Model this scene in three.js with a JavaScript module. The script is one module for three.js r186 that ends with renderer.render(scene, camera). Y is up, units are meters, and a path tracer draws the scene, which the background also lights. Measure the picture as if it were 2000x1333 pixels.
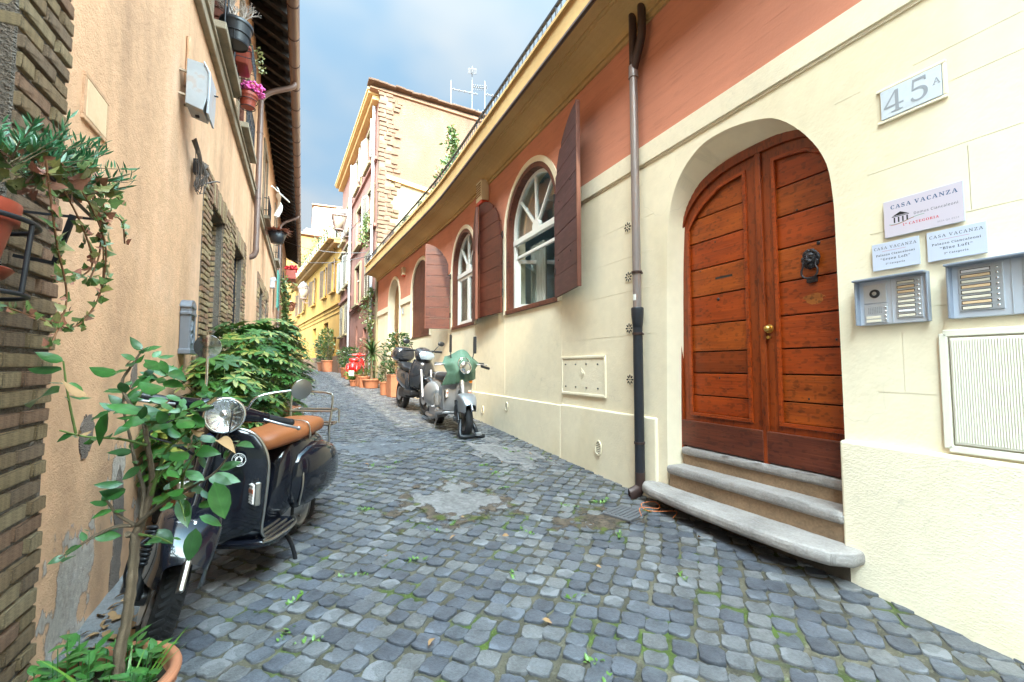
import * as THREE from 'three';
import { mergeGeometries, mergeVertices } from 'three/addons/utils/BufferGeometryUtils.js';
import { RoundedBoxGeometry } from 'three/addons/geometries/RoundedBoxGeometry.js';
import { FontLoader } from 'three/addons/loaders/FontLoader.js';
import { TextGeometry } from 'three/addons/geometries/TextGeometry.js';

// ---------------------------------------------------------------- camera, sky, sun, exposure
// The street was measured in units of 0.82 m; U turns those units into metres.
const U = 0.82;
const scene = new THREE.Scene();
const camera = new THREE.PerspectiveCamera(76.2, 1024 / 682, 0.05, 400);
camera.rotation.order = 'YXZ';
camera.position.set(0, 1.42 * U, 0);
camera.rotation.y = THREE.MathUtils.degToRad(-24.777);
camera.rotation.x = THREE.MathUtils.degToRad(3.333);
const renderer = new THREE.WebGLRenderer();
renderer.toneMapping = THREE.LinearToneMapping;
renderer.toneMappingExposure = 3.45;
renderer.shadowMap.enabled = true;

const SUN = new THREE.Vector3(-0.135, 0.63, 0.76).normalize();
{
  const W = 1024, H = 512, data = new Float32Array(W * H * 4);
  const h3 = (x, y, z) => { let n = Math.imul(x, 374761393) ^ Math.imul(y, 668265263) ^ Math.imul(z, 2147483647 ^ 1274126177); n = Math.imul(n ^ (n >>> 13), 1274126177); return ((n ^ (n >>> 16)) >>> 0) / 4294967296; };
  const sm = (t) => t * t * (3 - 2 * t), lerp = (a, b, t) => a + (b - a) * t;
  const n3 = (x, y, z) => {
    const i = Math.floor(x), j = Math.floor(y), k = Math.floor(z), a = sm(x - i), b = sm(y - j), c = sm(z - k);
    return lerp(lerp(lerp(h3(i, j, k), h3(i + 1, j, k), a), lerp(h3(i, j + 1, k), h3(i + 1, j + 1, k), a), b), lerp(lerp(h3(i, j, k + 1), h3(i + 1, j, k + 1), a), lerp(h3(i, j + 1, k + 1), h3(i + 1, j + 1, k + 1), a), b), c);
  };
  for (let r = 0; r < H; r++) for (let c = 0; c < W; c++) {
    const up = ((r + 0.5) / H - 0.5) * Math.PI, az = ((c + 0.5) / W - 0.5) * 2 * Math.PI;
    const x = Math.cos(az) * Math.cos(up), y = Math.sin(up), z = Math.sin(az) * Math.cos(up);
    const cs = x * SUN.x + y * SUN.y + z * SUN.z;
    let s = 0, a = 0.5, q = 1; const py = Math.max(y, 0) + 0.25, cx = (x / py) * 1.5 + 7.3, cz = (z / py) * 1.5 + 2.2;
    for (let i = 0; i < 5; i++) { s += a * n3(cx * q, 3.7 * q, cz * q); a *= 0.52; q *= 2.07; }
    const t = Math.min(1, Math.max(0, (s - 0.45) / 0.26)), cloud = sm(t) * 0.7;
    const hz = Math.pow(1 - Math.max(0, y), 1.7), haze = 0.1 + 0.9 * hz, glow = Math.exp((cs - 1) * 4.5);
    const blue = [0.15, 0.31, 0.5], pale = [0.38, 0.51, 0.62], white = [0.47, 0.51, 0.54];
    const o = (r * W + c) * 4;
    for (let k = 0; k < 3; k++) {
      let v = lerp(lerp(blue[k], pale[k], Math.min(1, haze)), white[k], cloud);
      v *= 0.4 * (1 + [98, 88, 72][k] * glow);  // glow strengthened around and above the sun to light the shaded near street
      if (y < 0) v = lerp(v, [0.2, 0.18, 0.15][k], Math.min(1, -y * 6));
      data[o + k] = v;
    }
    data[o + 3] = 1;
  }
  const t = new THREE.DataTexture(data, W, H, THREE.RGBAFormat, THREE.FloatType);
  t.mapping = THREE.EquirectangularReflectionMapping; t.magFilter = THREE.LinearFilter; t.needsUpdate = true;
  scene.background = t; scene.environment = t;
}
const sun = new THREE.DirectionalLight(new THREE.Color(1, 0.83, 0.57), 2.0);
sun.position.copy(SUN).multiplyScalar(60); sun.target.position.set(0, 0, -8);
sun.position.add(sun.target.position);
sun.castShadow = true; sun.shadow.radius = 2; sun.shadow.mapSize.set(4096, 4096);
Object.assign(sun.shadow.camera, { left: -45, right: 45, top: 45, bottom: -45, near: 1, far: 140 });
scene.add(sun, sun.target);

// ---------------------------------------------------------------- helpers
const D2R = Math.PI / 180, V = (x, y, z) => new THREE.Vector3(x, y, z);
function rng(seed) { let s = seed >>> 0; return () => { s = (s + 0x6d2b79f5) | 0; let t = Math.imul(s ^ (s >>> 15), 1 | s); t = (t + Math.imul(t ^ (t >>> 7), 61 | t)) ^ t; return ((t ^ (t >>> 14)) >>> 0) / 4294967296; }; }
const used = new Map();
function numbered(n) { const k = used.get(n) || 0; used.set(n, k + 1); return k ? n + '_' + String(k).padStart(3, '0') : n; }
function tag(o, label, category, group, kind) {
  if (label) o.userData.label = label;
  if (category) o.userData.category = category;
  if (group) o.userData.group = group;
  if (kind) o.userData.kind = kind;
  return o;
}
// a top-level Group at (x, y, z) in survey units; its parts are drawn in survey units, or in metres when real is set
function thing(name, label, category, [x, y, z], ry = 0, { group, kind, real } = {}) {
  const o = new THREE.Group(); o.name = numbered(name);
  o.position.set(x * U, y * U, z * U); o.rotation.y = ry; if (!real) o.scale.setScalar(U);
  scene.add(o); return tag(o, label, category, group, kind);
}
function grp(name, parent, p = [0, 0, 0], r = [0, 0, 0]) { const o = new THREE.Group(); o.name = name; o.position.set(...p); o.rotation.set(...r); parent.add(o); return o; }
const EACH = new Set('nail transom latch bolt_head hinge floor_rib floor_edge wall_bracket louvre vent_louvre window_bar wheel doorway coping_tile gutter_bracket downpipe mirror_bolt emblem lever_grip fanlight_bar upper_light slat'.split(' ')); // pieces that each stay a mesh of their own
function part(name, geo, mat, parent, p, r) {
  if (Array.isArray(geo)) { if (EACH.has(name)) return geo.map((g) => part(name, g, mat, parent, p, r)).pop(); geo = M(geo); }
  const m = new THREE.Mesh(geo, mat); m.name = name; m.castShadow = m.receiveShadow = true;
  if (p) m.position.set(...p); if (r) m.rotation.set(...r);
  parent.add(m); return m;
}
function M(list) {
  return mergeGeometries(list.map((g) => {
    g = g.index ? g.toNonIndexed() : g.clone();
    for (const k of Object.keys(g.attributes)) if (!['position', 'normal', 'uv'].includes(k)) g.deleteAttribute(k);
    if (!g.attributes.normal) g.computeVertexNormals();
    if (!g.attributes.uv) g.setAttribute('uv', new THREE.Float32BufferAttribute(new Float32Array(g.attributes.position.count * 2), 2));
    g.morphAttributes = {}; return g;
  }));
}
// uv in units of length, laid on from the side each face looks to
function uvm(g, ox = 0, oy = 0) {
  g = g.index ? g.toNonIndexed() : g;
  const p = g.attributes.position, n = g.attributes.normal, uv = new Float32Array(p.count * 2);
  for (let i = 0; i < p.count; i++) {
    const a = Math.abs(n.getX(i)), b = Math.abs(n.getY(i)), c = Math.abs(n.getZ(i)), x = p.getX(i), y = p.getY(i), z = p.getZ(i);
    const q = b > a && b > c ? [x, z] : a > c ? [z, y] : [x, y];
    uv[i * 2] = q[0] + ox; uv[i * 2 + 1] = q[1] + oy;
  }
  g.setAttribute('uv', new THREE.BufferAttribute(uv, 2)); return g;
}
const mv = (g, x = 0, y = 0, z = 0, rx = 0, ry = 0, rz = 0) => { if (rx) g.rotateX(rx); if (ry) g.rotateY(ry); if (rz) g.rotateZ(rz); g.translate(x, y, z); return g; };
const box = (w, h, d, x, y, z, rx, ry, rz) => mv(new THREE.BoxGeometry(w, h, d), x, y, z, rx, ry, rz);
const rbox = (w, h, d, r, x, y, z, rx, ry, rz, s = 2) => mv(new RoundedBoxGeometry(w, h, d, s, r), x, y, z, rx, ry, rz);
const sph = (r, x, y, z, sx = 1, sy = 1, sz = 1, a = 20, b = 14) => mv(new THREE.SphereGeometry(r, a, b).scale(sx, sy, sz), x, y, z);
const cyl = (r0, r1, h, x, y, z, rx, ry, rz, n = 20) => mv(new THREE.CylinderGeometry(r0, r1, h, n), x, y, z, rx, ry, rz);
function rod(a, b, r0, r1 = r0, n = 8) {
  a = V(...a); b = V(...b); const d = b.clone().sub(a), g = new THREE.CylinderGeometry(r1, r0, d.length(), n);
  g.applyQuaternion(new THREE.Quaternion().setFromUnitVectors(V(0, 1, 0), d.clone().normalize())); g.translate((a.x + b.x) / 2, (a.y + b.y) / 2, (a.z + b.z) / 2); return g;
}
function bar(a, b, w, h) { // square section; h is along y
  a = V(...a); b = V(...b); const d = b.clone().sub(a), g = new THREE.BoxGeometry(w, h, d.length());
  const m = new THREE.Matrix4().lookAt(b, a, V(0, 1, 0)); g.applyMatrix4(m); g.translate((a.x + b.x) / 2, (a.y + b.y) / 2, (a.z + b.z) / 2); return g;
}
const curve = (pts, closed = false, t = 0.5) => new THREE.CatmullRomCurve3(pts.map((p) => V(...p)), closed, 'catmullrom', t);
const tube = (pts, r, seg = 24, n = 8, closed = false) => new THREE.TubeGeometry(curve(pts, closed), seg, r, n, closed);
const lathe = (pts, n = 32) => new THREE.LatheGeometry(pts.map((p) => new THREE.Vector2(...p)), n);
const shp = (pts) => new THREE.Shape(pts.map((p) => new THREE.Vector2(...p)));
const ext = (s, depth, z0 = 0, bevel = 0) => mv(new THREE.ExtrudeGeometry(s, bevel ? { depth: depth - 2 * bevel, bevelEnabled: true, bevelSize: bevel, bevelThickness: bevel, bevelOffset: -bevel, bevelSegments: 2, curveSegments: 20 } : { depth, bevelEnabled: false, curveSegments: 20 }), 0, 0, z0 + bevel);
const rect = (x0, y0, x1, y1) => [[x0, y0], [x1, y0], [x1, y1], [x0, y1]];
const hole = (s, pts) => { s.holes.push(new THREE.Path(pts.map((p) => new THREE.Vector2(...p)))); return s; };
const arc = (cx, cy, rx, ry, a0, a1, n = 20) => Array.from({ length: n + 1 }, (_, i) => { const a = a0 + ((a1 - a0) * i) / n; return [cx + rx * Math.cos(a), cy + ry * Math.sin(a)]; });
// an arched opening: jambs x0..x1 from y0 to the spring ys, then an arch of rise h
const arched = (x0, x1, y0, ys, h, n = 24, e = 2) => { const c = (x0 + x1) / 2, r = (x1 - x0) / 2, a = []; for (let i = 0; i <= n; i++) { const t = (Math.PI * i) / n, co = Math.cos(t), si = Math.sin(t); a.push([c + r * Math.sign(co) * Math.pow(Math.abs(co), 2 / e), ys + h * Math.pow(si, 2 / e)]); } return [[x0, y0], [x1, y0], ...a]; };
// a skin through rings of points (each ring an array of [x, y, z]), ends closed when asked
function skin(rings, { closed = true, caps = true, uv = null } = {}) {
  const n = rings[0].length, pos = [], idx = [], uvs = [];
  rings.forEach((r, i) => r.forEach((p, j) => { pos.push(...p); uvs.push(j / (n - 1), i / (rings.length - 1)); }));
  const m = closed ? n : n - 1;
  for (let i = 0; i < rings.length - 1; i++) for (let j = 0; j < m; j++) { const a = i * n + j, b = i * n + ((j + 1) % n), c = a + n, d = b + n; idx.push(a, c, b, b, c, d); }
  if (caps && closed) for (const i of [0, rings.length - 1]) {
    const c = [0, 1, 2].map((k) => rings[i].reduce((s, p) => s + p[k], 0) / n), at = pos.length / 3; pos.push(...c); uvs.push(0.5, 0.5);
    for (let j = 0; j < n; j++) { const a = i * n + j, b = i * n + ((j + 1) % n); i ? idx.push(a, at, b) : idx.push(b, at, a); }
  }
  const g = new THREE.BufferGeometry(); g.setAttribute('position', new THREE.Float32BufferAttribute(pos, 3)); g.setAttribute('uv', new THREE.Float32BufferAttribute(uvs, 2)); g.setIndex(idx); g.computeVertexNormals(); return g;
}
// ring across x: superellipse of half-sizes w (z) and h (y) about (x, y, z)
const ring = (x, y, z, w, h, e = 2, n = 28) => Array.from({ length: n }, (_, i) => { const t = (2 * Math.PI * i) / n, c = Math.cos(t), s = Math.sin(t); return [x, y + h * Math.sign(s) * Math.pow(Math.abs(s), 2 / e), z + w * Math.sign(c) * Math.pow(Math.abs(c), 2 / e)]; });
const lerp = (a, b, t) => a + (b - a) * t, clamp = THREE.MathUtils.clamp;
function table(pts, x) { for (let i = 0; i < pts.length - 1; i++) if (x <= pts[i + 1][0]) return lerp(pts[i][1], pts[i + 1][1], clamp((x - pts[i][0]) / (pts[i + 1][0] - pts[i][0]), 0, 1)); return pts[pts.length - 1][1]; }

// ---------------------------------------------------------------- textures and materials
const noiseT = (() => { const r = rng(7), a = new Float32Array(65536); for (let i = 0; i < 65536; i++) a[i] = r(); return a; })();
function pn(x, y, p, seed = 0) { // value noise that repeats after p cells
  const i = Math.floor(x), j = Math.floor(y), s = x - i, t = y - j, a = s * s * (3 - 2 * s), b = t * t * (3 - 2 * t);
  const w = (k) => ((k % p) + p) % p, at = (m, n) => noiseT[(w(m) * 131 + w(n) * 7919 + seed * 1013) & 65535];
  return lerp(lerp(at(i, j), at(i + 1, j), a), lerp(at(i, j + 1), at(i + 1, j + 1), a), b);
}
const fbm = (u, v, b, o, seed = 0, bv = b) => { let s = 0, a = 0.5, t = 0; for (let i = 0; i < o; i++) { const k = 1 << i; s += a * pn2(u * b * k, v * bv * k, b * k, bv * k, seed + i); t += a; a *= 0.5; } return s / t; };
function pn2(x, y, px, py, seed) {
  const i = Math.floor(x), j = Math.floor(y), s = x - i, t = y - j, a = s * s * (3 - 2 * s), b = t * t * (3 - 2 * t);
  const at = (m, n) => noiseT[((((m % px) + px) % px) * 131 + (((n % py) + py) % py) * 7919 + seed * 1013) & 65535];
  return lerp(lerp(at(i, j), at(i + 1, j), a), lerp(at(i, j + 1), at(i + 1, j + 1), a), b);
}
const enc = (v) => { v = clamp(v, 0, 1); return Math.round(255 * (v <= 0.0031308 ? v * 12.92 : 1.055 * Math.pow(v, 1 / 2.4) - 0.055)); };
function tex(n, fn, lin = false) {
  const d = new Uint8Array(n * n * 4);
  for (let j = 0; j < n; j++) for (let i = 0; i < n; i++) { const c = fn(i / n, j / n), o = (j * n + i) * 4, q = Array.isArray(c) ? c : [c, c, c]; for (let k = 0; k < 3; k++) d[o + k] = lin ? clamp(q[k], 0, 1) * 255 : enc(q[k]); d[o + 3] = 255; }
  const t = new THREE.DataTexture(d, n, n); t.wrapS = t.wrapT = THREE.RepeatWrapping; t.magFilter = THREE.LinearFilter; t.minFilter = THREE.LinearMipmapLinearFilter; if (!lin) t.colorSpace = THREE.SRGBColorSpace; t.needsUpdate = true; return t;
}
const sstep = (a, b, x) => { const t = clamp((x - a) / (b - a), 0, 1); return t * t * (3 - 2 * t); };
const T = {
  plaster: tex(1024, (u, v) => { const a = fbm(u, v, 4, 5, 1), b = fbm(u, v, 40, 3, 9), c = Math.abs(fbm(u, v, 4, 5, 5) - 0.5), m = sstep(0.5, 0.62, fbm(u, v, 3, 3, 8)), st = sstep(0.56, 0.74, fbm(u, v, 5, 4, 14, 2)), k = 0.88 + 0.16 * (a - 0.5) + 0.09 * (b - 0.5) - 0.1 * m * (1 - sstep(0, 0.004, c)); return [k - 0.03 * st, k - 0.045 * st, k - 0.08 * st]; }),
  old: tex(512, (u, v) => { const a = fbm(u, v, 3, 5, 3), s = fbm(u, v, 14, 4, 6, 3), b = fbm(u, v, 60, 2, 4), k = 0.8 + 0.34 * (a - 0.5) + 0.34 * (s - 0.5) + 0.16 * (b - 0.5), w = sstep(0.56, 0.75, a); return [k, k * (0.97 + 0.05 * w), k * (0.92 + 0.14 * w)]; }),
  brush: tex(512, (u, v) => { const a = fbm(u, v, 4, 4, 11), s = fbm(u, v, 5, 4, 12, 60), d = sstep(0.66, 0.72, fbm(u, v, 10, 3, 19, 90)), k = 0.84 + 0.28 * (a - 0.5) + 0.12 * (s - 0.5) - 0.07 * d; return [k, k * 0.98, k * 0.96]; }),
  wood: tex(512, (u, v) => { const a = fbm(u, v, 3, 5, 21, 40), b = fbm(u, v, 6, 4, 22), c = sstep(0.62, 0.7, fbm(u, v, 30, 2, 24)), k = 0.78 + 0.5 * (a - 0.5) + 0.5 * (b - 0.5) - 0.25 * c; return [k, k * (0.92 + 0.16 * b), k * 0.9]; }),
  worn: tex(512, (u, v) => { const a = fbm(u, v, 3, 5, 31, 44), b = fbm(u, v, 5, 5, 32), w = sstep(0.57, 0.72, fbm(u, v, 8, 5, 33, 30)), k = 0.62 + 0.5 * (a - 0.5) + 0.4 * (b - 0.5); return [lerp(k, 0.95, w * 0.6), lerp(k, 1.0, w * 0.8), lerp(k, 1.0, w)]; }),
  stone: tex(512, (u, v) => { const a = fbm(u, v, 5, 5, 41), b = fbm(u, v, 70, 2, 42), k = 0.78 + 0.5 * (a - 0.5) + 0.3 * (b - 0.5); return [k, k * 0.99, k * 0.97]; }),
  basalt: tex(512, (u, v) => { const a = fbm(u, v, 6, 5, 51), b = fbm(u, v, 90, 2, 52), w = sstep(0.64, 0.68, fbm(u, v, 4, 5, 55)), e = sstep(0.6, 0.72, fbm(u, v, 12, 4, 57)), k = 0.62 + 0.7 * (a - 0.5) + 0.35 * (b - 0.5) + 0.12 * e; return [k + w * 0.6, k + w * 0.6, k + w * 0.54]; }),
  bed: tex(1024, (u, v) => { const a = fbm(u, v, 20, 4, 61), m = sstep(0.54, 0.72, fbm(u, v, 6, 4, 62)), p = sstep(0.68, 0.8, fbm(u, v, 120, 2, 63)), k = 0.5 + 0.7 * (a - 0.5); return [lerp(k, k * 0.72, m) + 0.3 * p, lerp(k * 0.93, k * 1.15, m) + 0.3 * p, lerp(k * 0.8, k * 0.22, m) + 0.28 * p]; }),
  brick: tex(256, (u, v) => { const a = fbm(u, v, 4, 5, 71), b = fbm(u, v, 30, 2, 72), k = 0.78 + 0.6 * (a - 0.5) + 0.25 * (b - 0.5); return [k, k * 0.97, k * 0.92]; }),
  rust: tex(256, (u, v) => { const a = fbm(u, v, 6, 5, 81), w = sstep(0.62, 0.72, a), k = 0.85 + 0.3 * (a - 0.5); return [k, k * (1 - 0.15 * w), k * (1 - 0.25 * w)]; }),
  pot: tex(256, (u, v) => { const a = fbm(u, v, 4, 5, 91), w = sstep(0.6, 0.75, fbm(u, v, 6, 4, 92)), k = 0.8 + 0.4 * (a - 0.5); return [k + 0.1 * w, k + 0.22 * w, k + 0.25 * w]; }),
  leaf: tex(128, (u, v) => { const mid = 1 - sstep(0.0, 0.05, Math.abs(u - 0.5)), ve = 1 - sstep(0.0, 0.2, Math.abs(((v * 7 + Math.abs(u - 0.5) * 5) % 1) - 0.5)), a = fbm(u, v, 6, 3, 95), k = 0.75 + 0.3 * (a - 0.5) + 0.18 * mid + 0.08 * ve; return [k, k, k * 0.9]; }),
  bump: tex(512, (u, v) => 0.5 * fbm(u, v, 24, 4, 101) + 0.5 * fbm(u, v, 90, 2, 102), true),
  stucco: tex(512, (u, v) => { const a = fbm(u, v, 40, 3, 111, 70); return sstep(0.3, 0.75, a) * 0.75 + 0.25 * fbm(u, v, 110, 2, 112); }, true),
  feather: tex(256, (u, v) => { const d = Math.hypot(u - 0.5, v - 0.5) * 2; return sstep(0.22, 0.42, (1 - d) * 0.9 + 1.5 * (fbm(u, v, 9, 6, 131) - 0.55)) * (1 - sstep(0.85, 1, d)) * (0.75 + 0.5 * (fbm(u, v, 40, 2, 137) - 0.3)); }, true),
  grain: tex(256, (u, v) => fbm(u, v, 3, 4, 121, 60), true),
};
const rep = new Map();
function tx(name, su, sv = su, rot = 0) { const k = name + su + '_' + sv + '_' + rot; if (!rep.has(k)) { const t = T[name].clone(); t.repeat.set(1 / su, 1 / sv); t.rotation = rot; t.needsUpdate = true; rep.set(k, t); } return rep.get(k); }
function mat(color, { r = 0.85, m = 0, map, s = 1, sv, rot = 0, bump, bs = 1, bv, bd = 0.004, phys, ...o } = {}) {
  const K = phys ? THREE.MeshPhysicalMaterial : THREE.MeshStandardMaterial, q = new K({ roughness: r, metalness: m, side: THREE.DoubleSide, ...o });
  Array.isArray(color) ? q.color.setRGB(...color) : q.color.set(color);
  if (map) q.map = tx(map, s, sv || s, rot);
  if (bump) { q.bumpMap = tx(bump, bs, bv || bs, rot); q.bumpScale = bd; }
  return q;
}
const C = {
  cream: mat([0.93, 0.81, 0.6], { map: 'plaster', s: 3.1, bump: 'bump', bs: 1.3, bd: 0.0016 }),
  creamRough: mat([0.93, 0.82, 0.62], { map: 'plaster', s: 1.7, bump: 'stucco', bs: 0.45, bd: 0.0011 }),
  trim: mat([0.93, 0.82, 0.62], { map: 'plaster', s: 1.4, bump: 'bump', bs: 0.8, bd: 0.002 }),
  pink: mat([0.68, 0.27, 0.17], { map: 'brush', s: 2.4, bump: 'bump', bs: 1, bd: 0.002 }),
  cornice: mat([0.56, 0.36, 0.15], { map: 'plaster', s: 2, bump: 'bump', bs: 1, bd: 0.003 }),
  ochre: mat([0.8, 0.49, 0.305], { map: 'old', s: 3.4, bump: 'bump', bs: 0.5, bd: 0.004 }),
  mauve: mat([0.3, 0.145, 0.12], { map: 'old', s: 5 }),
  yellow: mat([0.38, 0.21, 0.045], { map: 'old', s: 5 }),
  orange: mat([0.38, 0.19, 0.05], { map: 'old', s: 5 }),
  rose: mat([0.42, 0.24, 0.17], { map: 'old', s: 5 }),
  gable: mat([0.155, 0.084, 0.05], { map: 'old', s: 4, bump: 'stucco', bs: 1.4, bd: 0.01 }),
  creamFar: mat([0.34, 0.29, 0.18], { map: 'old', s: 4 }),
  white: mat([0.78, 0.77, 0.73], { r: 0.45 }),
  door: mat([0.36, 0.05, 0.006], { map: 'wood', s: 1.1, sv: 0.55, r: 0.34, bump: 'grain', bs: 1.1, bv: 0.4, bd: 0.0012 }),
  doorB: mat([0.37, 0.068, 0.008], { map: 'wood', s: 0.9, sv: 0.5, r: 0.36, bump: 'grain', bs: 1.1, bv: 0.4, bd: 0.0012 }),
  doorC: mat([0.22, 0.034, 0.006], { map: 'wood', s: 1.3, sv: 0.6, r: 0.34, bump: 'grain', bs: 1.1, bv: 0.4, bd: 0.0012 }),
  doorV: mat([0.26, 0.04, 0.006], { map: 'wood', s: 1.1, sv: 0.5, rot: Math.PI / 2, r: 0.34 }),
  doorLow: mat([0.13, 0.028, 0.014], { map: 'wood', s: 1.2, sv: 0.5, r: 0.4, bump: 'grain', bs: 1.1, bv: 0.4, bd: 0.0012 }),
  shutter: mat([0.13, 0.045, 0.042], { map: 'worn', s: 0.9, sv: 0.7, r: 0.5, bump: 'grain', bs: 0.8, bv: 0.4, bd: 0.002 }),
  shutterR: mat([0.115, 0.026, 0.015], { map: 'wood', s: 0.9, sv: 0.5, r: 0.5, bump: 'grain', bs: 0.8, bv: 0.4, bd: 0.002 }),
  oldWood: mat([0.36, 0.19, 0.075], { map: 'wood', s: 1, sv: 0.4, rot: Math.PI / 2, r: 0.6 }),
  frameWood: mat([0.17, 0.05, 0.03], { map: 'wood', s: 0.8, sv: 0.4, rot: Math.PI / 2, r: 0.5 }),
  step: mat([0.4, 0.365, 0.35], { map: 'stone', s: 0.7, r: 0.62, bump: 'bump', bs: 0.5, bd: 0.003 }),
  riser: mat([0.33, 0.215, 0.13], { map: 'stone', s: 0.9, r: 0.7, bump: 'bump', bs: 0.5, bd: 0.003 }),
  marble: mat([0.66, 0.7, 0.76], { map: 'plaster', s: 0.6, r: 0.4 }),
  steel: mat([0.5, 0.53, 0.58], { r: 0.38, m: 0.55 }),
  panel: mat([0.56, 0.6, 0.68], { r: 0.42, m: 0.35 }),
  darkMetal: mat([0.035, 0.037, 0.045], { r: 0.45, m: 0.3, map: 'rust', s: 0.5 }),
  iron: mat([0.02, 0.02, 0.024], { r: 0.5, m: 0.4 }),
  copper: mat([0.33, 0.28, 0.27], { r: 0.38, m: 0.4, map: 'rust', s: 0.4 }),
  copperLeft: mat([0.19, 0.125, 0.105], { r: 0.42, m: 0.25, map: 'rust', s: 0.4 }), sillOld: mat([0.3, 0.25, 0.18], { map: 'stone', s: 0.5 }),
  copperDark: mat([0.07, 0.04, 0.035], { r: 0.4, m: 0.25, map: 'rust', s: 0.4 }),
  castIron: mat([0.028, 0.032, 0.042], { r: 0.42, m: 0.25, map: 'rust', s: 0.3 }),
  bronze: mat([0.045, 0.04, 0.045], { r: 0.45, m: 0.5, map: 'rust', s: 0.1 }),
  brass: mat([0.6, 0.38, 0.1], { r: 0.3, m: 0.9 }),
  glass: mat([0.9, 0.95, 0.95], { r: 0.03, phys: true, transmission: 1, thickness: 0, ior: 1.9 }),
  room: mat([0.05, 0.055, 0.06]), roomSkyTint: mat([0.3, 0.42, 0.5], { r: 0.6 }), curtain: mat([0.4, 0.42, 0.38], { r: 0.9 }),  // the blue room colour stands in for sky reflected in the panes
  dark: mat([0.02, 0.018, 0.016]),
  terracotta: mat([0.5, 0.19, 0.095], { map: 'pot', s: 0.4, r: 0.8 }),
  terracottaB: mat([0.44, 0.15, 0.075], { map: 'pot', s: 0.3, r: 0.85 }),
  redPlastic: mat([0.27, 0.042, 0.02], { r: 0.5 }), blackPlastic: mat([0.014, 0.016, 0.02], { r: 0.38 }),
  soil: mat([0.05, 0.032, 0.02], { map: 'bed', s: 0.5, r: 1 }),
  tile: mat([0.32, 0.17, 0.1], { map: 'pot', s: 0.8, r: 0.9 }),
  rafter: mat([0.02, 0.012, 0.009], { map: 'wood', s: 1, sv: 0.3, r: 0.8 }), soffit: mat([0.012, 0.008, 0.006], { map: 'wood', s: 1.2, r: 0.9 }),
  mortar: mat([0.2, 0.165, 0.135], { map: 'stone', s: 0.6, bump: 'stucco', bs: 0.4, bd: 0.008 }),
  bed: mat([0.17, 0.16, 0.125], { map: 'bed', s: 1.6, r: 0.95, bump: 'bump', bs: 0.4, bd: 0.006 }),
  concrete: mat([0.25, 0.25, 0.26], { map: 'stone', s: 1.1, r: 0.8, bump: 'bump', bs: 0.4, bd: 0.004 }),
  chrome: mat([0.8, 0.8, 0.8], { r: 0.12, m: 1 }), chromeDull: mat([0.5, 0.48, 0.45], { r: 0.28, m: 1 }),
  tyre: mat([0.016, 0.016, 0.018], { r: 0.75, bump: 'bump', bs: 0.1, bd: 0.002 }),
  alu: mat([0.38, 0.38, 0.4], { r: 0.4, m: 0.7 }),
  black: mat([0.006, 0.007, 0.012], { r: 0.16, phys: true, clearcoat: 0.7, clearcoatRoughness: 0.04, specularIntensity: 0.5 }),
  leather: mat([0.31, 0.095, 0.028], { r: 0.48, bump: 'bump', bs: 0.12, bd: 0.0006 }),
  twig: mat([0.2, 0.15, 0.1], { map: 'wood', s: 0.3, r: 0.9 }), bark: mat([0.23, 0.165, 0.105], { map: 'stone', s: 0.2, r: 0.9, bump: 'bump', bs: 0.12, bd: 0.004 }), greenStem: mat([0.1, 0.15, 0.03], { r: 0.7 }),
};
const brickM = [[0.5, 0.36, 0.2], [0.44, 0.3, 0.17], [0.38, 0.26, 0.17], [0.46, 0.27, 0.17], [0.56, 0.42, 0.25]].map((c) => mat(c, { map: 'brick', s: 0.3, bump: 'bump', bs: 0.2, bd: 0.005 }));
const leafM = (c, o = {}) => mat(c, { r: 0.5, phys: true, transmission: 0.22, thickness: 0, clearcoat: 0.5, clearcoatRoughness: 0.3, map: 'leaf', ...o });
const L = { lemon: leafM([0.035, 0.16, 0.02]), lemonB: leafM([0.05, 0.21, 0.03]), lemonC: leafM([0.022, 0.12, 0.018]), dry: mat([0.33, 0.19, 0.085], { r: 0.8 }), lime: leafM([0.16, 0.34, 0.04]),
  scheff: leafM([0.06, 0.19, 0.02], { clearcoat: 0.2 }), scheffY: leafM([0.34, 0.36, 0.07]), scheffD: leafM([0.035, 0.125, 0.02], { clearcoat: 0.2 }), bush: leafM([0.055, 0.14, 0.025]), bushD: leafM([0.025, 0.075, 0.015]), bushY: leafM([0.16, 0.2, 0.05]), ivy: leafM([0.12, 0.22, 0.05]), ivyY: leafM([0.28, 0.27, 0.08]), ivyR: leafM([0.5, 0.2, 0.14]), rosemary: leafM([0.04, 0.2, 0.075]), flower: mat([0.75, 0.12, 0.4], { r: 0.7 }), red: mat([0.6, 0.03, 0.04], { r: 0.7 }), far: leafM([0.07, 0.1, 0.03]) };

// ground height in survey units
const PROFILE = [[-60, 1.02], [-42, 1.16], [-35, 1.14], [-25, 0.9], [-18, 0.68], [-14, 0.53], [-8.1, 0.383], [-6.5, 0.314], [-3.5, 0.171], [-1.6, 0.137], [-0.9, 0.08], [6, 0.0]];
const gy = (x, z) => table(PROFILE, z) - (3 - x) * 0.04 * clamp((z + 12) / 8, 0, 1);
const RIGHT = -Math.PI / 2; // local x = world z, local z = out into the street
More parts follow.
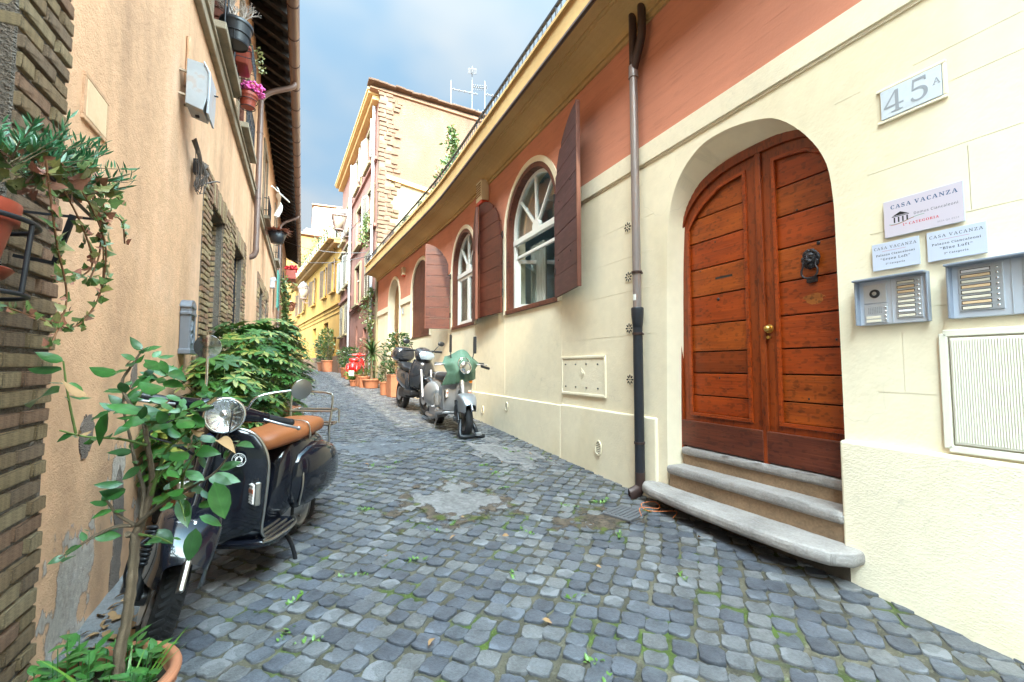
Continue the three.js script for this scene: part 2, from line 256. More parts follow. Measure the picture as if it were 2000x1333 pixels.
// ---------------------------------------------------------------- street
const street = thing('street', 'narrow street paved with small dark basalt cobbles rising uphill', 'street', [0, 0, 0], 0, { kind: 'structure' });
{
  const xs = [-70, -30, -12, -5, -3, -2, -1.2], zs = [-130, -100, -80, -60, -52]; for (let x = -0.9; x <= 3.2; x += 0.25) xs.push(x); xs.push(4, 6, 12, 30, 70); for (let z = -45; z < -10; z += 1.5) zs.push(z); for (let z = -10; z <= 3; z += 0.3) zs.push(z); zs.push(5, 10, 30, 70);
  const pos = [], uv = [], idx = [];
  for (const z of zs) for (const x of xs) { pos.push(x, gy(x, z) - 0.009, z); uv.push(x, z); }
  for (let j = 0; j < zs.length - 1; j++) for (let i = 0; i < xs.length - 1; i++) { const a = j * xs.length + i, b = a + 1, c = a + xs.length, d = c + 1; idx.push(a, c, b, b, c, d); }
  const g = new THREE.BufferGeometry(); g.setAttribute('position', new THREE.Float32BufferAttribute(pos, 3)); g.setAttribute('uv', new THREE.Float32BufferAttribute(uv, 2)); g.setIndex(idx); g.computeVertexNormals();
  part('roadbed', g, C.bed, street);
  const r = rng(11), stone = [];
  for (let k = 0; k < 10; k++) {
    const N = 14, out = []; for (let i = 0; i < N; i++) { const t = (2 * Math.PI * i) / N, c = Math.cos(t), s = Math.sin(t), q = 1 / Math.pow(Math.pow(Math.abs(c), 5.5) + Math.pow(Math.abs(s), 5.5), 1 / 5.5), w = 0.0605 * (0.9 + 0.14 * r()); out.push([c * q * w * 0.98, s * q * w]); }
    const lv = [[1.0, -0.055], [1.0, -0.008], [0.98, -0.002], [0.93, 0.0]], ph = r() * 6, rings = lv.map(([f, y]) => out.map(([x, z], i) => [x * f, y + (y > -0.01 ? 0.0025 * Math.sin(ph + i * 1.7) : 0), z * f]));
    const g2 = skin(rings.map((q) => q.slice().reverse()), { caps: true }); const u2 = uvm(g2.toNonIndexed(), r(), r()); stone.push(u2);
  }
  const tones = [[0.155, 0.165, 0.19], [0.18, 0.185, 0.203], [0.118, 0.125, 0.148], [0.21, 0.212, 0.222], [0.15, 0.16, 0.19], [0.225, 0.222, 0.225]].map((c) => mat(c, { map: 'basalt', s: 0.9, r: 0.48, bump: 'bump', bs: 0.3, bd: 0.004 }));
  const P = 0.122, ca = Math.cos(46 * D2R), sa = Math.sin(46 * D2R), all = [];
  for (let i = -380; i < 380; i++) for (let j = -380; j < 380; j++) {
    const a = (i + (j & 1 ? 0.5 : 0) * 0.0 + 0.16 * Math.sin(j * 0.55)) * P, b = (j + 0.2 * Math.sin(i * 0.4)) * P, x = a * sa - b * ca + (r() - 0.5) * 0.026, z = -a * ca - b * sa + (r() - 0.5) * 0.026;
    if (z > 1.2 || z < -38) { continue; }
    const cx = z < -18 ? -0.067 * 0 : 0, right = z > -9.9 ? 3.02 : z > -18.4 ? 3 + (z + 9.9) * 0.068 : z > -29.4 ? 2.4 + (z + 18.5) * 0.067 : 1.7 + (z + 29.4) * 0.15;
    if (x > right || x < (z > -5.2 ? -0.86 + 0.05 * Math.sin(z * 3) : -1.15 + (z + 3.4) * 0.017)) continue;
    all.push([x, z, r(), r(), r(), r()]);
  }
  // the ones that show largest first
  const show = ([x, z]) => { const d = Math.hypot(x, z), az = Math.atan2(x, -z) / D2R; return (az < -28 || az > 76 || d < 1.2 ? 1e6 : 0) + d; };
  all.sort((p, q) => show(p) - show(q));
  const place = ([x, z, a, b, c, d], o) => { const k = 0.92 + 0.15 * a; o.position.set(x, gy(x, z) + (b - 0.5) * 0.012, z); o.rotation.set((c - 0.5) * 0.05 , -46 * D2R + (d - 0.5) * 0.24 + Math.floor(a * 97 % 4) * Math.PI / 2, (b - 0.5) * 0.05 - 0.0); o.scale.set(k, 1, k * (0.92 + 0.15 * c)); return o; };
  all.slice(0, 300).forEach((q, i) => place(q, part(i ? 'cobble_' + String(i).padStart(3, '0') : 'cobble', stone[Math.floor(q[2] * 9.99)], tones[Math.floor(q[5] * 5.99)], street)));
  const rest = all.slice(300), dummy = new THREE.Object3D(), sets = Array.from({ length: 12 }, () => []);
  rest.forEach((q) => sets[(q[3] * 11.99) | 0].push(q));
  const field = grp('cobble_field', street); field.userData.kind = 'stuff';
  sets.forEach((s, k) => { const im = new THREE.InstancedMesh(stone[k % 10], tones[k % 6], s.length); im.name = 'cobble_field'; im.userData.kind = 'stuff'; im.castShadow = im.receiveShadow = true; s.forEach((q, i) => { place(q, dummy).updateMatrix(); im.setMatrixAt(i, dummy.matrix); }); field.add(im); });
  // worn patches of cement over the stones
  const fade = (c, o) => { const m = mat(c, o), t = T.feather.clone(); t.channel = 1; t.needsUpdate = true; m.alphaMap = t; m.transparent = true; return m; };
  const patch = (cx, cz, rx, rz, up, m, name) => { const g = tess(new THREE.PlaneGeometry(2 * rx, 2 * rz, 8, 8).rotateX(-Math.PI / 2).rotateY(up * 60).translate(cx, 0, cz), 0.1), p = g.attributes.position, q = new Float32Array(p.count * 2); for (let i = 0; i < p.count; i++) { const x = p.getX(i), z = p.getZ(i); q[i * 2] = 0.5 + (x - cx) / (2.1 * rx); q[i * 2 + 1] = 0.5 + (z - cz) / (2.1 * rz); p.setY(i, gy(x, z) + up + 0.003 * Math.sin(x * 9) * Math.sin(z * 8)); } g.computeVertexNormals(); uvm(g); g.setAttribute('uv1', new THREE.BufferAttribute(q, 2)); part(name, g, m, street); };
  const dustC = fade([0.27, 0.255, 0.255], { map: 'stone', s: 1.3, r: 0.75, bump: 'bump', bs: 0.35, bd: 0.004 }), brownC = fade([0.2, 0.155, 0.125], { map: 'bed', s: 0.7, r: 0.9, bump: 'bump', bs: 0.3, bd: 0.006 }), greyC = fade([0.17, 0.18, 0.205], { map: 'stone', s: 0.9, r: 0.7, bump: 'bump', bs: 0.3, bd: 0.005 });
  patch(1.28, -3.95, 0.72, 0.85, 0.006, brownC, 'earth_patch'); patch(1.3, -4.02, 0.55, 0.68, 0.012, dustC, 'cement_patch');
  patch(2.2, -3.05, 0.5, 0.4, 0.005, brownC, 'earth_patch'); patch(0.9, -6.5, 0.9, 0.9, 0.004, greyC, 'cement_patch'); patch(2.45, -5.4, 0.5, 1.5, 0.005, dustC, 'dust_patch');
  // cement gutter along the left wall
  { const rings = []; for (let z = 0.5; z >= -5.3; z -= 0.29) { const lx = -1.14 + (z + 3.4) * 0.017, e = -0.8 + 0.05 * Math.sin(z * 3) + 0.03 * Math.sin(z * 11); rings.push([0, 0.25, 0.5, 0.75, 1].map((t) => { const x = lerp(lx, e, t); return [x, gy(x, z) + 0.012 + 0.008 * Math.sin(z * 7 + t * 5), z]; })); }
    part('gutter_strip', uvm(skin(rings, { closed: false })), C.concrete, street); }
  // iron drain cover by the steps
  const dr = part('drain_cover', [rbox(0.3, 0.02, 0.27, 0.006), ...Array.from({ length: 6 }, (_, i) => box(0.24, 0.008, 0.012, 0, 0.012, -0.1 + i * 0.04))], mat([0.13, 0.13, 0.14], { r: 0.6, map: 'rust', s: 0.3 }), street, [2.5, gy(2.5, -3.08) + 0.008, -3.08], [0, 0.35, 0]);
}
function tess(g, max) { // split long edges so that a flat sheet can follow the ground
  g = g.index ? g.toNonIndexed() : g; let tri = []; const p = g.attributes.position; for (let i = 0; i < p.count; i++) tri.push([p.getX(i), p.getY(i), p.getZ(i)]);
  for (let n = 0; n < 7; n++) { const out = []; let cut = false; for (let i = 0; i < tri.length; i += 3) { const t = [tri[i], tri[i + 1], tri[i + 2]]; const d = [0, 1, 2].map((k) => Math.hypot(...[0, 1, 2].map((c) => t[k][c] - t[(k + 1) % 3][c]))), k = d.indexOf(Math.max(...d)); if (d[k] <= max) { out.push(...t); continue; } cut = true; const a = t[k], b = t[(k + 1) % 3], c = t[(k + 2) % 3], m = [0, 1, 2].map((q) => (a[q] + b[q]) / 2); out.push(a, m, c, m, b, c); } tri = out; if (!cut) break; }
  const q = new THREE.BufferGeometry(); q.setAttribute('position', new THREE.Float32BufferAttribute(tri.flat(), 3)); q.computeVertexNormals(); return q;
}

// ---------------------------------------------------------------- pink and cream house on the right
const house = thing('plastered_house', 'cream and salmon pink plastered house with arched wooden door, shuttered arched windows and roof terrace', 'house', [0, 0, 0]);
const RA = grp('street_front', house, [3, 0, 0], [0, RIGHT, 0]);      // straight front, local x = world z
const RB = grp('bent_front', house, [3, 0, -9.9], [0, -86.1 * D2R, 0]); // the front bends; local x = minus the way along it
RA.removeFromParent(); RB.removeFromParent();
// parts go straight under the house: helpers that place geometry drawn in a wall's own axes
RA.updateMatrix(); RB.updateMatrix();
const onA = (g) => { g = Array.isArray(g) ? M(g) : g.clone(); return g.applyMatrix4(RA.matrix); };
const onB = (g) => { g = Array.isArray(g) ? M(g) : g.clone(); return g.applyMatrix4(RB.matrix); };
const subA = (name, p) => { const o = grp(name, house); o.matrix.copy(RA.matrix.clone().multiply(new THREE.Matrix4().makeTranslation(...p))); o.matrix.decompose(o.position, o.quaternion, o.scale); return o; };
const subB = (name, p) => { const o = grp(name, house); o.matrix.copy(RB.matrix.clone().multiply(new THREE.Matrix4().makeTranslation(...p))); o.matrix.decompose(o.position, o.quaternion, o.scale); return o; };
// door outlines: at the wall face and at the door
const doorRaw = [[-1.6, 0.1], [-1.603, 1.7], [-1.604, 2.2], [-1.608, 2.465], [-1.63, 2.69], [-1.68, 2.84], [-1.75, 2.965], [-1.834, 3.08], [-1.912, 3.163], [-2.01, 3.235], [-2.161, 3.29], [-2.328, 3.325], [-2.48, 3.335], [-2.61, 3.32], [-2.75, 3.25], [-2.87, 3.14], [-2.96, 2.98], [-3.01, 2.8], [-3.03, 2.6], [-3.05, 2.2], [-3.08, 0.97], [-3.09, 0.1]];
const doorOut = [doorRaw[0], ...curve(doorRaw.slice(1, -1).map(([x, y]) => [x, y, 0])).getSpacedPoints(70).map((p) => [p.x, p.y]), doorRaw[doorRaw.length - 1]];
const DC = -2.235, DW = 0.82, dtop = (d) => 2.38 + 0.735 * Math.pow(Math.max(0, 1 - Math.pow(Math.abs(d) / DW, 2.6)), 1 / 2.6);
const doorIn = doorOut.map(([x, y], i) => { const t = clamp((x + 1.6) / -1.49, 0, 1), xx = DC + DW - 2 * DW * t; return [clamp(xx, DC - DW, DC + DW), y < 2.3 ? y : Math.min(y, dtop(xx - DC) + 0.0)]; });
const w1 = { c: -5.86, r: 0.86, y0: 2.29, ys: 3.66 }, w2 = { c: -9.06, r: 0.78, y0: 2.27, ys: 3.66 };
const winHole = (w, g = 0) => arched(w.c - w.r - g, w.c + w.r + g, w.y0 - (g ? 0 : 0), w.ys, w.r + g);
{
  // core of the straight front
  const s = shp(rect(-9.95, -0.6, 2.6, 5.02)); hole(s, doorOut); hole(s, winHole(w1)); hole(s, winHole(w2));
  part('wall', onA(uvm(ext(s, 0.352, -0.36))), C.cream, house);
  // salmon upper field, cut round the arches
  const notch = (w, y, g) => { const R = w.r + g, a = Math.asin((y - w.ys) / R); return arc(w.c, w.ys, R, R, Math.PI - a, a, 24); };
  const p = shp([[-9.95, 3.635], ...(() => { const a = arc(w2.c, w2.ys, w2.r + 0.085, w2.r + 0.085, Math.PI, 0, 24); return [[a[0][0], 3.635], ...a]; })().concat([[w2.c + w2.r + 0.085, 3.635]]), ...(() => { const a = arc(w1.c, w1.ys, w1.r + 0.085, w1.r + 0.085, Math.PI, 0, 24); return [[a[0][0], 3.635], ...a, [a[24][0], 3.635]]; })(), [2.6, 3.635], [2.6, 5.0], [-9.95, 5.0]]);
  { const q = rng(77); for (let k = 0; k < 15; k++) { const y = 3.72 + k * 0.077; let x = -4.7 + q() * 0.5; while (x < 2.3) { const l = 0.25 + q() * 0.8; if (q() < 0.3) hole(p, rect(x, y, x + l, y + 0.0014 + 0.001 * q())); x += l + 0.05 + q() * 0.4; } } }
  part('upper_wall', onA(uvm(ext(p, 0.022, -0.02))), C.pink, house);
  // cream lower field with its scored joints
  const lo = shp([[-9.95, 0], [2.6, 0], [2.6, 3.44], [w1.c + w1.r, 3.44], [w1.c + w1.r, w1.y0], [w1.c - w1.r, w1.y0], [w1.c - w1.r, 3.44], [w2.c + w2.r, 3.44], [w2.c + w2.r, w2.y0], [w2.c - w2.r, w2.y0], [w2.c - w2.r, 3.44], [-9.95, 3.44]]);
  hole(lo, doorOut);
  const slotV = (x, a, b, w = 0.01) => hole(lo, rect(x - w / 2, a, x + w / 2, b)), slotH = (y, a, b, w = 0.006) => hole(lo, rect(a, y - w / 2, b, y + w / 2));
  slotV(-4.93, 0.95, 2.27); slotV(-6.79, 0.95, 2.27, 0.014); slotV(-8.25, 0.95, 2.25, 0.014); 
  for (const y of [3.09, 2.91, 2.56, 2.2, 1.74, 1.27]) slotH(y, -1.42 + (y > 2.8 ? 0.24 : 0), 2.5, 0.003);
  slotH(3.09, -1.58, -1.43, 0.003);
  for (const [x, y] of [[-0.98, 2.2], [-0.6, 2.56], [-1.29, 1.27], [-0.2, 2.2], [0.4, 2.56]]) slotV(x, y + 0.01, y + 0.34, 0.003);
  for (const [y, a, b] of [[1.74, -4.85, -3.2], [2.2, -4.5, -3.2], [2.56, -4.85, -3.2], [2.91, -4.7, -3.2]]) slotH(y, a, b, 0.0035);
  part('lower_wall', onA(uvm(ext(lo, 0.006, -0.0068))), C.cream, house);
  // band between the two fields
  const bd = (a, b) => [rbox(b - a, 0.19, 0.03, 0.006, (a + b) / 2, 3.541, 0.008), box(b - a, 0.02, 0.012, (a + b) / 2, 3.436, 0.003)];
  part('string_band', onA(uvm(M([...bd(w1.c + w1.r + 0.09, 2.6), ...bd(w2.c + w2.r + 0.09, w1.c - w1.r - 0.09), ...bd(-9.9, w2.c - w2.r - 0.09)]))), C.trim, house);
  // plinth: rough to the right of the door
  const pl = (a, b, y0, y1, d, rr) => rbox(b - a, y1 - y0, d, rr, (a + b) / 2, (y0 + y1) / 2, d / 2 - 0.02, 0, 0, 0, 4);
  part('plinth', onA(uvm(pl(-1.615, 2.6, -0.6, 0.97, 0.062, 0.02))), C.creamRough, house);
  part('plinth', onA(uvm(M([pl(-4.93, -3.2, -0.6, 0.93, 0.05, 0.02), pl(-9.9, -4.945, -0.6, 0.915, 0.046, 0.015)]))), C.cream, house);
  // splayed reveal round the door
  const n = doorOut.length, rr = [0, 0.12, 1].map((t, k) => doorOut.map(([x, y], i) => { const [a, b] = doorIn[i]; return [lerp(x, a, t) , lerp(y, b, t), k === 0 ? 0.0 : k === 1 ? -0.02 : -0.245]; }));
  part('door_reveal', onA(uvm(skin(rr, { closed: false, caps: false }))), C.cream, house);
}
// ---- the arched double door
{
  const d = subA('door', [DC, 0, -0.235]);
  const leaf = (sx) => { // sx -1: far leaf, +1: near leaf
    const x0 = sx < 0 ? -DW : 0.012, x1 = sx < 0 ? -0.012 : DW, y0 = 0.69;
    const outline = (i, bot) => { const a = x0 + (sx < 0 ? i : i), b = x1 - i, pts = []; for (let k = 0; k <= 14; k++) { const x = lerp(b, a, k / 14); pts.push([x, dtop(Math.abs(x) + (Math.abs(x) > 0.4 ? i * 0.35 : 0)) - i]); } return [[a, bot], [b, bot], ...pts]; };
    const f = shp(outline(0, y0)), inn = outline(0.115, 0.995); hole(f, inn);
    part('leaf_frame', uvm(ext(f, 0.055, 0, 0.004)), C.doorV, d);
    const mold = shp(outline(0.095, 0.975)); hole(mold, outline(0.125, 1.005)); part('moulding', uvm(ext(mold, 0.018, 0.05, 0.004)), C.door, d);
    part('kick_board', uvm(rbox(x1 - x0 - 0.004, 0.235, 0.03, 0.008, (x0 + x1) / 2, y0 + 0.12, 0.066)), C.doorLow, d);
    // boards
    const lv = [1.0, 1.16, 1.36, 1.55, 1.795, 2.05, 2.3, 2.545, 2.77, 3.0, 3.25], r = rng(sx + 40);
    for (let k = 0; k < lv.length - 1; k++) {
      const a = lv[k] + 0.005, b = lv[k + 1] - 0.005, xa = x0 + 0.11, xb = x1 - 0.11, pts = [[xa, a], [xb, a]]; let ok = false, top = [];
      for (let i = 0; i <= 12; i++) { const x = lerp(xb, xa, i / 12), t = Math.min(b, dtop(Math.abs(x) + (Math.abs(x) > 0.4 ? 0.035 : 0)) - 0.11); if (t > a + 0.01) { ok = true; top.push([x, t]); } }
      if (!ok) continue; const q = top.length < 13 ? [[top[0][0], a], [top[top.length - 1][0], a]].sort((m, n) => m[0] - n[0]).concat(top) : pts.concat(top);
      part('plank', uvm(ext(shp(q), 0.03, 0.008 + r() * 0.003, 0.004), r() * 3, r() * 3), [C.door, C.doorB, C.doorC][(r() * 3) | 0], d);
    }
    part('nail', [[0.5, 2.14], [0.3, 2.42], [0.55, 1.46], [0.28, 1.05], [0.6, 2.65]].map(([t, y], i) => sph(i ? 0.008 : 0.014, lerp(x0, x1, t + (i * sx) * 0.03), y + sx * 0.14, 0.04, 1, 1, 0.6, 8, 6)), C.bronze, d);
  };
  leaf(-1); leaf(1);
  part('cover_strip', uvm(M([rbox(0.05, 2.5, 0.025, 0.006, 0.005, 1.93, 0.065)])), C.doorV, d);
  const sup = (a, h) => arched(-a, a, 0, 2.38, h, 30, 2.6).slice(2); part('door_frame', uvm(ext(shp([[DW - 0.015, 0.66], [DW + 0.06, 0.66], ...sup(DW + 0.06, 0.8), [-DW - 0.06, 0.66], [-DW + 0.015, 0.66], ...sup(DW - 0.015, 0.72).reverse()]), 0.05, 0.03, 0.004)), C.doorV, d);
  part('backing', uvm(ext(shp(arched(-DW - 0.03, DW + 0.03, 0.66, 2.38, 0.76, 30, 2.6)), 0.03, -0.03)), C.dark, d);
  part('letter_slot', box(0.17, 0.018, 0.01, -0.355, 2.187, 0.036), C.dark, d);
  part('door_knob', [sph(0.026, 0.06, 1.705, 0.095), cyl(0.03, 0.034, 0.012, 0.06, 1.705, 0.08, Math.PI / 2), cyl(0.012, 0.012, 0.02, 0.06, 1.64, 0.082, Math.PI / 2)], C.brass, d);
  // lion mask with swinging ring
  const k = [sph(0.055, 0, 0.005, 0.02, 0.85, 1.05, 0.75, 24, 18), sph(0.03, 0, -0.02, 0.06, 1, 0.75, 0.7), sph(0.012, 0, 0.0, 0.075, 0.8, 1.8, 0.7), sph(0.014, 0, -0.012, 0.083, 1.2, 0.6, 0.6), sph(0.028, 0, -0.05, 0.035, 0.9, 0.8, 0.8)];
  for (const s of [-1, 1]) { k.push(sph(0.012, s * 0.022, 0.012, 0.056, 1, 0.6, 0.6), sph(0.014, s * 0.022, 0.026, 0.055, 1.5, 0.5, 0.7), sph(0.014, s * 0.018, -0.026, 0.065, 1, 0.7, 0.6), sph(0.014, s * 0.045, 0.045, 0.03, 1, 1.2, 0.6)); }
  const q = rng(5); for (let i = 0; i < 26; i++) { const a = (i / 26) * 2 * Math.PI; k.push(sph(0.013 + q() * 0.005, Math.sin(a) * 0.056 * (0.9 + 0.2 * q()), 0.004 + Math.cos(a) * 0.064, 0.02 + q() * 0.014, 1, 1.2, 0.8, 8, 6)); }
  const kn = part('door_knocker', k, C.bronze, d, [0.375, 2.17, 0.045]); kn.scale.setScalar(0.88);
  part('knocker_ring', [tube([[-0.05, -0.02, 0.05], [-0.052, -0.06, 0.055], [-0.066, -0.1, 0.056], [-0.058, -0.14, 0.056], [-0.03, -0.16, 0.056], [0, -0.166, 0.056], [0.03, -0.16, 0.056], [0.058, -0.14, 0.056], [0.066, -0.1, 0.056], [0.052, -0.06, 0.055], [0.05, -0.02, 0.05]], 0.0085, 40, 10), rbox(0.085, 0.05, 0.03, 0.008, 0, -0.175, 0.02)], C.bronze, d, [0.375, 2.17, 0.04]).scale.setScalar(0.82);
  part('worn_patch', [ext(shp(arc(0, 0, 0.08, 0.035, 0, 2 * Math.PI, 11).map(([x, y], i) => [x * (1 + 0.3 * Math.sin(i * 5)), y * (1 + 0.35 * Math.cos(i * 7))])), 0.002)], mat([0.46, 0.14, 0.025], { r: 0.5, map: 'wood', s: 0.5 }), d, [0.37, 1.9, 0.039]);
}
// ---- the three stone steps
{
  const worn = (g, amp = 0.003) => { g = tess(g, 0.06); const p = g.attributes.position, q = (x, y, z) => Math.sin(x * 17 + z * 9) * Math.sin(z * 23 + y * 31 + 1) + 0.8 * Math.sin(x * 41 + y * 57) * Math.sin(z * 53 - x * 13) + Math.sin(x * 3.1 + 0.7); for (let i = 0; i < p.count; i++) { const x = p.getX(i), y = p.getY(i), z = p.getZ(i), n = q(x, y, z) * amp * 0.4; p.setXYZ(i, x, y + n, z + n); } g.deleteAttribute('normal'); if (g.attributes.uv) g.deleteAttribute('uv'); g = mergeVertices(g, 1e-4); g.computeVertexNormals(); return uvm(g); };
  const nose = (w, d, h, x, y, z, m = 'step') => part(m, worn(mv(rbox(w, h, d, Math.min(h, d) * 0.4, 0, 0, 0, 0, 0, 0, 5), x, y, z)), C.step, stepsAt), stepsAt = subA('steps', [0, 0, 0]);
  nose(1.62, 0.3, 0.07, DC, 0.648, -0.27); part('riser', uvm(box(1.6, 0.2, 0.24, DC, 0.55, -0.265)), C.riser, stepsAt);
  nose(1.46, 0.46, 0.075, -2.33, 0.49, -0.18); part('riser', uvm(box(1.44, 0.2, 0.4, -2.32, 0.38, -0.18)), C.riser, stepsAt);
  // lowest slab with rounded ends
  const s = shp([[-3.27, -0.02], [-3.29, 0.1], [-3.22, 0.19], [-3.08, 0.24], [-2.6, 0.285], [-2.1, 0.3], [-1.75, 0.285], [-1.58, 0.24], [-1.5, 0.15], [-1.5, -0.02]].map(([x, y]) => [x, y]));
  const g = ext(s, 0.085, 0, 0.028); g.rotateX(-Math.PI / 2); // shape y runs out into the street
  g.scale(1, 1, -1); g.translate(0, 0.255, 0); const gi = g.index ? g.toNonIndexed() : g; const pp = gi.attributes.position; for (let i = 0; i < pp.count; i += 3) { for (const at of ['position', 'uv']) { const A = gi.attributes[at], n = A.itemSize; for (let c = 0; c < n; c++) { const t = A.array[(i + 1) * n + c]; A.array[(i + 1) * n + c] = A.array[(i + 2) * n + c]; A.array[(i + 2) * n + c] = t; } } } gi.computeVertexNormals();
  part('step', worn(gi, 0.005), C.step, stepsAt);
  part('footing', uvm(box(1.6, 0.44, 0.14, -2.38, 0.03, -0.02)), mat([0.09, 0.07, 0.05], { map: 'stone', s: 0.6 }), stepsAt);  // footing colour darkened to paint the deep shade under the slab
}
// ---- arched windows
function archWindow(w, near) {
  const g = subA('window', [w.c, 0, 0]), r = w.r, J = 0.075;
  const ringShape = (a, b, y0) => { const s = shp(arched(-a, a, y0, w.ys, a)); return hole(s, arched(-b, b, y0 + 0.0, w.ys, b)); };
  { const s = shp([[-r - 0.085, w.y0], [-r, w.y0], ...arc(0, w.ys, r, r, Math.PI, 0, 28), [r, w.y0], [r + 0.085, w.y0], ...arc(0, w.ys, r + 0.085, r + 0.085, 0, Math.PI, 28)]); part('surround', uvm(ext(s, 0.04, -0.015, 0.004)), C.trim, g); }
  { const s = shp([[-r, w.y0 + 0.07], [-r + J, w.y0 + 0.07], ...arc(0, w.ys, r - J, r - J, Math.PI, 0, 28), [r - J, w.y0 + 0.07], [r, w.y0 + 0.07], ...arc(0, w.ys, r, r, 0, Math.PI, 28)]); part('jamb', uvm(ext(s, 0.2, -0.19, 0.004)), C.frameWood, g); }
  part('sill', uvm(rbox(2 * r, 0.07, 0.24, 0.008, 0, w.y0 + 0.035, -0.09)), C.frameWood, g);
  const R = r - J, f = 0.055, z = -0.13, ty = 3.5;
  { const s = shp([[-R, w.y0 + 0.07], [-R + f, w.y0 + 0.07], ...arc(0, w.ys, R - f, R - f, Math.PI, 0, 28), [R - f, w.y0 + 0.07], [R, w.y0 + 0.07], ...arc(0, w.ys, R, R, 0, Math.PI, 28)]); part('frame', uvm(ext(s, 0.06, z - 0.03, 0.005)), C.white, g); }
  part('transom', [rbox(2 * R - 0.02, 0.095, 0.075, 0.01, 0, ty, z + 0.005), rbox(2 * R - 0.06, 0.03, 0.05, 0.006, 0, w.y0 + 0.09, z)], C.white, g);
  const hub = [0, ty + 0.09], spokes = [cyl(0.11, 0.11, 0.05, 0, 0, 0, Math.PI / 2).translate(hub[0], hub[1], z)];
  for (const a of [46, 92, 137]) spokes.push(bar([hub[0], hub[1], z], [hub[0] + (R - 0.02) * Math.cos(a * D2R), w.ys + (R - 0.02) * Math.sin(a * D2R) * 0.985, z], 0.035, 0.035));
  part('fanlight_bar', spokes, C.white, g);
  part('pane', ext(shp([[-R + 0.03, ty], [R - 0.03, ty], ...arc(0, w.ys, R - 0.03, R - 0.03, 0, Math.PI, 24)]), 0.004, z - 0.012), C.glass, g);
  const sash = (open, sx) => { const q = grp('sash', g, [sx * (R - f - 0.004), 0, z - 0.012], [0, open, 0]), W = R - f - 0.006, y0 = w.y0 + 0.115, y1 = near ? 3.22 : ty - 0.055, b = 0.06, X = -sx;
    const s = shp(rect(Math.min(0, X * W), y0, Math.max(0, X * W), y1)); hole(s, rect(Math.min(0, X * W) + b, y0 + b, Math.max(0, X * W) - b, y1 - b));
    const mesh = part('sash', uvm(ext(s, 0.045, -0.02, 0.005)), C.white, q); q.name = 'sash'; part('pane', box(W - 2 * b + 0.01, y1 - y0 - 2 * b + 0.01, 0.004, (X * W) / 2, (y0 + y1) / 2, 0), C.glass, q); return q; };
  if (near) { sash(68 * D2R, -1); part('upper_light', [rbox(2 * R - 0.1, 0.05, 0.05, 0.008, 0, 3.245, z - 0.02)], C.white, g).visible = true; sash(-70 * D2R, 1); }
  else { sash(0, -1); sash(0, 1); }
  // the room behind; in the near window its blue imitates reflected sky
  part('room', [box(2.6, 2.6, 0.02, 0, 3.3, -1.9), box(0.02, 2.6, 1.6, -1.25, 3.3, -1.1), box(0.02, 2.6, 1.6, 1.25, 3.3, -1.1), box(2.6, 0.02, 1.6, 0, 4.6, -1.1), box(2.6, 0.02, 1.6, 0, 2.05, -1.1)], near ? C.roomSkyTint : C.room, g);
  part('curtain', skin([0, 1].map((k) => Array.from({ length: 30 }, (_, i) => [-r + 0.06 + i * 0.018, k ? 3.5 : 2.36, -0.45 + 0.03 * Math.sin(i * 1.1)])), { closed: false }), C.curtain, g);
  return g;
}
archWindow(w1, true); archWindow(w2, false);
// a plank shutter: hinge at local x = 0, the leaf running to x = W; hi is the arch height at the free edge
function shutter(parent, W, y0, ys, rise, m, seed, dir = 1) {
  const top = (x) => ys + rise * Math.sqrt(Math.max(0, 1 - Math.pow(1 - x / W, 2))), r = rng(seed), hgt = ys + rise - y0, n = 8;
  for (let k = 0; k < n; k++) {
    const a = y0 + (hgt * k) / n + (k ? 0.006 : 0), b = y0 + (hgt * (k + 1)) / n, t = []; for (let i = 0; i <= 14; i++) { const x = lerp(W, 0.0, i / 14), y = Math.min(b, top(x)); if (y > a + 0.006) t.push([x * dir, y]); }
    if (t.length < 2) continue; part('plank', uvm(ext(shp([...(dir > 0 ? [[t[t.length - 1][0], a], [t[0][0], a], ...t] : [[t[0][0], a], [t[t.length - 1][0], a], ...t.slice().reverse()])]), 0.034, -0.017 + r() * 0.004, 0.003), r() * 4, r() * 4), m, parent);
  }
  const ed = []; for (let i = 0; i <= 20; i++) { const x = lerp(0, W, i / 20); ed.push([x * dir, top(x)]); }
  part('edge_strip', [rbox(0.022, top(W) - y0 + 0.01, 0.05, 0.005, dir * (W + 0.008), (top(W) + y0) / 2, 0)], C.frameWood, parent);
  part('hinge', [0.16, 0.62].map((t) => M([rbox(0.05, 0.1, 0.012, 0.003, dir * 0.02, y0 + hgt * t, 0.02), cyl(0.01, 0.01, 0.12, dir * -0.012, y0 + hgt * t, 0.012)])), C.iron, parent);
  part('bolt_head', [[0.2, 0.2], [0.75, 0.2], [0.25, 0.55], [0.75, 0.6]].map(([t, q]) => sph(0.012, dir * W * t, y0 + hgt * q + 0.03, 0.02, 1, 1, 0.6, 8, 6)), C.iron, parent);
}
const shut = (P, ry, ...a) => { const g = subA('shutter', P); g.rotateY(ry); shutter(g, ...a); return g; };
shut([w1.c - w1.r - 0.06, 0, 0.07], Math.PI + 0.06, 0.9, 2.34, 3.62, 0.9, C.shutterR, 3, 1).name = 'shutter';
shut([w1.c + w1.r + 0.03, 0, 0.06], -13.5 * D2R, 0.88, 2.33, 3.6, 0.9, C.shutter, 4, 1).name = 'shutter';
shut([w2.c - w2.r - 0.04, 0, 0.06], -(180 - 72) * D2R, 0.56, 2.3, 3.55, 0.75, C.shutterR, 5, 1);
shut([w2.c + w2.r + 0.03, 0, 0.06], -14 * D2R, 0.66, 2.3, 3.6, 0.82, C.shutterR, 6, 1);
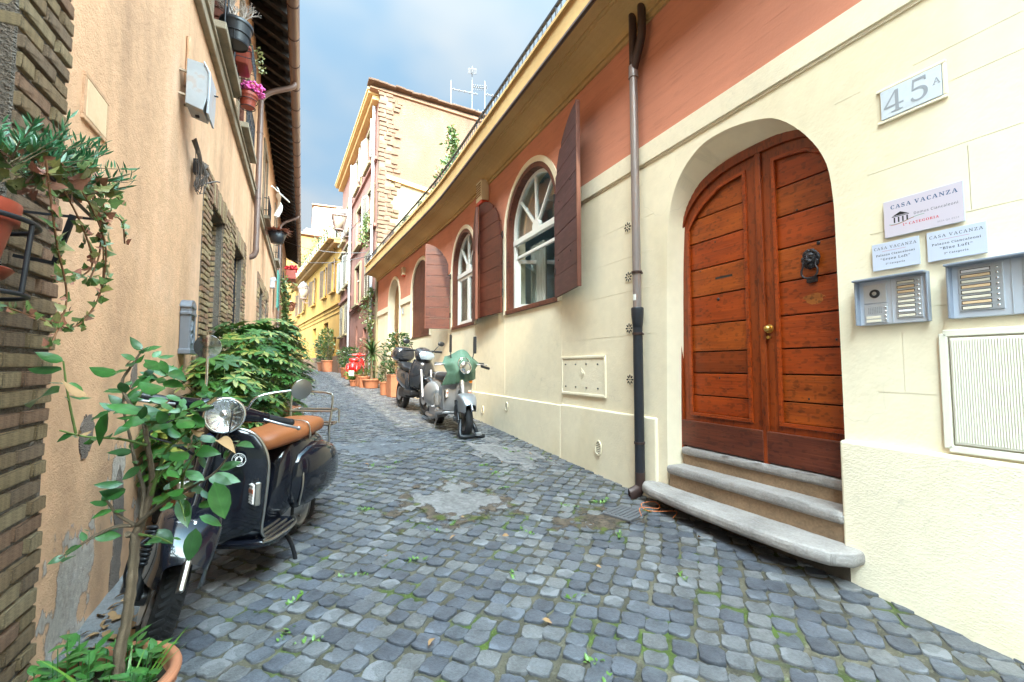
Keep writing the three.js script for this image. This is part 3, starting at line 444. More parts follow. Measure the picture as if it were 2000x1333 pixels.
// latch rod on the free edge of the far leaf of the first window
// ---- bent front with the closed window and the far door
{
  const L = 8.62, w3 = { a: -3.46, b: -1.66 }, fd = { a: -6.42, b: -4.9 }, w3c = (w3.a + w3.b) / 2, w3r = (w3.b - w3.a) / 2, fc = (fd.a + fd.b) / 2, fr = (fd.b - fd.a) / 2;
  const s = shp(rect(-L, -0.3, 0, 5.0)); hole(s, arched(w3.a, w3.b, 2.27, 3.6, w3r)); hole(s, arched(fd.a, fd.b, 0.45, 3.72, fr)); part('wall', onB(uvm(ext(s, 0.34, -0.36))), C.cream, house);
  const cut = (a, b, ys, y) => { const c = (a + b) / 2, R = (b - a) / 2; return [[a, y], ...arc(c, ys, R, R, Math.PI, 0, 24), [b, y]]; };
  part('upper_wall', onB(uvm(ext(shp([[-L, 3.635], ...cut(fd.a - 0.085, fd.b + 0.085, 3.72, 3.635), ...cut(w3.a - 0.08, w3.b + 0.08, 3.64, 3.635), [0, 3.635], [0, 5], [-L, 5]]), 0.022, -0.02))), C.pink, house);
  const bd = (a, b) => rbox(b - a, 0.2, 0.03, 0.006, (a + b) / 2, 3.536, 0.008);
  part('string_band', onB(uvm(M([bd(-L, fd.a - 0.09), bd(fd.b + 0.09, w3.a - 0.09), bd(w3.b + 0.09, 0)]))), C.trim, house);
  part('plinth', onB(uvm(M([rbox(4.8, 1.6, 0.05, 0.012, -2.4, 0.2, 0.0), rbox(0.5, 1.9, 0.06, 0.012, -4.62, 0.55, 0.0)]))), C.cream, house);
  const sur = (a, b, y0, ys, t, z, d) => { const c = (a + b) / 2, R = (b - a) / 2; return ext(shp([[a - t, y0], [a, y0], ...arc(c, ys, R, R, Math.PI, 0, 26), [b, y0], [b + t, y0], ...arc(c, ys, R + t, R + t, 0, Math.PI, 26)]), d, z, 0.004); };
  part('surround', onB(uvm(M([sur(w3.a, w3.b, 2.27, 3.6, 0.08, -0.015, 0.04), sur(fd.a, fd.b, 0.45, 3.72, 0.1, -0.015, 0.05)]))), C.trim, house);
  const cs = subB('shutter', [w3c, 0, -0.06]);
  for (const sx of [-1, 1]) { const g = [0, 1, 2].map((k) => { const a = sx * (0.01 + k * 0.29), b = sx * (0.29 + k * 0.29), x0 = Math.min(a, b), x1 = Math.max(a, b), t = (x) => 3.6 + Math.sqrt(Math.max(0, w3r * w3r - x * x)); return ext(shp([[x0, 2.3], [x1, 2.3], [x1, t(x1)], [(x0 + x1) / 2, t((x0 + x1) / 2)], [x0, t(x0)]]), 0.035, 0, 0.004); }); g.forEach((q) => part('plank', uvm(q), C.shutterR, cs)); }
  part('sill', uvm(rbox(2 * w3r, 0.06, 0.12, 0.006, 0, 2.29, 0)), C.frameWood, cs);
  const fdg = subB('door', [fc, 0, -0.2]);
  part('leaf_frame', uvm(ext(shp(arched(-fr, fr, 0.45, 3.72, fr)), 0.05, -0.05)), C.oldWood, fdg);
  for (const sx of [-1, 1]) for (const [a, b, t] of [[0.62, 1.1, 0], [1.2, 2.3, 0], [2.42, 2.62, 0], [2.75, 3.5, 0], [3.6, 4.1, 1]]) for (const k of [0, 1]) { const x0 = 0.06 + k * 0.34; if (t && k) continue; part('door_panel', uvm(rbox(0.28, b - a, 0.035, 0.012, sx * (x0 + 0.14), (a + b) / 2, 0.01)), C.oldWood, fdg); }
  part('door_strip', uvm(rbox(0.05, 3.6, 0.03, 0.008, 0, 2.3, 0.02)), C.oldWood, fdg);
  part('number_plate', onB(box(0.16, 0.2, 0.01, -4.5, 3.24, 0.008)), C.marble, house);
  part('doorbell_plate', onB(box(0.06, 0.42, 0.02, -4.62, 2.25, 0.012)), C.steel, house);
}
// ---- cornice, parapet and terrace rail, swept along the front
{
  const path = [[3, 2.6], [3, 1], [3, -2], [3, -5], [3, -8.4], [2.992, -9.1], [2.965, -9.8], [2.925, -10.5], [2.86, -11.5], [2.715, -13.6], [2.56, -15.9], [2.4, -18.3]];
  const nrm = path.map((p, i) => { const a = path[Math.max(0, i - 1)], b = path[Math.min(path.length - 1, i + 1)], dx = b[0] - a[0], dz = b[1] - a[1], l = Math.hypot(dx, dz); return [dz / l, -dx / l]; });
  const sweep = (prof) => uvSweep(skin(path.map(([x, z], i) => prof.map(([o, y]) => [x + nrm[i][0] * o, y, z + nrm[i][1] * o])), { closed: false, caps: false }), path, prof);
  function uvSweep(g, pa, pr) { const uv = g.attributes.uv; let s = 0; const acc = pa.map((p, i) => (i ? (s += Math.hypot(p[0] - pa[i - 1][0], p[1] - pa[i - 1][1])) : 0)); let t = 0; const ac2 = pr.map((p, i) => (i ? (t += Math.hypot(p[0] - pr[i - 1][0], p[1] - pr[i - 1][1])) : 0)); for (let i = 0; i < pa.length; i++) for (let j = 0; j < pr.length; j++) uv.setXY(i * pr.length + j, acc[i], ac2[j]); return g; }
  const flatProf = (p) => p.flatMap((q, i) => (i && i < p.length - 1 ? [q, q] : [q])); // doubled points keep the edges crisp
  const crisp = (prof) => { const gs = []; for (let i = 0; i < prof.length - 1; i++) gs.push(sweep([prof[i], prof[i + 1]])); return M(gs); };
  const cove = [[0.0, 4.87], [0.03, 4.87], [0.03, 4.92], [0.06, 4.92], [0.06, 4.95], ...Array.from({ length: 7 }, (_, i) => { const a = (i / 6) * Math.PI * 0.5; return [0.06 + 0.25 * (1 - Math.cos(a)), 4.95 + 0.12 * Math.sin(a)]; }), [0.31, 5.085], [0.35, 5.085], [0.35, 5.1], [0.46, 5.1], [0.46, 5.07], [0.5, 5.07]];
  part('cornice', crisp(cove), C.cornice, house);
  part('gutter_edge', crisp([[0.5, 5.07], [0.525, 5.05], [0.545, 5.065], [0.54, 5.1], [0.49, 5.11]]), C.copperDark, house);
  part('parapet', crisp([[0.49, 5.1], [0.49, 5.42], [0.53, 5.42], [0.53, 5.46], [0.25, 5.46], [0.25, 5.1]]), C.cornice, house);
  part('terrace_floor', uvm(ext(shp([[3 - 0.25, 2.6], [2.75, -9.6], [2.2, -18.3], [9, -18.3], [9, 2.6]].map(([x, z]) => [x, -z])), 0.1, 0).rotateX(-Math.PI / 2).translate(0, 5.2, 0)), C.tile, house);
  const rail = grp('railing', house), pts = []; let acc = 0;
  for (let i = 0; i < path.length - 1; i++) { const [x0, z0] = path[i], [x1, z1] = path[i + 1], l = Math.hypot(x1 - x0, z1 - z0); for (; acc < l; acc += 0.115) { const t = acc / l, nx = lerp(nrm[i][0], nrm[i + 1][0], t), nz = lerp(nrm[i][1], nrm[i + 1][1], t); pts.push([lerp(x0, x1, t) + nx * 0.43, lerp(z0, z1, t) + nz * 0.43]); } acc -= l; }
  const bg = cyl(0.008, 0.008, 0.26, 0, 0, 0, 0, 0, 0, 6), pg = cyl(0.015, 0.015, 0.3, 0, 0, 0, 0, 0, 0, 8);
  pts.forEach(([x, z], i) => { if (z > 1.5) return; part('baluster', i % 12 ? bg : pg, C.iron, rail, [x, 5.6, z]); });
  const off = (o, y) => path.map(([x, z], i) => [x + nrm[i][0] * o, y, z + nrm[i][1] * o]);
  part('handrail', M(off(0.43, 5.74).slice(1).map((p, i) => bar(off(0.43, 5.74)[i], p, 0.035, 0.03))), C.iron, rail);
  part('bottom_rail', M(off(0.43, 5.49).slice(1).map((p, i) => bar(off(0.43, 5.49)[i], p, 0.02, 0.02))), C.iron, rail);
}
// ---- rainwater pipe with its branch
{
  const p = subA('downpipe', [-3.36, 0, 0.085]), X = 0; p.scale.x = p.scale.z = 0.6;
  part('upper_pipe', [cyl(0.068, 0.068, 2.52, X, 3.2, 0, 0, 0, 0, 24)], C.copper, p);
  part('pipe_branch', [cyl(0.066, 0.066, 0.7, X, 4.85, 0.0, 0, 0, 0, 20), tube([[0, 5.15, 0], [0, 5.2, 0.08], [0, 5.22, 0.3]], 0.066, 14, 16), tube([[0.0, 4.42, 0.0], [0.05, 4.5, 0], [0.16, 4.64, 0], [0.215, 4.72, 0], [0.225, 4.8, 0], [0.225, 5.0, 0.0], [0.225, 5.15, 0.02], [0.225, 5.2, 0.2]], 0.068, 40, 18)], C.copperDark, p);
  part('pipe_collar', [cyl(0.078, 0.078, 0.12, X, 4.42, 0, 0, 0, 0, 24), cyl(0.084, 0.084, 0.015, X, 4.36, 0, 0, 0, 0, 24)], C.copper, p);
  part('iron_pipe', [cyl(0.078, 0.078, 1.5, X, 1.1, 0, 0, 0, 0, 24), lathe([[0.07, 1.84], [0.078, 1.8], [0.088, 1.86], [0.1, 1.93], [0.102, 1.99], [0.09, 2.0], [0.07, 2.0]], 24)], C.castIron, p);
  part('shoe', [cyl(0.08, 0.08, 0.12, X, 0.34, 0, 0, 0, 0, 24), tube([[0, 0.3, 0], [0, 0.24, 0.02], [-0.03, 0.2, 0.1], [-0.06, 0.18, 0.17]], 0.07, 16, 18)], C.copperDark, p);
  for (const y of [2.35, 1.74, 0.68]) part('clamp', [cyl(0.088, 0.088, 0.022, X, y, 0, 0, 0, 0, 24), box(0.02, 0.02, 0.12, X, y, -0.06), sph(0.016, X + 0.1, y, 0, 1, 1, 1, 8, 6), sph(0.016, X - 0.1, y, 0, 1, 1, 1, 8, 6)], C.copperDark, p);
  part('paper_label', [new THREE.CylinderGeometry(0.0695, 0.0695, 0.06, 12, 1, true, -0.6, 1.2).translate(X, 2.1, 0)], C.white, p);
}
// ---- hatch, vents, rosettes
{
  const h = subA('wall_hatch', [-4.455, 1.305, 0]);
  part('hatch_frame', uvm(M([rbox(0.94, 0.035, 0.04, 0.008, 0, 0.225, 0), rbox(0.94, 0.035, 0.04, 0.008, 0, -0.225, 0), rbox(0.035, 0.43, 0.04, 0.008, -0.455, 0, 0), rbox(0.035, 0.43, 0.04, 0.008, 0.455, 0, 0)])), C.trim, h);
  part('hatch_plate', uvm(rbox(0.88, 0.42, 0.02, 0.004, 0, 0, 0.001)), C.trim, h);
  part('emblem', [rbox(0.09, 0.09, 0.008, 0.002, 0, 0.03, 0.012, 0, 0, Math.PI / 4), rbox(0.05, 0.05, 0.008, 0.002, 0, 0.03, 0.017, 0, 0, Math.PI / 4)], C.trim, h);
  for (const x of [-0.36, -0.13, 0.1, 0.33]) for (const y of [-0.14, 0.14]) part('bolt', cyl(0.01, 0.01, 0.012, x, y, 0.014, Math.PI / 2, 0, 0, 8), C.darkMetal, h);
  for (const y of [2.884, 2.355, 1.814, 1.283]) { const q = subA('vent_rosette', [-3.58, y, 0.003]); part('vent_plate', cyl(0.06, 0.06, 0.006, 0, 0, 0, Math.PI / 2), C.trim, q); part('vent_slots', Array.from({ length: 8 }, (_, i) => { const a = (i * Math.PI) / 4; return ext(shp(arc(0, 0, 0.017, 0.0085, 0, 2 * Math.PI, 10)), 0.004, 0).rotateZ(a).translate(Math.cos(a) * 0.037, Math.sin(a) * 0.037, 0.001); }).concat([cyl(0.008, 0.008, 0.005, 0, 0, 0.002, Math.PI / 2)]), C.dark, q); }
  for (const [x, y, s] of [[-4.1, 0.503, 1], [-6.64, 0.757, 0.9], [-7.75, 0.6, 0.9]]) { const q = subA('vent_grille', [x, y, 0.03]); part('vent_ring', [ext(hole(shp(arc(0, 0, 0.062 * s, 0.085 * s, 0, 2 * Math.PI, 24)), arc(0, 0, 0.048 * s, 0.07 * s, 0, 2 * Math.PI, 24)), 0.014, 0)], C.trim, q); part('vent_back', [ext(shp(arc(0, 0, 0.05 * s, 0.072 * s, 0, 2 * Math.PI, 20)), 0.002, 0)], C.dark, q); part('vent_louvre', Array.from({ length: 6 }, (_, i) => box(0.088 * s, 0.01 * s, 0.008, 0, (-0.05 + i * 0.02) * s, 0.006)), C.trim, q); }
}
// ---------------------------------------------------------------- ochre house along the left
const LRY = Math.PI / 2 + 0.017; // local x = along the street, local z = out into it
const ochre = thing('plastered_house', 'ochre plastered house with bare brick window surrounds and deep dark wooden eaves', 'house', [-1.1, 0, -3.4], LRY);
{
  const N = -5, F = 27, r = rng(21);
  const op = { w1: [2.78, 3.72, 0.6, 3.4], w2: [4.72, 5.9, 1.4, 3.42], w3: [9.25, 10.3, 1.6, 3.45], w3b: [11.3, 12.1, 1.6, 3.45], dr: [-3.2, -1.12, -0.5, 6.2] };
  const up = [[2.35, 3.5, 5.3, 7.3], [4.6, 5.7, 5.3, 7.3], [9.5, 10.5, 5.35, 7.2], [14.5, 15.6, 5.35, 7.2], [19.5, 20.5, 5.35, 7.1]];
  const s = shp(rect(N, -1, F, 8.35)); for (const k of Object.values(op)) hole(s, rect(k[0], k[2], k[1], k[3])); for (const k of up) hole(s, rect(k[0], k[2], k[1], k[3]));
  part('wall', uvm(ext(s, 0.4, -0.4)), C.ochre, ochre);
  part('house_back', [box(F - N, 9.4, 0.2, (F + N) / 2, 3.7, -5), box(0.2, 9.3, 4.6, N + 0.1, 3.7, -2.7)], C.ochre, ochre);
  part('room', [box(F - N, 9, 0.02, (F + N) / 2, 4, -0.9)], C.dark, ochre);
  // string course and its upper moulding
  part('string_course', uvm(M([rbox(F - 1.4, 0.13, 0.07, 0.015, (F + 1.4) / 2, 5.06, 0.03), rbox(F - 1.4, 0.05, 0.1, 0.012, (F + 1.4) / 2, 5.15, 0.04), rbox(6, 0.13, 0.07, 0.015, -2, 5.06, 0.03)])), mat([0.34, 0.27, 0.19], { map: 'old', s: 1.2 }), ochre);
  // bricks, each one a piece
  const bg = Array.from({ length: 6 }, () => { const g = new RoundedBoxGeometry(1, 1, 1, 1, 0.07), p = g.attributes.position; for (let i = 0; i < p.count; i++) p.setXYZ(i, p.getX(i) * 1 + 0, p.getY(i) * (1 + 0.06 * Math.sin(i * 3.1 + r() * 2)), p.getZ(i) * (1 + 0.03 * Math.sin(i * 1.7))); g.computeVertexNormals(); return g; });
  let nBrick = 0; const joined = [[], [], [], [], []]; const brick = (x0, x1, y0, y1, z0, z1, parent) => { if (nBrick++ >= 300) { joined[(r() * 5) | 0].push(bg[(r() * 6) | 0].clone().scale(x1 - x0, y1 - y0, z1 - z0).rotateX((r() - 0.5) * 0.03).rotateZ((r() - 0.5) * 0.02).translate((x0 + x1) / 2, (y0 + y1) / 2, (z0 + z1) / 2)); return; } const m = part('brick', bg[(r() * 6) | 0], brickM[(r() * 5) | 0], parent, [(x0 + x1) / 2, (y0 + y1) / 2, (z0 + z1) / 2], [(r() - 0.5) * 0.03, (r() - 0.5) * 0.03, (r() - 0.5) * 0.02]); m.scale.set(x1 - x0, y1 - y0, z1 - z0); };
  const coursed = (x0, x1, y0, y1, zf, parent, { h = 0.052, len = 0.25, gap = 0.017, depth = 0.1, odd = 0 } = {}) => { let k = 0; for (let y = y0; y < y1 - 0.03; y += h + gap, k++) { const hh = Math.min(h, y1 - y) * (0.9 + 0.18 * r()); let x = x0 + (odd ? (k & 1 ? 0 : -len * 0.4) : k & 1 ? -len * 0.45 : 0) - r() * 0.03; while (x < x1 - 0.02) { const l = len * (0.85 + 0.3 * r()), a = Math.max(x, x0 + (r() - 0.3) * 0.012), b = Math.min(x + l, x1 + (r() - 0.5) * 0.02); if (b - a > 0.04) { const z = zf + (r() - 0.5) * 0.014; brick(a, b, y, y + hh, z - depth, z, parent); } x += l + gap * 0.8; } } };
  // near door surround on the very left edge of the view
  const pier = grp('door_surround', ochre); part('mortar_bed', uvm(M([box(0.38, 7.6, 0.06, -0.93, 3.0, -0.02), box(0.05, 7.6, 0.5, -1.09, 3.0, -0.27)])), C.mortar, pier);
  coursed(-1.12, -0.745, -0.3, 4.6, 0.028, pier, { h: 0.058, len: 0.27, gap: 0.02 });
  for (let y = -0.3, k = 0; y < 4.6; y += 0.08, k++) brick(-1.135, -1.085, y, y + 0.058, k & 1 ? -0.25 : -0.3, -0.075, pier);
  part('door_leaf', uvm(box(2.1, 6.8, 0.05, -2.16, 2.9, -0.38)), C.dark, ochre);
  // window surrounds of bare brick
  const sur = (x0, x1, y0, y1, wL, wR, top, parent, gaps) => {
    part('mortar_bed', uvm(M([box(wL, y1 - y0 + top, 0.04, x0 - wL / 2, (y0 + y1 + top) / 2, -0.012), box(wR, y1 - y0 + top, 0.04, x1 + wR / 2, (y0 + y1 + top) / 2, -0.012), box(x1 - x0, top, 0.04, (x0 + x1) / 2, y1 + top / 2, -0.012), box(0.03, y1 - y0, 0.4, x1 + 0.0, (y0 + y1) / 2, -0.21), box(x1 - x0, 0.03, 0.4, (x0 + x1) / 2, y1 + 0.01, -0.21)])), C.mortar, parent);
    coursed(x0 - wL, x0, y0, y1 + top, 0.03, parent, gaps); coursed(x1, x1 + wR, y0, y1 + top, 0.03, parent, gaps);
    for (let x = x0; x < x1; x += 0.07) brick(x, x + 0.054, y1, y1 + top * (0.85 + 0.15 * r()), -0.08, 0.03 + (r() - 0.5) * 0.012, parent); // soldier course
    for (let y = y0, k = 0; y < y1; y += 0.071, k++) { brick(x1 - 0.03, x1 + 0.02, y, y + 0.054, -0.2, -0.075, parent); if (k & 1) brick(x1 - 0.03, x1 + 0.02, y, y + 0.054, -0.4, -0.22, parent); else brick(x1 - 0.03, x1 + 0.02, y, y + 0.054, -0.36, -0.22, parent); }
  };
  const win = (k, wL, wR, top, g = {}) => { const p = grp('window', ochre); sur(k[0], k[1], k[2], k[3], wL, wR, top, p, g); part('pane', box(k[1] - k[0], k[3] - k[2], 0.02, (k[0] + k[1]) / 2, (k[2] + k[3]) / 2, -0.42), C.dark, p); return p; };
  const a = win(op.w1, 0.42, 0.5, 0.3), b = win(op.w2, 0.4, 0.35, 0.3); win(op.w3, 0.45, 0.4, 0.3, { h: 0.1, len: 0.4 }); win(op.w3b, 0.4, 0.4, 0.3, { h: 0.1, len: 0.4 });
  joined.forEach((q, k) => { if (q.length) part('brickwork', q, brickM[k], ochre).userData.kind = 'stuff'; });
  part('window_bar', Array.from({ length: 9 }, (_, i) => rod([4.72 + 0.14 * i + 0.03, 1.4, -0.1], [4.72 + 0.14 * i + 0.03, 3.42, -0.1], 0.011)).concat([1.7, 2.2, 2.7, 3.2].map((y) => rod([4.7, y, -0.1], [5.9, y, -0.1], 0.012))), C.iron, b);
  // first-floor windows with stone sills and little iron rails
  up.forEach((k, i) => {
    const p = grp('window', ochre), c = (k[0] + k[1]) / 2, w = k[1] - k[0];
    part('sill', uvm(rbox(w + 0.3, 0.09, 0.24, 0.015, c, k[2] - 0.045, 0.06)), C.sillOld, p);
    part('shutter_leaf', uvm(M([box(0.05, k[3] - k[2], 0.34, k[1] - 0.03, (k[2] + k[3]) / 2, -0.2), ...Array.from({ length: 14 }, (_, j) => box(0.06, 0.02, 0.28, k[1] - 0.05, k[2] + 0.1 + j * 0.135, -0.2, 0, 0, 0.3))])), C.frameWood, p);
    part('pane', box(w, k[3] - k[2], 0.02, c, (k[2] + k[3]) / 2, -0.3), C.dark, p);
    coursedJamb(k, p); const R = [];
    for (let j = 0; j <= 6; j++) R.push(rod([k[0] + (w * j) / 6, k[2], 0.14], [k[0] + (w * j) / 6, k[2] + 0.55, 0.14], 0.009)); R.push(rod([k[0], k[2] + 0.55, 0.14], [k[1], k[2] + 0.55, 0.14], 0.012), rod([k[0], k[2] + 0.12, 0.14], [k[1], k[2] + 0.12, 0.14], 0.01), rod([k[0], k[2] + 0.5, 0.14], [k[0], k[2] + 0.5, -0.05], 0.012), rod([k[1], k[2] + 0.5, 0.14], [k[1], k[2] + 0.5, -0.05], 0.012));
    for (let j = 0; j < 5; j++) R.push(new THREE.TorusGeometry(0.05, 0.006, 6, 14).translate(k[0] + (w * (j + 0.5)) / 6, k[2] + 0.3, 0.14));
    part('window_rail', R, C.iron, p);
  });
  function coursedJamb(k, p) { part('jamb', uvm(M([rbox(0.16, k[3] - k[2] + 0.2, 0.05, 0.01, k[0] - 0.08, (k[2] + k[3]) / 2 + 0.1, 0.01), rbox(0.16, k[3] - k[2] + 0.2, 0.05, 0.01, k[1] + 0.08, (k[2] + k[3]) / 2 + 0.1, 0.01), rbox(k[1] - k[0], 0.2, 0.05, 0.01, (k[0] + k[1]) / 2, k[3] + 0.1, 0.01)])), mat([0.4, 0.31, 0.22], { map: 'brick', s: 0.5, bump: 'stucco', bs: 0.3, bd: 0.01 }), p); }
  // eaves: boards on rafters, gutter, roof tiles
  const ex = 0.7, ey0 = 8.32, ey1 = 7.86, e = grp('eaves', ochre); // soffit runs from the wall out and down
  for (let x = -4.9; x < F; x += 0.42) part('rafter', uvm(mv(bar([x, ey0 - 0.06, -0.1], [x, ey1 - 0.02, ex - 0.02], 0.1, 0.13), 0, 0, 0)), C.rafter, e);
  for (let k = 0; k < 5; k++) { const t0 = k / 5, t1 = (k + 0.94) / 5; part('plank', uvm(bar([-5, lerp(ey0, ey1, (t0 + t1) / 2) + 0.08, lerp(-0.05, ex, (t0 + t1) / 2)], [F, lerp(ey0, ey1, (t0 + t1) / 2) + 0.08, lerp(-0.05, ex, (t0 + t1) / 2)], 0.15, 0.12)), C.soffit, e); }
  const roof = part('roof', uvm(skin([[-5.2], [F]].map(([x]) => [[x, ey1 + 0.24, ex + 0.02], [x, ey1 + 0.3, ex + 0.02], [x, ey0 + 2.8, -5], [x, ey0 + 2.6, -5]]), { closed: true })), C.tile, ochre);
  const tl = []; for (let x = -5; x < F; x += 0.22) tl.push(new THREE.CylinderGeometry(0.09, 0.1, 0.5, 8, 1, true, 0, Math.PI).rotateZ(0).rotateX(-Math.PI / 2 + 0.55).translate(x, ey1 + 0.36, ex - 0.14)); part('eaves_tiles', tl, C.tile, roof).userData.kind = 'stuff';
  const gy0 = 7.78, gz = 0.74; const half = []; for (let i = 0; i <= 10; i++) { const t = Math.PI + (Math.PI * i) / 10; half.push([0.095 * Math.cos(t), 0.095 * Math.sin(t)]); }
  part('gutter', skin([-5.1, F].map((x) => [...half.map(([z, y]) => [x, gy0 + y, gz + z]), [x, gy0 + 0.02, gz + 0.105], [x, gy0 + 0.02, gz + 0.085], ...half.slice().reverse().map(([z, y]) => [x, gy0 + y * 0.9, gz + z * 0.9]), [x, gy0 + 0.02, gz - 0.09]]), { closed: true }), C.copperLeft, ochre);
  part('gutter_bracket', Array.from({ length: 34 }, (_, i) => new THREE.TorusGeometry(0.1, 0.009, 6, 12, Math.PI).rotateZ(Math.PI).rotateY(Math.PI / 2).translate(-2 + i * 0.85, gy0, gz)), C.copperDark, ochre);
  const dp = (x, yb) => part('rain_pipe', [tube([[x + 0.0, gy0 - 0.08, gz], [x, gy0 - 0.2, gz - 0.05], [x, gy0 - 0.42, 0.3], [x, gy0 - 0.6, 0.13], [x, gy0 - 0.75, 0.11], [x, gy0 - 1.2, 0.11]], 0.055, 40, 12), cyl(0.058, 0.058, 6.7 - yb, x, (6.7 + yb) / 2, 0.11), tube([[x, yb + 0.1, 0.11], [x, yb, 0.11], [x, yb - 0.12, 0.06], [x, yb - 0.16, -0.05]], 0.058, 14, 12), cyl(0.066, 0.066, 0.03, x, 4.98, 0.11), cyl(0.066, 0.066, 0.03, x, 6.4, 0.11)], C.copperLeft, ochre);
  dp(7.05, 3.85); dp(16.5, 0.6);
  // patches where the plaster has come away, thin raised mortar
  const pm = mat([0.3, 0.235, 0.2], { map: 'stone', s: 0.5, bump: 'stucco', bs: 0.3, bd: 0.012 }), pale = mat([0.5, 0.46, 0.42], { map: 'old', s: 1.0, bump: 'bump', bs: 0.5, bd: 0.004 });
  const blob = (pts, m, d = 0.012) => { const c = curve(pts.map(([x, y]) => [x, y, 0]), true).getPoints(50), q = rng(pts.length + 3); part('bare_patch', uvm(ext(shp(c.map((p) => [p.x + (q() - 0.5) * 0.02, p.y + (q() - 0.5) * 0.02])), d, -0.006)), m, ochre); };
  blob([[0.16, 0.0], [0.2, 0.35], [0.16, 0.6], [0.24, 0.78], [0.34, 0.5], [0.33, 0.2], [0.3, 0.0]], pm); blob([[-0.32, 0.93], [-0.22, 0.98], [-0.2, 1.12], [-0.3, 1.15], [-0.36, 1.05]], pm); blob([[0.36, 1.28], [0.46, 1.3], [0.46, 1.46], [0.38, 1.42]], pm); blob([[1.0, 0.2], [1.3, 0.2], [1.28, 0.75], [1.1, 0.6]], pm);
  { const t = T.feather.clone(); t.channel = 1; t.needsUpdate = true; const wash = mat([0.62, 0.55, 0.5], { map: 'old', s: 1.0, bump: 'bump', bs: 0.5, bd: 0.004 }); wash.alphaMap = t; wash.transparent = true;
    for (const [x, y, w, h] of [[-0.35, 0.3, 0.75, 1.1], [0.72, 0.5, 0.5, 0.8], [0.2, 0.75, 0.4, 0.7]]) { const g = uvm(new THREE.PlaneGeometry(w, h).toNonIndexed().translate(x, y, 0.0035)), p = g.attributes.position, q = new Float32Array(p.count * 2); for (let i = 0; i < p.count; i++) { q[i * 2] = (p.getX(i) - x) / w + 0.5; q[i * 2 + 1] = (p.getY(i) - y) / h + 0.5; } g.setAttribute('uv1', new THREE.BufferAttribute(q, 2)); part('whitewash_stain', g, wash, ochre); } }
  // cream meter hatch set in the wall
  const h = grp('wall_hatch', ochre, [-0.4, 2.803, 0]); part('hatch_plate', uvm(rbox(0.25, 0.2, 0.02, 0.004, 0, 0, 0.004)), mat([0.82, 0.58, 0.36], { map: 'plaster', s: 0.5 }), h); part('hatch_frame', uvm(M([rbox(0.3, 0.024, 0.024, 0.004, 0, 0.112, 0.002), rbox(0.3, 0.024, 0.024, 0.004, 0, -0.112, 0.002), rbox(0.024, 0.2, 0.024, 0.004, -0.138, 0, 0.002), rbox(0.024, 0.2, 0.024, 0.004, 0.138, 0, 0.002)])), C.ochre, h);
  part('wall_lamp', [rbox(0.2, 0.28, 0.14, 0.03, 13.3, 4.2, 0.07), cyl(0.09, 0.12, 0.1, 13.3, 4.38, 0.08)], C.steel, ochre);
}
// ---------------------------------------------------------------- far houses
function frameOf([px, pz], [dx, dz]) { const l = Math.hypot(dx, dz), o = { ux: -dx / l, uz: -dz / l }; return Math.atan2(-o.uz, o.ux); } // local x = back towards the viewer
const winParts = (parent, x, y, w, h, { shut = 0, frame = C.trim, open = C.dark, sm = C.frameWood, z = 0, sill = true, head = false, louvre = false } = {}) => {
  const p = grp('window', parent, [x, y, z]);
  part('frame', [rbox(w + 0.3, 0.13, 0.1, 0.012, 0, h / 2 + 0.065, 0.03), rbox(0.13, h, 0.09, 0.012, -w / 2 - 0.065, 0, 0.03), rbox(0.13, h, 0.09, 0.012, w / 2 + 0.065, 0, 0.03)].concat(head ? [rbox(w + 0.6, 0.12, 0.26, 0.02, 0, h / 2 + 0.3, 0.1), rbox(w + 0.4, 0.12, 0.12, 0.02, 0, h / 2 + 0.19, 0.05)] : []), frame, p);
  if (sill) part('sill', rbox(w + 0.42, 0.11, 0.24, 0.015, 0, -h / 2 - 0.055, 0.09), frame, p);
  part('pane', [box(w, h, 0.03, 0, 0, -0.12)], open, p); part('sash', [box(0.05, h, 0.04, 0, 0, -0.09), box(w, 0.05, 0.04, 0, h * 0.18, -0.09)], C.white, p);
  if (shut) for (const s of [-1, 1]) { const ang = shut === 2 ? 0 : s * 1.25, q = grp('shutter', parent, [x + s * w / 2, y, z + 0.05], [0, 0, 0]); q.rotation.y = shut === 2 ? 0 : shut === 1 ? s * -0.28 + (s > 0 ? 0 : Math.PI * 0) : ang; const W = w / 2, X = shut === 2 ? -s : s; part('shutter_frame', [box(W, 0.06, 0.045, (X * W) / 2, h / 2 - 0.03, 0), box(W, 0.06, 0.045, (X * W) / 2, -h / 2 + 0.03, 0), box(0.05, h, 0.045, X * 0.025, 0, 0), box(0.05, h, 0.045, X * (W - 0.025), 0, 0)], sm, q); part('slat', Array.from({ length: Math.round(h / 0.1) }, (_, i) => box(W - 0.08, 0.075, 0.012, (X * W) / 2, -h / 2 + 0.09 + i * 0.1, 0, 0.6)), sm, q); }
  return p;
};
const greyGreen = mat([0.42, 0.47, 0.47], { r: 0.6 }), greyWood = mat([0.12, 0.08, 0.065], { r: 0.7 });
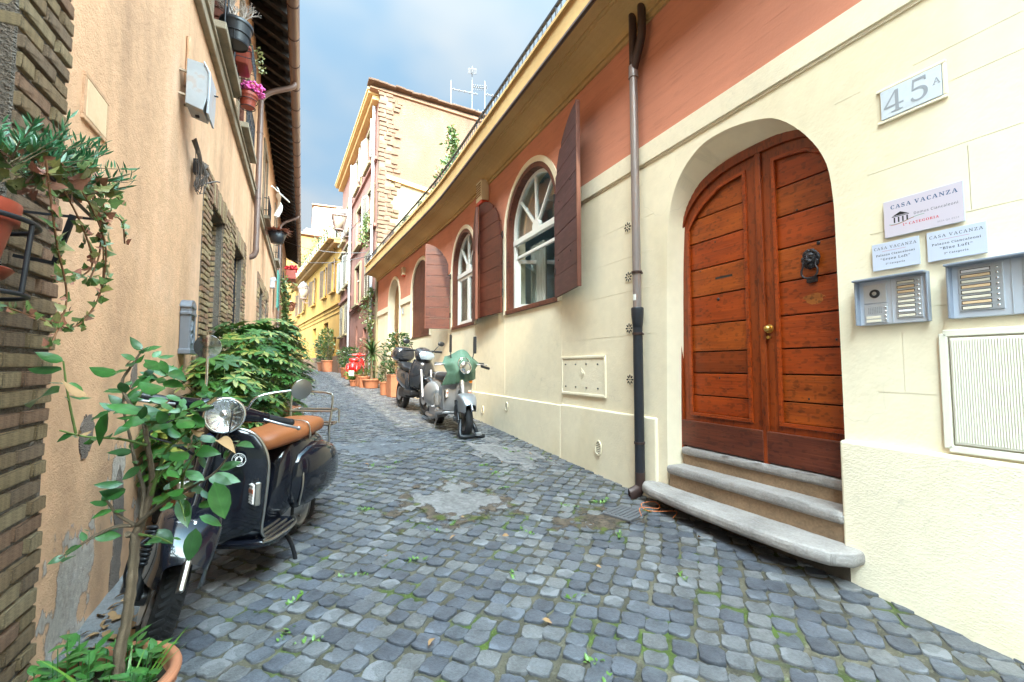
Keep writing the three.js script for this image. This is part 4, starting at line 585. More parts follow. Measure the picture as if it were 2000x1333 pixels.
// mauve house with a tan gable towards the viewer
{
  const d = [-0.067, -0.998], H = thing('tall_house', 'tall mauve house with tan gable wall and ragged brick corner, cream window frames', 'house', [2.35, 0, -18.62], frameOf([2.35, -18.6], d));
  // local x: minus the distance along the front
  const s = shp(rect(-11, -0.4, 0, 12.9)); const wins = [[-1.5, 5.45, 1.35, 1.95, 2], [-4.3, 5.45, 1.35, 1.95, 0], [-1.2, 8.3, 1.15, 1.85, 1], [-4.1, 8.35, 1.4, 1.95, 0], [-1.7, 11.3, 1.2, 1.7, 1], [-4.6, 11.3, 1.2, 1.7, 1], [-8, 4.1, 1.2, 1.7, 2], [-10, 4.1, 1.2, 1.7, 2], [-7.6, 7.0, 1.2, 1.9, 1], [-9.9, 7.0, 1.2, 1.9, 3], [-7.8, 9.9, 1.2, 1.7, 1], [-10, 9.9, 1.2, 1.7, 3]];
  for (const [x, y, w, h] of wins) hole(s, rect(x - w / 2, y - h / 2, x + w / 2, y + h / 2)); hole(s, arched(-4.75, -4.25, 0.9, 3.0, 0.45)); hole(s, rect(-2.7, 0.6, -1.9, 3.2)); hole(s, rect(-7.9, 1.9, -7.5, 2.4)); hole(s, rect(-9.8, 1.8, -9.4, 2.2));
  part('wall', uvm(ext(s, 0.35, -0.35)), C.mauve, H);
  wins.forEach(([x, y, w, h, sh], i) => winParts(H, x, y, w, h, { shut: sh === 3 ? 1 : sh, sm: i === 9 || i === 3 ? greyGreen : mat([0.4, 0.38, 0.34], { r: 0.6 }), frame: C.creamFar, head: i === 8 || i === 9 }));
  part('niche', uvm(box(0.5, 2.7, 0.02, -4.5, 2.2, -0.2)), C.white, H); part('doorway', [box(0.9, 2.7, 0.02, -2.3, 1.9, -0.25), box(0.5, 0.6, 0.02, -7.7, 2.15, -0.3), box(0.5, 0.5, 0.02, -9.6, 2, -0.3)], mat([0.4, 0.06, 0.03], { r: 0.6 }), H);
  part('string_course', uvm(M([rbox(6.6, 0.16, 0.14, 0.02, -3.3, 4.4, 0.05), rbox(6.6, 0.07, 0.1, 0.02, -3.3, 4.25, 0.03), rbox(6.6, 0.14, 0.12, 0.02, -3.3, 10.22, 0.05), rbox(6.6, 0.14, 0.12, 0.02, -3.3, 7.35, 0.05), rbox(4.4, 0.16, 0.14, 0.02, -8.8, 5.35, 0.05)])), C.mauve, H);
  part('cornice', uvm(M([rbox(11.2, 0.14, 0.5, 0.02, -5.5, 12.95, 0.2), rbox(11.1, 0.2, 0.3, 0.03, -5.5, 12.78, 0.12), rbox(11.3, 0.1, 0.55, 0.02, -5.5, 13.06, 0.22)])), C.cornice, H);
  part('downpipe', [cyl(0.06, 0.06, 12, -0.35, 6.6, 0.12), cyl(0.06, 0.06, 12, -6.6, 6.6, 0.12)], C.steel, H);
  // gable facing the viewer, on the cross wall; local z runs back into the block as minus
  const g = shp([[-0.0, 0], [9.2, 0], [9.2, 13.2], [4.8, 13.25], [0.3, 13.3], [0, 13.2]]), gab = (q) => uvm(q.rotateY(Math.PI / 2)); // shape x runs back from the street
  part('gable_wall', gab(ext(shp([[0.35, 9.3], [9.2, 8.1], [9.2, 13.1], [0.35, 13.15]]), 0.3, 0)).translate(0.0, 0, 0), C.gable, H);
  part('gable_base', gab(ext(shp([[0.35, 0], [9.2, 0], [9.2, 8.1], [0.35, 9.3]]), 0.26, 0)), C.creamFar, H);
  part('ledge', gab(ext(shp([[0.3, 9.24], [9.2, 8.04], [9.2, 8.2], [0.3, 9.42]]), 0.4, 0)), C.cornice, H);
  const rr = rng(8), bk = []; for (let y = 6.6; y < 13.0; y += 0.19) { const w = 0.3 + rr() * 0.4 + (y > 9.4 ? 0.1 : 0.0); for (let x = 0.02 - rr() * 0.12; x < w; x += 0.24 + rr() * 0.12) if (rr() < 0.82) bk.push(mv(box(0.05 + rr() * 0.05, 0.1 + rr() * 0.05, 0.2 + rr() * 0.1), 0.3 + rr() * 0.03, y + (rr() - 0.5) * 0.04, -x - 0.13, 0, (rr() - 0.5) * 0.1, (rr() - 0.5) * 0.12)); }
  const bm = part('corner_bricks', uvm(M(bk)), mat([0.15, 0.085, 0.05], { map: 'brick', s: 0.6 }), H); bm.userData.kind = 'stuff';
  part('corner_mortar', uvm(box(0.3, 6.6, 0.5, 0.165, 9.8, -0.25)), mat([0.17, 0.11, 0.075], { map: 'stone', s: 1 }), H);
  part('corner_base', uvm(box(0.3, 6.8, 0.36, 0.16, 3.2, -0.17)), C.creamFar, H);
  // roof: coping tiles along the gable, roof plane
  part('roof', uvm(skin([0.34, -11.2].map((x) => [[x, 12.95, 0.4], [x, 13.05, 0.42], [x, 13.1, -5.2], [x, 13.0, -9.2], [x, 12.8, -9.2]]), {})), C.tile, H);
  part('coping_tile', Array.from({ length: 26 }, (_, i) => rbox(0.5 + rr() * 0.1, 0.09, 0.42, 0.03, 0.28, 13.2 - i * 0.002 + rr() * 0.05, 0.3 - i * 0.36, 0.1 * (rr() - 0.5), 0.1 * (rr() - 0.5), 0.08 * (rr() - 0.5))), C.gable, H);
  part('back_wall', uvm(M([box(11, 13, 0.2, -5.5, 6.4, -9.2), box(0.2, 13, 9, -11, 6.4, -4.7)])), C.gable, H);
  // box of plants hanging on the corner
}
// yellow house
{
  const H = thing('row_house', 'warm yellow house with brown shuttered windows and planted roof terrace', 'house', [1.6, 0, -29.5], frameOf([0, 0], [-0.149, -0.989])), s = shp(rect(-21, 0, 0, 9.35));
  const w = [[-2.2, 7.5, 1.1, 2.1], [-5.2, 7.5, 1.1, 2.1], [-10, 7.5, 1.3, 2.1], [-15.6, 7.5, 1.4, 2.1], [-18.8, 7.5, 1.2, 2.1]]; w.forEach(([x, y, a, b]) => hole(s, rect(x - a / 2, y - b / 2, x + a / 2, y + b / 2)));
  const dr = [[-4.6, 2.9, 1.7, 3.3], [-9.5, 2.8, 1.6, 3.4], [-1.5, 2.3, 0.9, 2.1], [-14.6, 3.0, 1.2, 2.0]]; dr.forEach(([x, y, a, b]) => hole(s, rect(x - a / 2, y - b / 2, x + a / 2, y + b / 2)));
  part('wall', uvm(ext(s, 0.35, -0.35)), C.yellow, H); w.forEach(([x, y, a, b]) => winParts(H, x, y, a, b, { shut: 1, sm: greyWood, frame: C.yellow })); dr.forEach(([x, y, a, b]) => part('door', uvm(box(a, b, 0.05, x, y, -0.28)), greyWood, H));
  part('string_course', uvm(M([rbox(21, 0.15, 0.14, 0.02, -10.5, 5.5, 0.05), rbox(21, 0.08, 0.08, 0.02, -10.5, 5.2, 0.02), rbox(21, 0.1, 0.06, 0.02, -10.5, 4.9, 0.02)])), C.yellow, H);
  part('base_course', uvm(rbox(21, 2.0, 0.08, 0.02, -10.5, 1.1, 0.0)), C.gable, H);
  part('cornice', uvm(M([rbox(21.2, 0.22, 0.55, 0.04, -10.5, 9.35, 0.2), rbox(21.2, 0.12, 0.9, 0.02, -10.5, 9.52, 0.35)])), C.oldWood, H);
  part('roof', uvm(box(21, 0.2, 8, -10.5, 9.62, -3.8)), C.tile, H); part('house_end', uvm(M([box(0.2, 9.4, 8, -20.9, 4.7, -4), box(0.2, 9.4, 8, -0.1, 4.7, -4.2), box(21, 9.4, 0.2, -10.5, 4.7, -8)])), C.yellow, H);
  part('terrace_rail', Array.from({ length: 18 }, (_, i) => rod([-0.5 - i * 1.1, 9.7, 0.3], [-0.5 - i * 1.1, 10.8, 0.3], 0.03)).concat([bar([-0.4, 10.8, 0.3], [-20, 10.8, 0.3], 0.04, 0.04)]), C.steel, H);
}
// orange slip, rose end house, pale gable block behind, closing the street
function plainHouse(name, label, p, d, len, hgt, m, wins, depth = 6, cornice = C.cornice) {
  const H = thing(name, label, 'house', p, frameOf([0, 0], d)), s = shp(rect(-len, -1.5, 0, hgt)); wins.forEach(([x, y, a, b]) => hole(s, rect(x - a / 2, y - b / 2, x + a / 2, y + b / 2)));
  part('wall', uvm(ext(s, 0.3, -0.3)), m, H); wins.forEach(([x, y, a, b, sh]) => winParts(H, x, y, a, b, { shut: sh || 0, sm: greyWood, frame: m }));
  part('cornice', uvm(rbox(len + 0.3, 0.2, 0.5, 0.03, -len / 2, hgt + 0.05, 0.12)), cornice, H); part('house_side', uvm(M([box(0.2, hgt + 1.5, depth, -0.1, hgt / 2 - 0.75, -depth / 2 - 0.3), box(0.2, hgt + 1.5, depth, -len + 0.1, hgt / 2 - 0.75, -depth / 2 - 0.3), box(len, hgt + 1.5, 0.2, -len / 2, hgt / 2 - 0.75, -depth)])), m, H);
  part('roof', uvm(skin([0.2, -len - 0.2].map((x) => [[x, hgt + 0.1, 0.3], [x, hgt + 0.2, 0.3], [x, hgt + 1.3, -depth / 2], [x, hgt + 0.2, -depth - 0.2], [x, hgt + 0.1, -depth - 0.2]]), {})), C.tile, H); return H;
}
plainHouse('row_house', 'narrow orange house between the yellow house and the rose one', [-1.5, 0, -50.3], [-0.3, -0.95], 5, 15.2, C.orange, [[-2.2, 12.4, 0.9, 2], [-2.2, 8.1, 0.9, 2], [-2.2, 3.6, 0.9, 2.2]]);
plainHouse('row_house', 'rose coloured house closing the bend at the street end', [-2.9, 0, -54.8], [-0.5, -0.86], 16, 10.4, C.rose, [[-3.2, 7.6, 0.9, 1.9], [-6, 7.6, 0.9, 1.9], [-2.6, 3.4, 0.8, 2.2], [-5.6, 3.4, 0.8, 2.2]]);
{ const H = thing('tall_block', 'tall pale tan block with blank gable rising behind the yellow roof', 'building', [-0.2, 0, -56], 0);
  part('wall', uvm(ext(shp([[-0.8, 0], [9, 0], [9, 20.7], [0.15, 20.45], [-0.05, 20.3], [-0.1, 17.4], [-0.8, 17.3]]), 12, -12)), mat([0.6, 0.43, 0.3], { map: 'old', s: 6 }), H); part('roof', uvm(M([rbox(9.3, 0.16, 12.4, 0.03, 4.5, 20.75, -6, 0, 0, 0.02), box(0.9, 0.12, 12.2, -0.5, 17.4, -6)])), C.tile, H);
  part('terrace_planter', [rbox(0.5, 0.3, 0.3, 0.03, -0.5, 17.6, -0.3)], C.white, H); part('side_door', box(0.03, 2, 1, -0.13, 18.6, -2), C.frameWood, H); }
// unseen house added behind the viewer to keep the near stretch in shade
{
  const H = thing('shading_house', 'unseen cream house added behind the viewpoint to shade the near street', 'house', [-3, 0, 16], Math.PI), s = shp(rect(-13, -1, 13, 19.4)); const w = []; for (const x of [-10, -6, -2, 2, 6, 10]) for (const y of [2.4, 6.4, 10.4, 14.4]) w.push([x, y, 1.3, 2.2]); w.forEach(([x, y, a, b]) => hole(s, rect(x - a / 2, y - b / 2, x + a / 2, y + b / 2)));
  part('wall', uvm(ext(s, 0.3, -0.3)), C.creamFar, H); w.forEach(([x, y, a, b]) => winParts(H, x, y, a, b, { shut: 1, sm: greyGreen }));
  part('roof', uvm(skin([-13.3, 13.3].map((x) => [[x, 19.3, 0.5], [x, 19.5, 0.5], [x, 20.2, -4], [x, 19.4, -9]]), {})), C.tile, H); part('house_side', uvm(M([box(0.2, 20.4, 8, -12.9, 9.2, -4.3), box(0.2, 20.4, 8, 12.9, 9.2, -4.3), box(26, 20.4, 0.2, 0, 9.2, -8.4)])), C.creamFar, H);
}
// ---------------------------------------------------------------- scooters (drawn in metres: x forward, y up, z to the rider's right, origin where the front tyre stands)
const wheelGeo = (R, w, x, y, z) => { const t = lathe(arc(R - w * 0.48, 0, w * 0.5, w * 0.52, -Math.PI / 2, Math.PI * 1.5, 20).map(([a, b]) => [a, b]), 40); return t.rotateX(Math.PI / 2).translate(x, y, z); };
const treads = (R, w, x, y, z, n = 44) => Array.from({ length: n }, (_, i) => { const a = (i / n) * 2 * Math.PI; return [-1, 1].map((s) => mv(box(0.012, 0.008, w * 0.4), 0, R + 0.001, s * w * 0.22, 0, s * 0.5).rotateZ(a + s * 0.03).translate(x, y, z)); }).flat();
function rimGeo(R, x, y, z, spokes = 0) { const g = [lathe([[0.02, -0.03], [0.045, -0.035], [0.05, -0.02], [R * 0.7, -0.012], [R * 0.82, -0.03], [R, -0.036], [R, 0.036], [R * 0.82, 0.03], [R * 0.7, 0.012], [0.05, 0.02], [0.045, 0.035], [0.02, 0.03]], 32).rotateX(Math.PI / 2)]; for (let i = 0; i < 5; i++) { const a = (i / 5) * 2 * Math.PI; g.push(cyl(0.009, 0.009, 0.06, Math.cos(a) * 0.06, Math.sin(a) * 0.06, 0, Math.PI / 2, 0, 0, 8)); } return g.map((q) => q.translate(x, y, z)); }
function mirrorStalk(parent, base, mid, head, face, m, metal) { part('mirror_stem', tube([base, mid, head], 0.0055, 20, 8), metal, parent); const f = V(...face).normalize(), g = lathe([[0, 0.022], [0.03, 0.019], [0.05, 0.008], [0.056, 0], [0.056, -0.008], [0.0, -0.01]], 28); g.applyQuaternion(new THREE.Quaternion().setFromUnitVectors(V(0, 1, 0), f)); g.translate(...head); part('mirror', g, m, parent); }
function makeScooter(name, label, group, pos, fwd, { paint, trim, seatM, steer = 0, lean = 0, full = true, glove = true }) {
  const o = thing(name, label, 'scooter', pos, Math.atan2(-fwd[1], fwd[0]), { real: true, group }); o.rotation.order = 'YXZ'; o.rotation.x = lean;
  const R = 0.215, W = 0.092, B = -1.23;
  // rear wheel
  const rw = grp('rear_wheel', o); part('tyre', [wheelGeo(R, W, B, R, 0), ...(full ? treads(R, W, B, R, 0) : [])], C.tyre, rw); part('rim', rimGeo(0.135, B, R, 0), C.alu, rw);
  // steering: everything that turns with the fork
  const ax = V(-0.40, 1, 0).normalize(), piv = V(-0.245, 0.8, 0), st = grp('steering', o, [piv.x, piv.y, 0]); st.quaternion.setFromAxisAngle(ax, steer);
  const P = (g) => { g = Array.isArray(g) ? M(g) : g; return g.translate(-piv.x, -piv.y, 0); };
  part('tyre', P([wheelGeo(R, W, 0, R, 0), ...(full ? treads(R, W, 0, R, 0) : [])]), C.tyre, st); part('rim', P(rimGeo(0.135, 0, R, 0)), C.alu, st);
  part('brake_disc', P([lathe([[0.04, 0], [0.1, 0], [0.1, 0.006], [0.04, 0.006]], 28).rotateX(Math.PI / 2).translate(0, R, 0.055)]), C.chromeDull, st);
  part('fork_link', P([tube([[-0.02, 0.5, 0.02], [-0.05, 0.4, 0.085], [-0.075, 0.3, 0.1], [-0.07, 0.24, 0.1]], 0.024, 20, 12), mv(rbox(0.13, 0.065, 0.05, 0.02, 0, 0, 0, 0, 0, 0, 3), -0.03, 0.225, 0.1, 0, 0, 0), cyl(0.036, 0.036, 0.1, -0.075, 0.235, 0.095, Math.PI / 2), cyl(0.03, 0.034, 0.07, 0.0, R, 0.085, Math.PI / 2)]), mat([0.12, 0.12, 0.125], { r: 0.4, m: 0.7 }), st);
  const spr = []; for (let i = 0; i < 9; i++) spr.push(new THREE.TorusGeometry(0.029, 0.0075, 8, 20).rotateX(Math.PI / 2).translate(0, 0.02 + i * 0.017, 0)); const sg = M([...spr, cyl(0.022, 0.022, 0.17, 0, 0.08, 0), cyl(0.02, 0.026, 0.12, 0, -0.05, 0)]); sg.rotateZ(0.35); part('shock_spring', P(sg.translate(-0.005, 0.32, 0.105)), C.blackPlastic, st);
  part('brake_hose', P(tube([[-0.03, 0.5, 0.06], [0.02, 0.42, 0.15], [0.03, 0.33, 0.16], [-0.01, 0.25, 0.14]], 0.005, 24, 6)), C.iron, st);
  // mudguard: hood over the wheel with straight skirts
  const mg = []; for (let i = 0; i <= 26; i++) { const t = i / 26, a = lerp(0.72, 2.6, t), rr = R + 0.075 + 0.035 * Math.sin(Math.PI * t), hw = 0.112 * Math.pow(Math.max(0.02, Math.sin(Math.PI * clamp(t * 0.86 + 0.1, 0, 1))), 0.45), cx = rr * Math.cos(a) * 1.06, cy = R + 0.03 + rr * Math.sin(a), row = []; for (let k = 0; k <= 24; k++) { const q = (k / 24) * 2 - 1, e = Math.abs(q), side = Math.min(1, e / 0.55), dn = e > 0.55 ? (e - 0.55) / 0.45 : 0, fl = 0.325 + 0.02 * Math.cos(a); const y0 = cy - 0.03 * side * side; row.push([cx * (1 - 0.03 * side), lerp(y0, Math.min(y0, fl), dn), Math.sign(q) * hw * Math.sin(side * 1.45) ]); } mg.push(row); }
  part('mudguard', P(skin(mg, { closed: false })), paint, st);
  part('mudguard_crest', P([rbox(0.045, 0.11, 0.022, 0.008, 0.262, 0.405, 0, 0, 0, 0.6), bar([0.285, 0.36, 0], [0.1, 0.55, 0], 0.008, 0.006)]), trim, st);
  // handlebar head
  part('headset', P([skin([[-0.36, 0.955, 0.03, 0.02], [-0.33, 0.955, 0.06, 0.04], [-0.26, 0.955, 0.078, 0.066], [-0.2, 0.955, 0.083, 0.078], [-0.165, 0.955, 0.085, 0.082], [-0.158, 0.955, 0.08, 0.078]].map(([x, y, w, h]) => ring(x, y, 0, w, h, 2.3))), skin([0.5, 0.62, 0.74, 0.83, 0.9].map((y, i) => ring(0, 0, 0, [0.03, 0.03, 0.036, 0.045, 0.055][i], [0.03, 0.03, 0.04, 0.05, 0.06][i]).map(([, b, c]) => [-0.245 + (0.8 - y) * 0.4 + b, y, c])))]), paint, st);
  for (const s of [-1, 1]) part('bar_arm', P(skin([0.04, 0.1, 0.16, 0.215].map((z, i) => ring(0, 0, 0, 1, 1, 2, 18).map(([, b, c]) => [-0.265 - i * 0.012 + c * [0.05, 0.036, 0.026, 0.023][i], 0.955 + b * [0.055, 0.04, 0.03, 0.026][i], s * z])))), paint, st);
  for (const s of [-1, 1]) { part('grip', P([rod([-0.3, 0.955, s * 0.215], [-0.325, 0.95, s * 0.335], 0.02, 0.019, 16), sph(0.021, -0.326, 0.95, s * 0.336, 1, 1, 1, 12, 8)]), C.blackPlastic, st); part('lever', P([tube([[-0.26, 0.95, s * 0.19], [-0.235, 0.945, s * 0.27], [-0.25, 0.938, s * 0.36]], 0.0065, 16, 8), sph(0.011, -0.252, 0.937, s * 0.365, 1, 1, 1, 10, 8)]), C.alu, st); }
  const hl = grp('headlight', st, [-piv.x + 0.03, -piv.y, 0]);
  part('lens', lathe([[0, 0.02], [0.03, 0.018], [0.06, 0.01], [0.075, 0]], 32).rotateZ(-Math.PI / 2).translate(-0.158, 0.955, 0), mat([0.97, 0.97, 0.98], { r: 0.02, phys: true, transmission: 1, thickness: 0, ior: 1.3 }), hl); part('reflector', lathe([[0.005, -0.024], [0.03, -0.02], [0.055, -0.012], [0.074, 0.0]], 32).rotateZ(-Math.PI / 2).translate(-0.16, 0.955, 0), mat([0.95, 0.95, 0.95], { r: 0.22, m: 1 }), hl); part('reflector_facet', Array.from({ length: 14 }, (_, i) => { const a = (i / 14) * 6.283; return mv(box(0.003, 0.003, 0.04), 0, 0, 0, -a).translate(-0.166, 0.955 + 0.048 * Math.sin(a), 0.048 * Math.cos(a)); }), C.chrome, hl); part('headlight_rim', new THREE.TorusGeometry(0.078, 0.0075, 10, 40).rotateY(Math.PI / 2).translate(-0.16, 0.955, 0), C.chrome, hl); part('bulb_cap', sph(0.014, -0.172, 0.955, 0), C.chrome, hl);
  // leg shield
  const prof = [[0.27, -0.44, 0.17], [0.285, -0.385, 0.175], [0.34, -0.335, 0.18], [0.42, -0.32, 0.19], [0.52, -0.312, 0.2], [0.62, -0.306, 0.207], [0.7, -0.3, 0.205], [0.77, -0.295, 0.185], [0.82, -0.292, 0.155], [0.85, -0.29, 0.11], [0.862, -0.29, 0.05]];
  const ls = prof.map(([y, x, w]) => Array.from({ length: 25 }, (_, k) => { const q = (k / 24) * 2 - 1; return [x - 0.075 * Math.pow(Math.abs(q), 2.4) * (w / 0.2) + 0.035 * Math.exp(-q * q * 16), y, w * q]; }));
  part('leg_shield', skin([...ls, ...ls.slice().reverse().map((r) => r.map(([x, y, z]) => [x - 0.012, y, z]))], { closed: false }), paint, o);
  for (const s of [0, 24]) part('shield_trim', tube([...ls.map((r) => [r[s][0] - 0.006, r[s][1], r[s][2]])].concat(s ? [[-0.296, 0.866, 0]] : [[-0.296, 0.866, 0]]), 0.0085, 60, 10), trim, o);
  part('horn_cover', [skin([0.44, 0.52, 0.62, 0.72, 0.8, 0.85].map((y, i) => Array.from({ length: 11 }, (_, k) => { const q = (k / 10) * 2 - 1, w = [0.03, 0.045, 0.05, 0.055, 0.06, 0.04][i], b = table(prof.map((p) => [p[0], p[1]]), y); return [b + 0.036 + 0.028 * (1 - q * q) * [0.5, 1, 1, 1, 1, 0.6][i], y, w * q]; })), { closed: false }), rod([-0.245, 0.46, 0.055], [-0.23, 0.84, 0.065], 0.003)], paint, o);
  // floor with ribs, tunnel, body under the seat
  const fl = [-0.36, -0.42, -0.5, -0.6, -0.7, -0.78].map((x, i) => ring(x, 0.262 + [0.02, 0.008, 0, 0, 0, 0.01][i], 0, [0.2, 0.215, 0.225, 0.225, 0.21, 0.18][i], 0.02, 5, 20));
  part('floor', skin(fl), paint, o); part('floor_rib', [-0.19, -0.15, -0.11, 0.11, 0.15, 0.19].map((z) => rbox(0.33, 0.01, 0.012, 0.004, -0.58, 0.285, z)), C.chromeDull, o); part('floor_edge', [-1, 1].map((s) => tube([[-0.38, 0.29, s * 0.2], [-0.45, 0.28, s * 0.218], [-0.6, 0.28, s * 0.227], [-0.72, 0.28, s * 0.212], [-0.78, 0.29, s * 0.17]], 0.009, 30, 8)), trim, o);
  part('body_shell', skin([[-0.7, 0.36, 0.07, 0.1], [-0.74, 0.44, 0.11, 0.2], [-0.82, 0.5, 0.15, 0.24], [-0.95, 0.54, 0.165, 0.23], [-1.1, 0.56, 0.165, 0.2], [-1.25, 0.56, 0.15, 0.18], [-1.38, 0.54, 0.12, 0.16], [-1.47, 0.5, 0.08, 0.13], [-1.52, 0.44, 0.03, 0.09]].map(([x, y, w, h]) => ring(x, y, 0, w, h, 2.8))), paint, o);
  part('brake_pedal', [rod([-0.45, 0.28, 0.06], [-0.47, 0.33, 0.06], 0.006), rbox(0.05, 0.012, 0.04, 0.004, -0.47, 0.335, 0.06)], C.alu, o); part('kick_start', [rod([-0.82, 0.36, 0.19], [-0.72, 0.34, 0.24], 0.008), rod([-0.72, 0.34, 0.22], [-0.72, 0.34, 0.27], 0.011)], C.alu, o);
  if (glove) part('fuel_tap', [cyl(0.014, 0.014, 0.02, -0.735, 0.46, -0.06, 0, 0, Math.PI / 2), sph(0.011, -0.72, 0.46, -0.06)], C.brass, o);
  // side cowls
  for (const s of [-1, 1]) { const rg = [[-0.8, 0.4, 0.0, 0.0], [-0.815, 0.405, 0.05, 0.12], [-0.86, 0.415, 0.09, 0.165], [-0.95, 0.43, 0.125, 0.185], [-1.06, 0.44, 0.14, 0.19], [-1.18, 0.44, 0.14, 0.182], [-1.3, 0.43, 0.125, 0.162], [-1.4, 0.42, 0.09, 0.125], [-1.46, 0.41, 0.05, 0.075], [-1.48, 0.405, 0, 0]].map(([x, y, w, h]) => Array.from({ length: 28 }, (_, i) => { const t = (2 * Math.PI * i) / 28, c = Math.cos(t), sn = Math.sin(t), yy = y + 0.06 + h * Math.sign(sn) * Math.pow(Math.abs(sn), 0.85); return [x, Math.max(yy, 0.315), s * (0.125 + 0.92 * w * Math.max(-0.35, Math.sign(c) * Math.pow(Math.abs(c), 0.75)))]; }));
    part('side_cowl', skin(rg, { caps: false }), paint, o); part('cowl_trim', tube([[-0.83, 0.34, s * 0.18], [-0.835, 0.46, s * 0.195], [-0.87, 0.58, s * 0.18], [-0.96, 0.645, s * 0.165]], 0.006, 24, 8), C.chromeDull, o); }
  // seat
  const seat = skin([[-0.6, 0.735, 0.06, 0.03], [-0.615, 0.74, 0.1, 0.048], [-0.68, 0.75, 0.13, 0.056], [-0.8, 0.755, 0.142, 0.058], [-0.92, 0.756, 0.148, 0.056], [-1.05, 0.77, 0.15, 0.058], [-1.2, 0.78, 0.145, 0.06], [-1.3, 0.778, 0.125, 0.055], [-1.345, 0.765, 0.08, 0.04], [-1.355, 0.76, 0.03, 0.02]].map(([x, y, w, h]) => ring(x, y, 0, w, h, 2.9)));
  part('seat', seat, seatM, o); part('seat_strap', [tube([[-1.0, 0.71, -0.153], [-1.0, 0.8, -0.148], [-1.0, 0.829, -0.1], [-1.0, 0.833, 0], [-1.0, 0.829, 0.1], [-1.0, 0.8, 0.148], [-1.0, 0.71, 0.153]], 0.0045, 40, 6), rbox(0.02, 0.035, 0.008, 0.003, -1.0, 0.74, -0.156)], trim, o);
  part('rear_lamp', [rbox(0.05, 0.07, 0.12, 0.02, -1.53, 0.53, 0)], mat([0.5, 0.01, 0.02], { r: 0.25 }), o);
  part('number_plate', [rbox(0.012, 0.16, 0.16, 0.004, -1.56, 0.36, 0, 0, 0, 0.2)], C.white, o); part('exhaust', [tube([[-0.9, 0.2, 0.05], [-1.1, 0.16, 0.14], [-1.35, 0.18, 0.15]], 0.035, 16, 12)], C.alu, o); part('engine_block', [rbox(0.4, 0.2, 0.2, 0.04, -1.05, 0.27, 0.06)], C.alu, o);
  for (const s of [-1, 1]) { const ind = grp('turn_signal', o, [-0.342, 0.54, s * 0.175], [0, s * 0.75, 0]); part('signal_frame', rbox(0.03, 0.115, 0.06, 0.008), C.chromeDull, ind); part('signal_lens', [rbox(0.02, 0.1, 0.048, 0.006, 0.012, 0, 0), ...Array.from({ length: 7 }, (_, i) => box(0.004, 0.004, 0.044, 0.0225, -0.042 + i * 0.014, 0))], mat([0.78, 0.72, 0.68], { r: 0.25 }), ind); part('signal_stripe', rbox(0.006, 0.02, 0.05, 0.002, 0.0225, 0.015, 0), mat([0.45, 0.15, 0.08], { r: 0.3 }), ind); }
  return { o, st, P };
}
const twoTone = {};
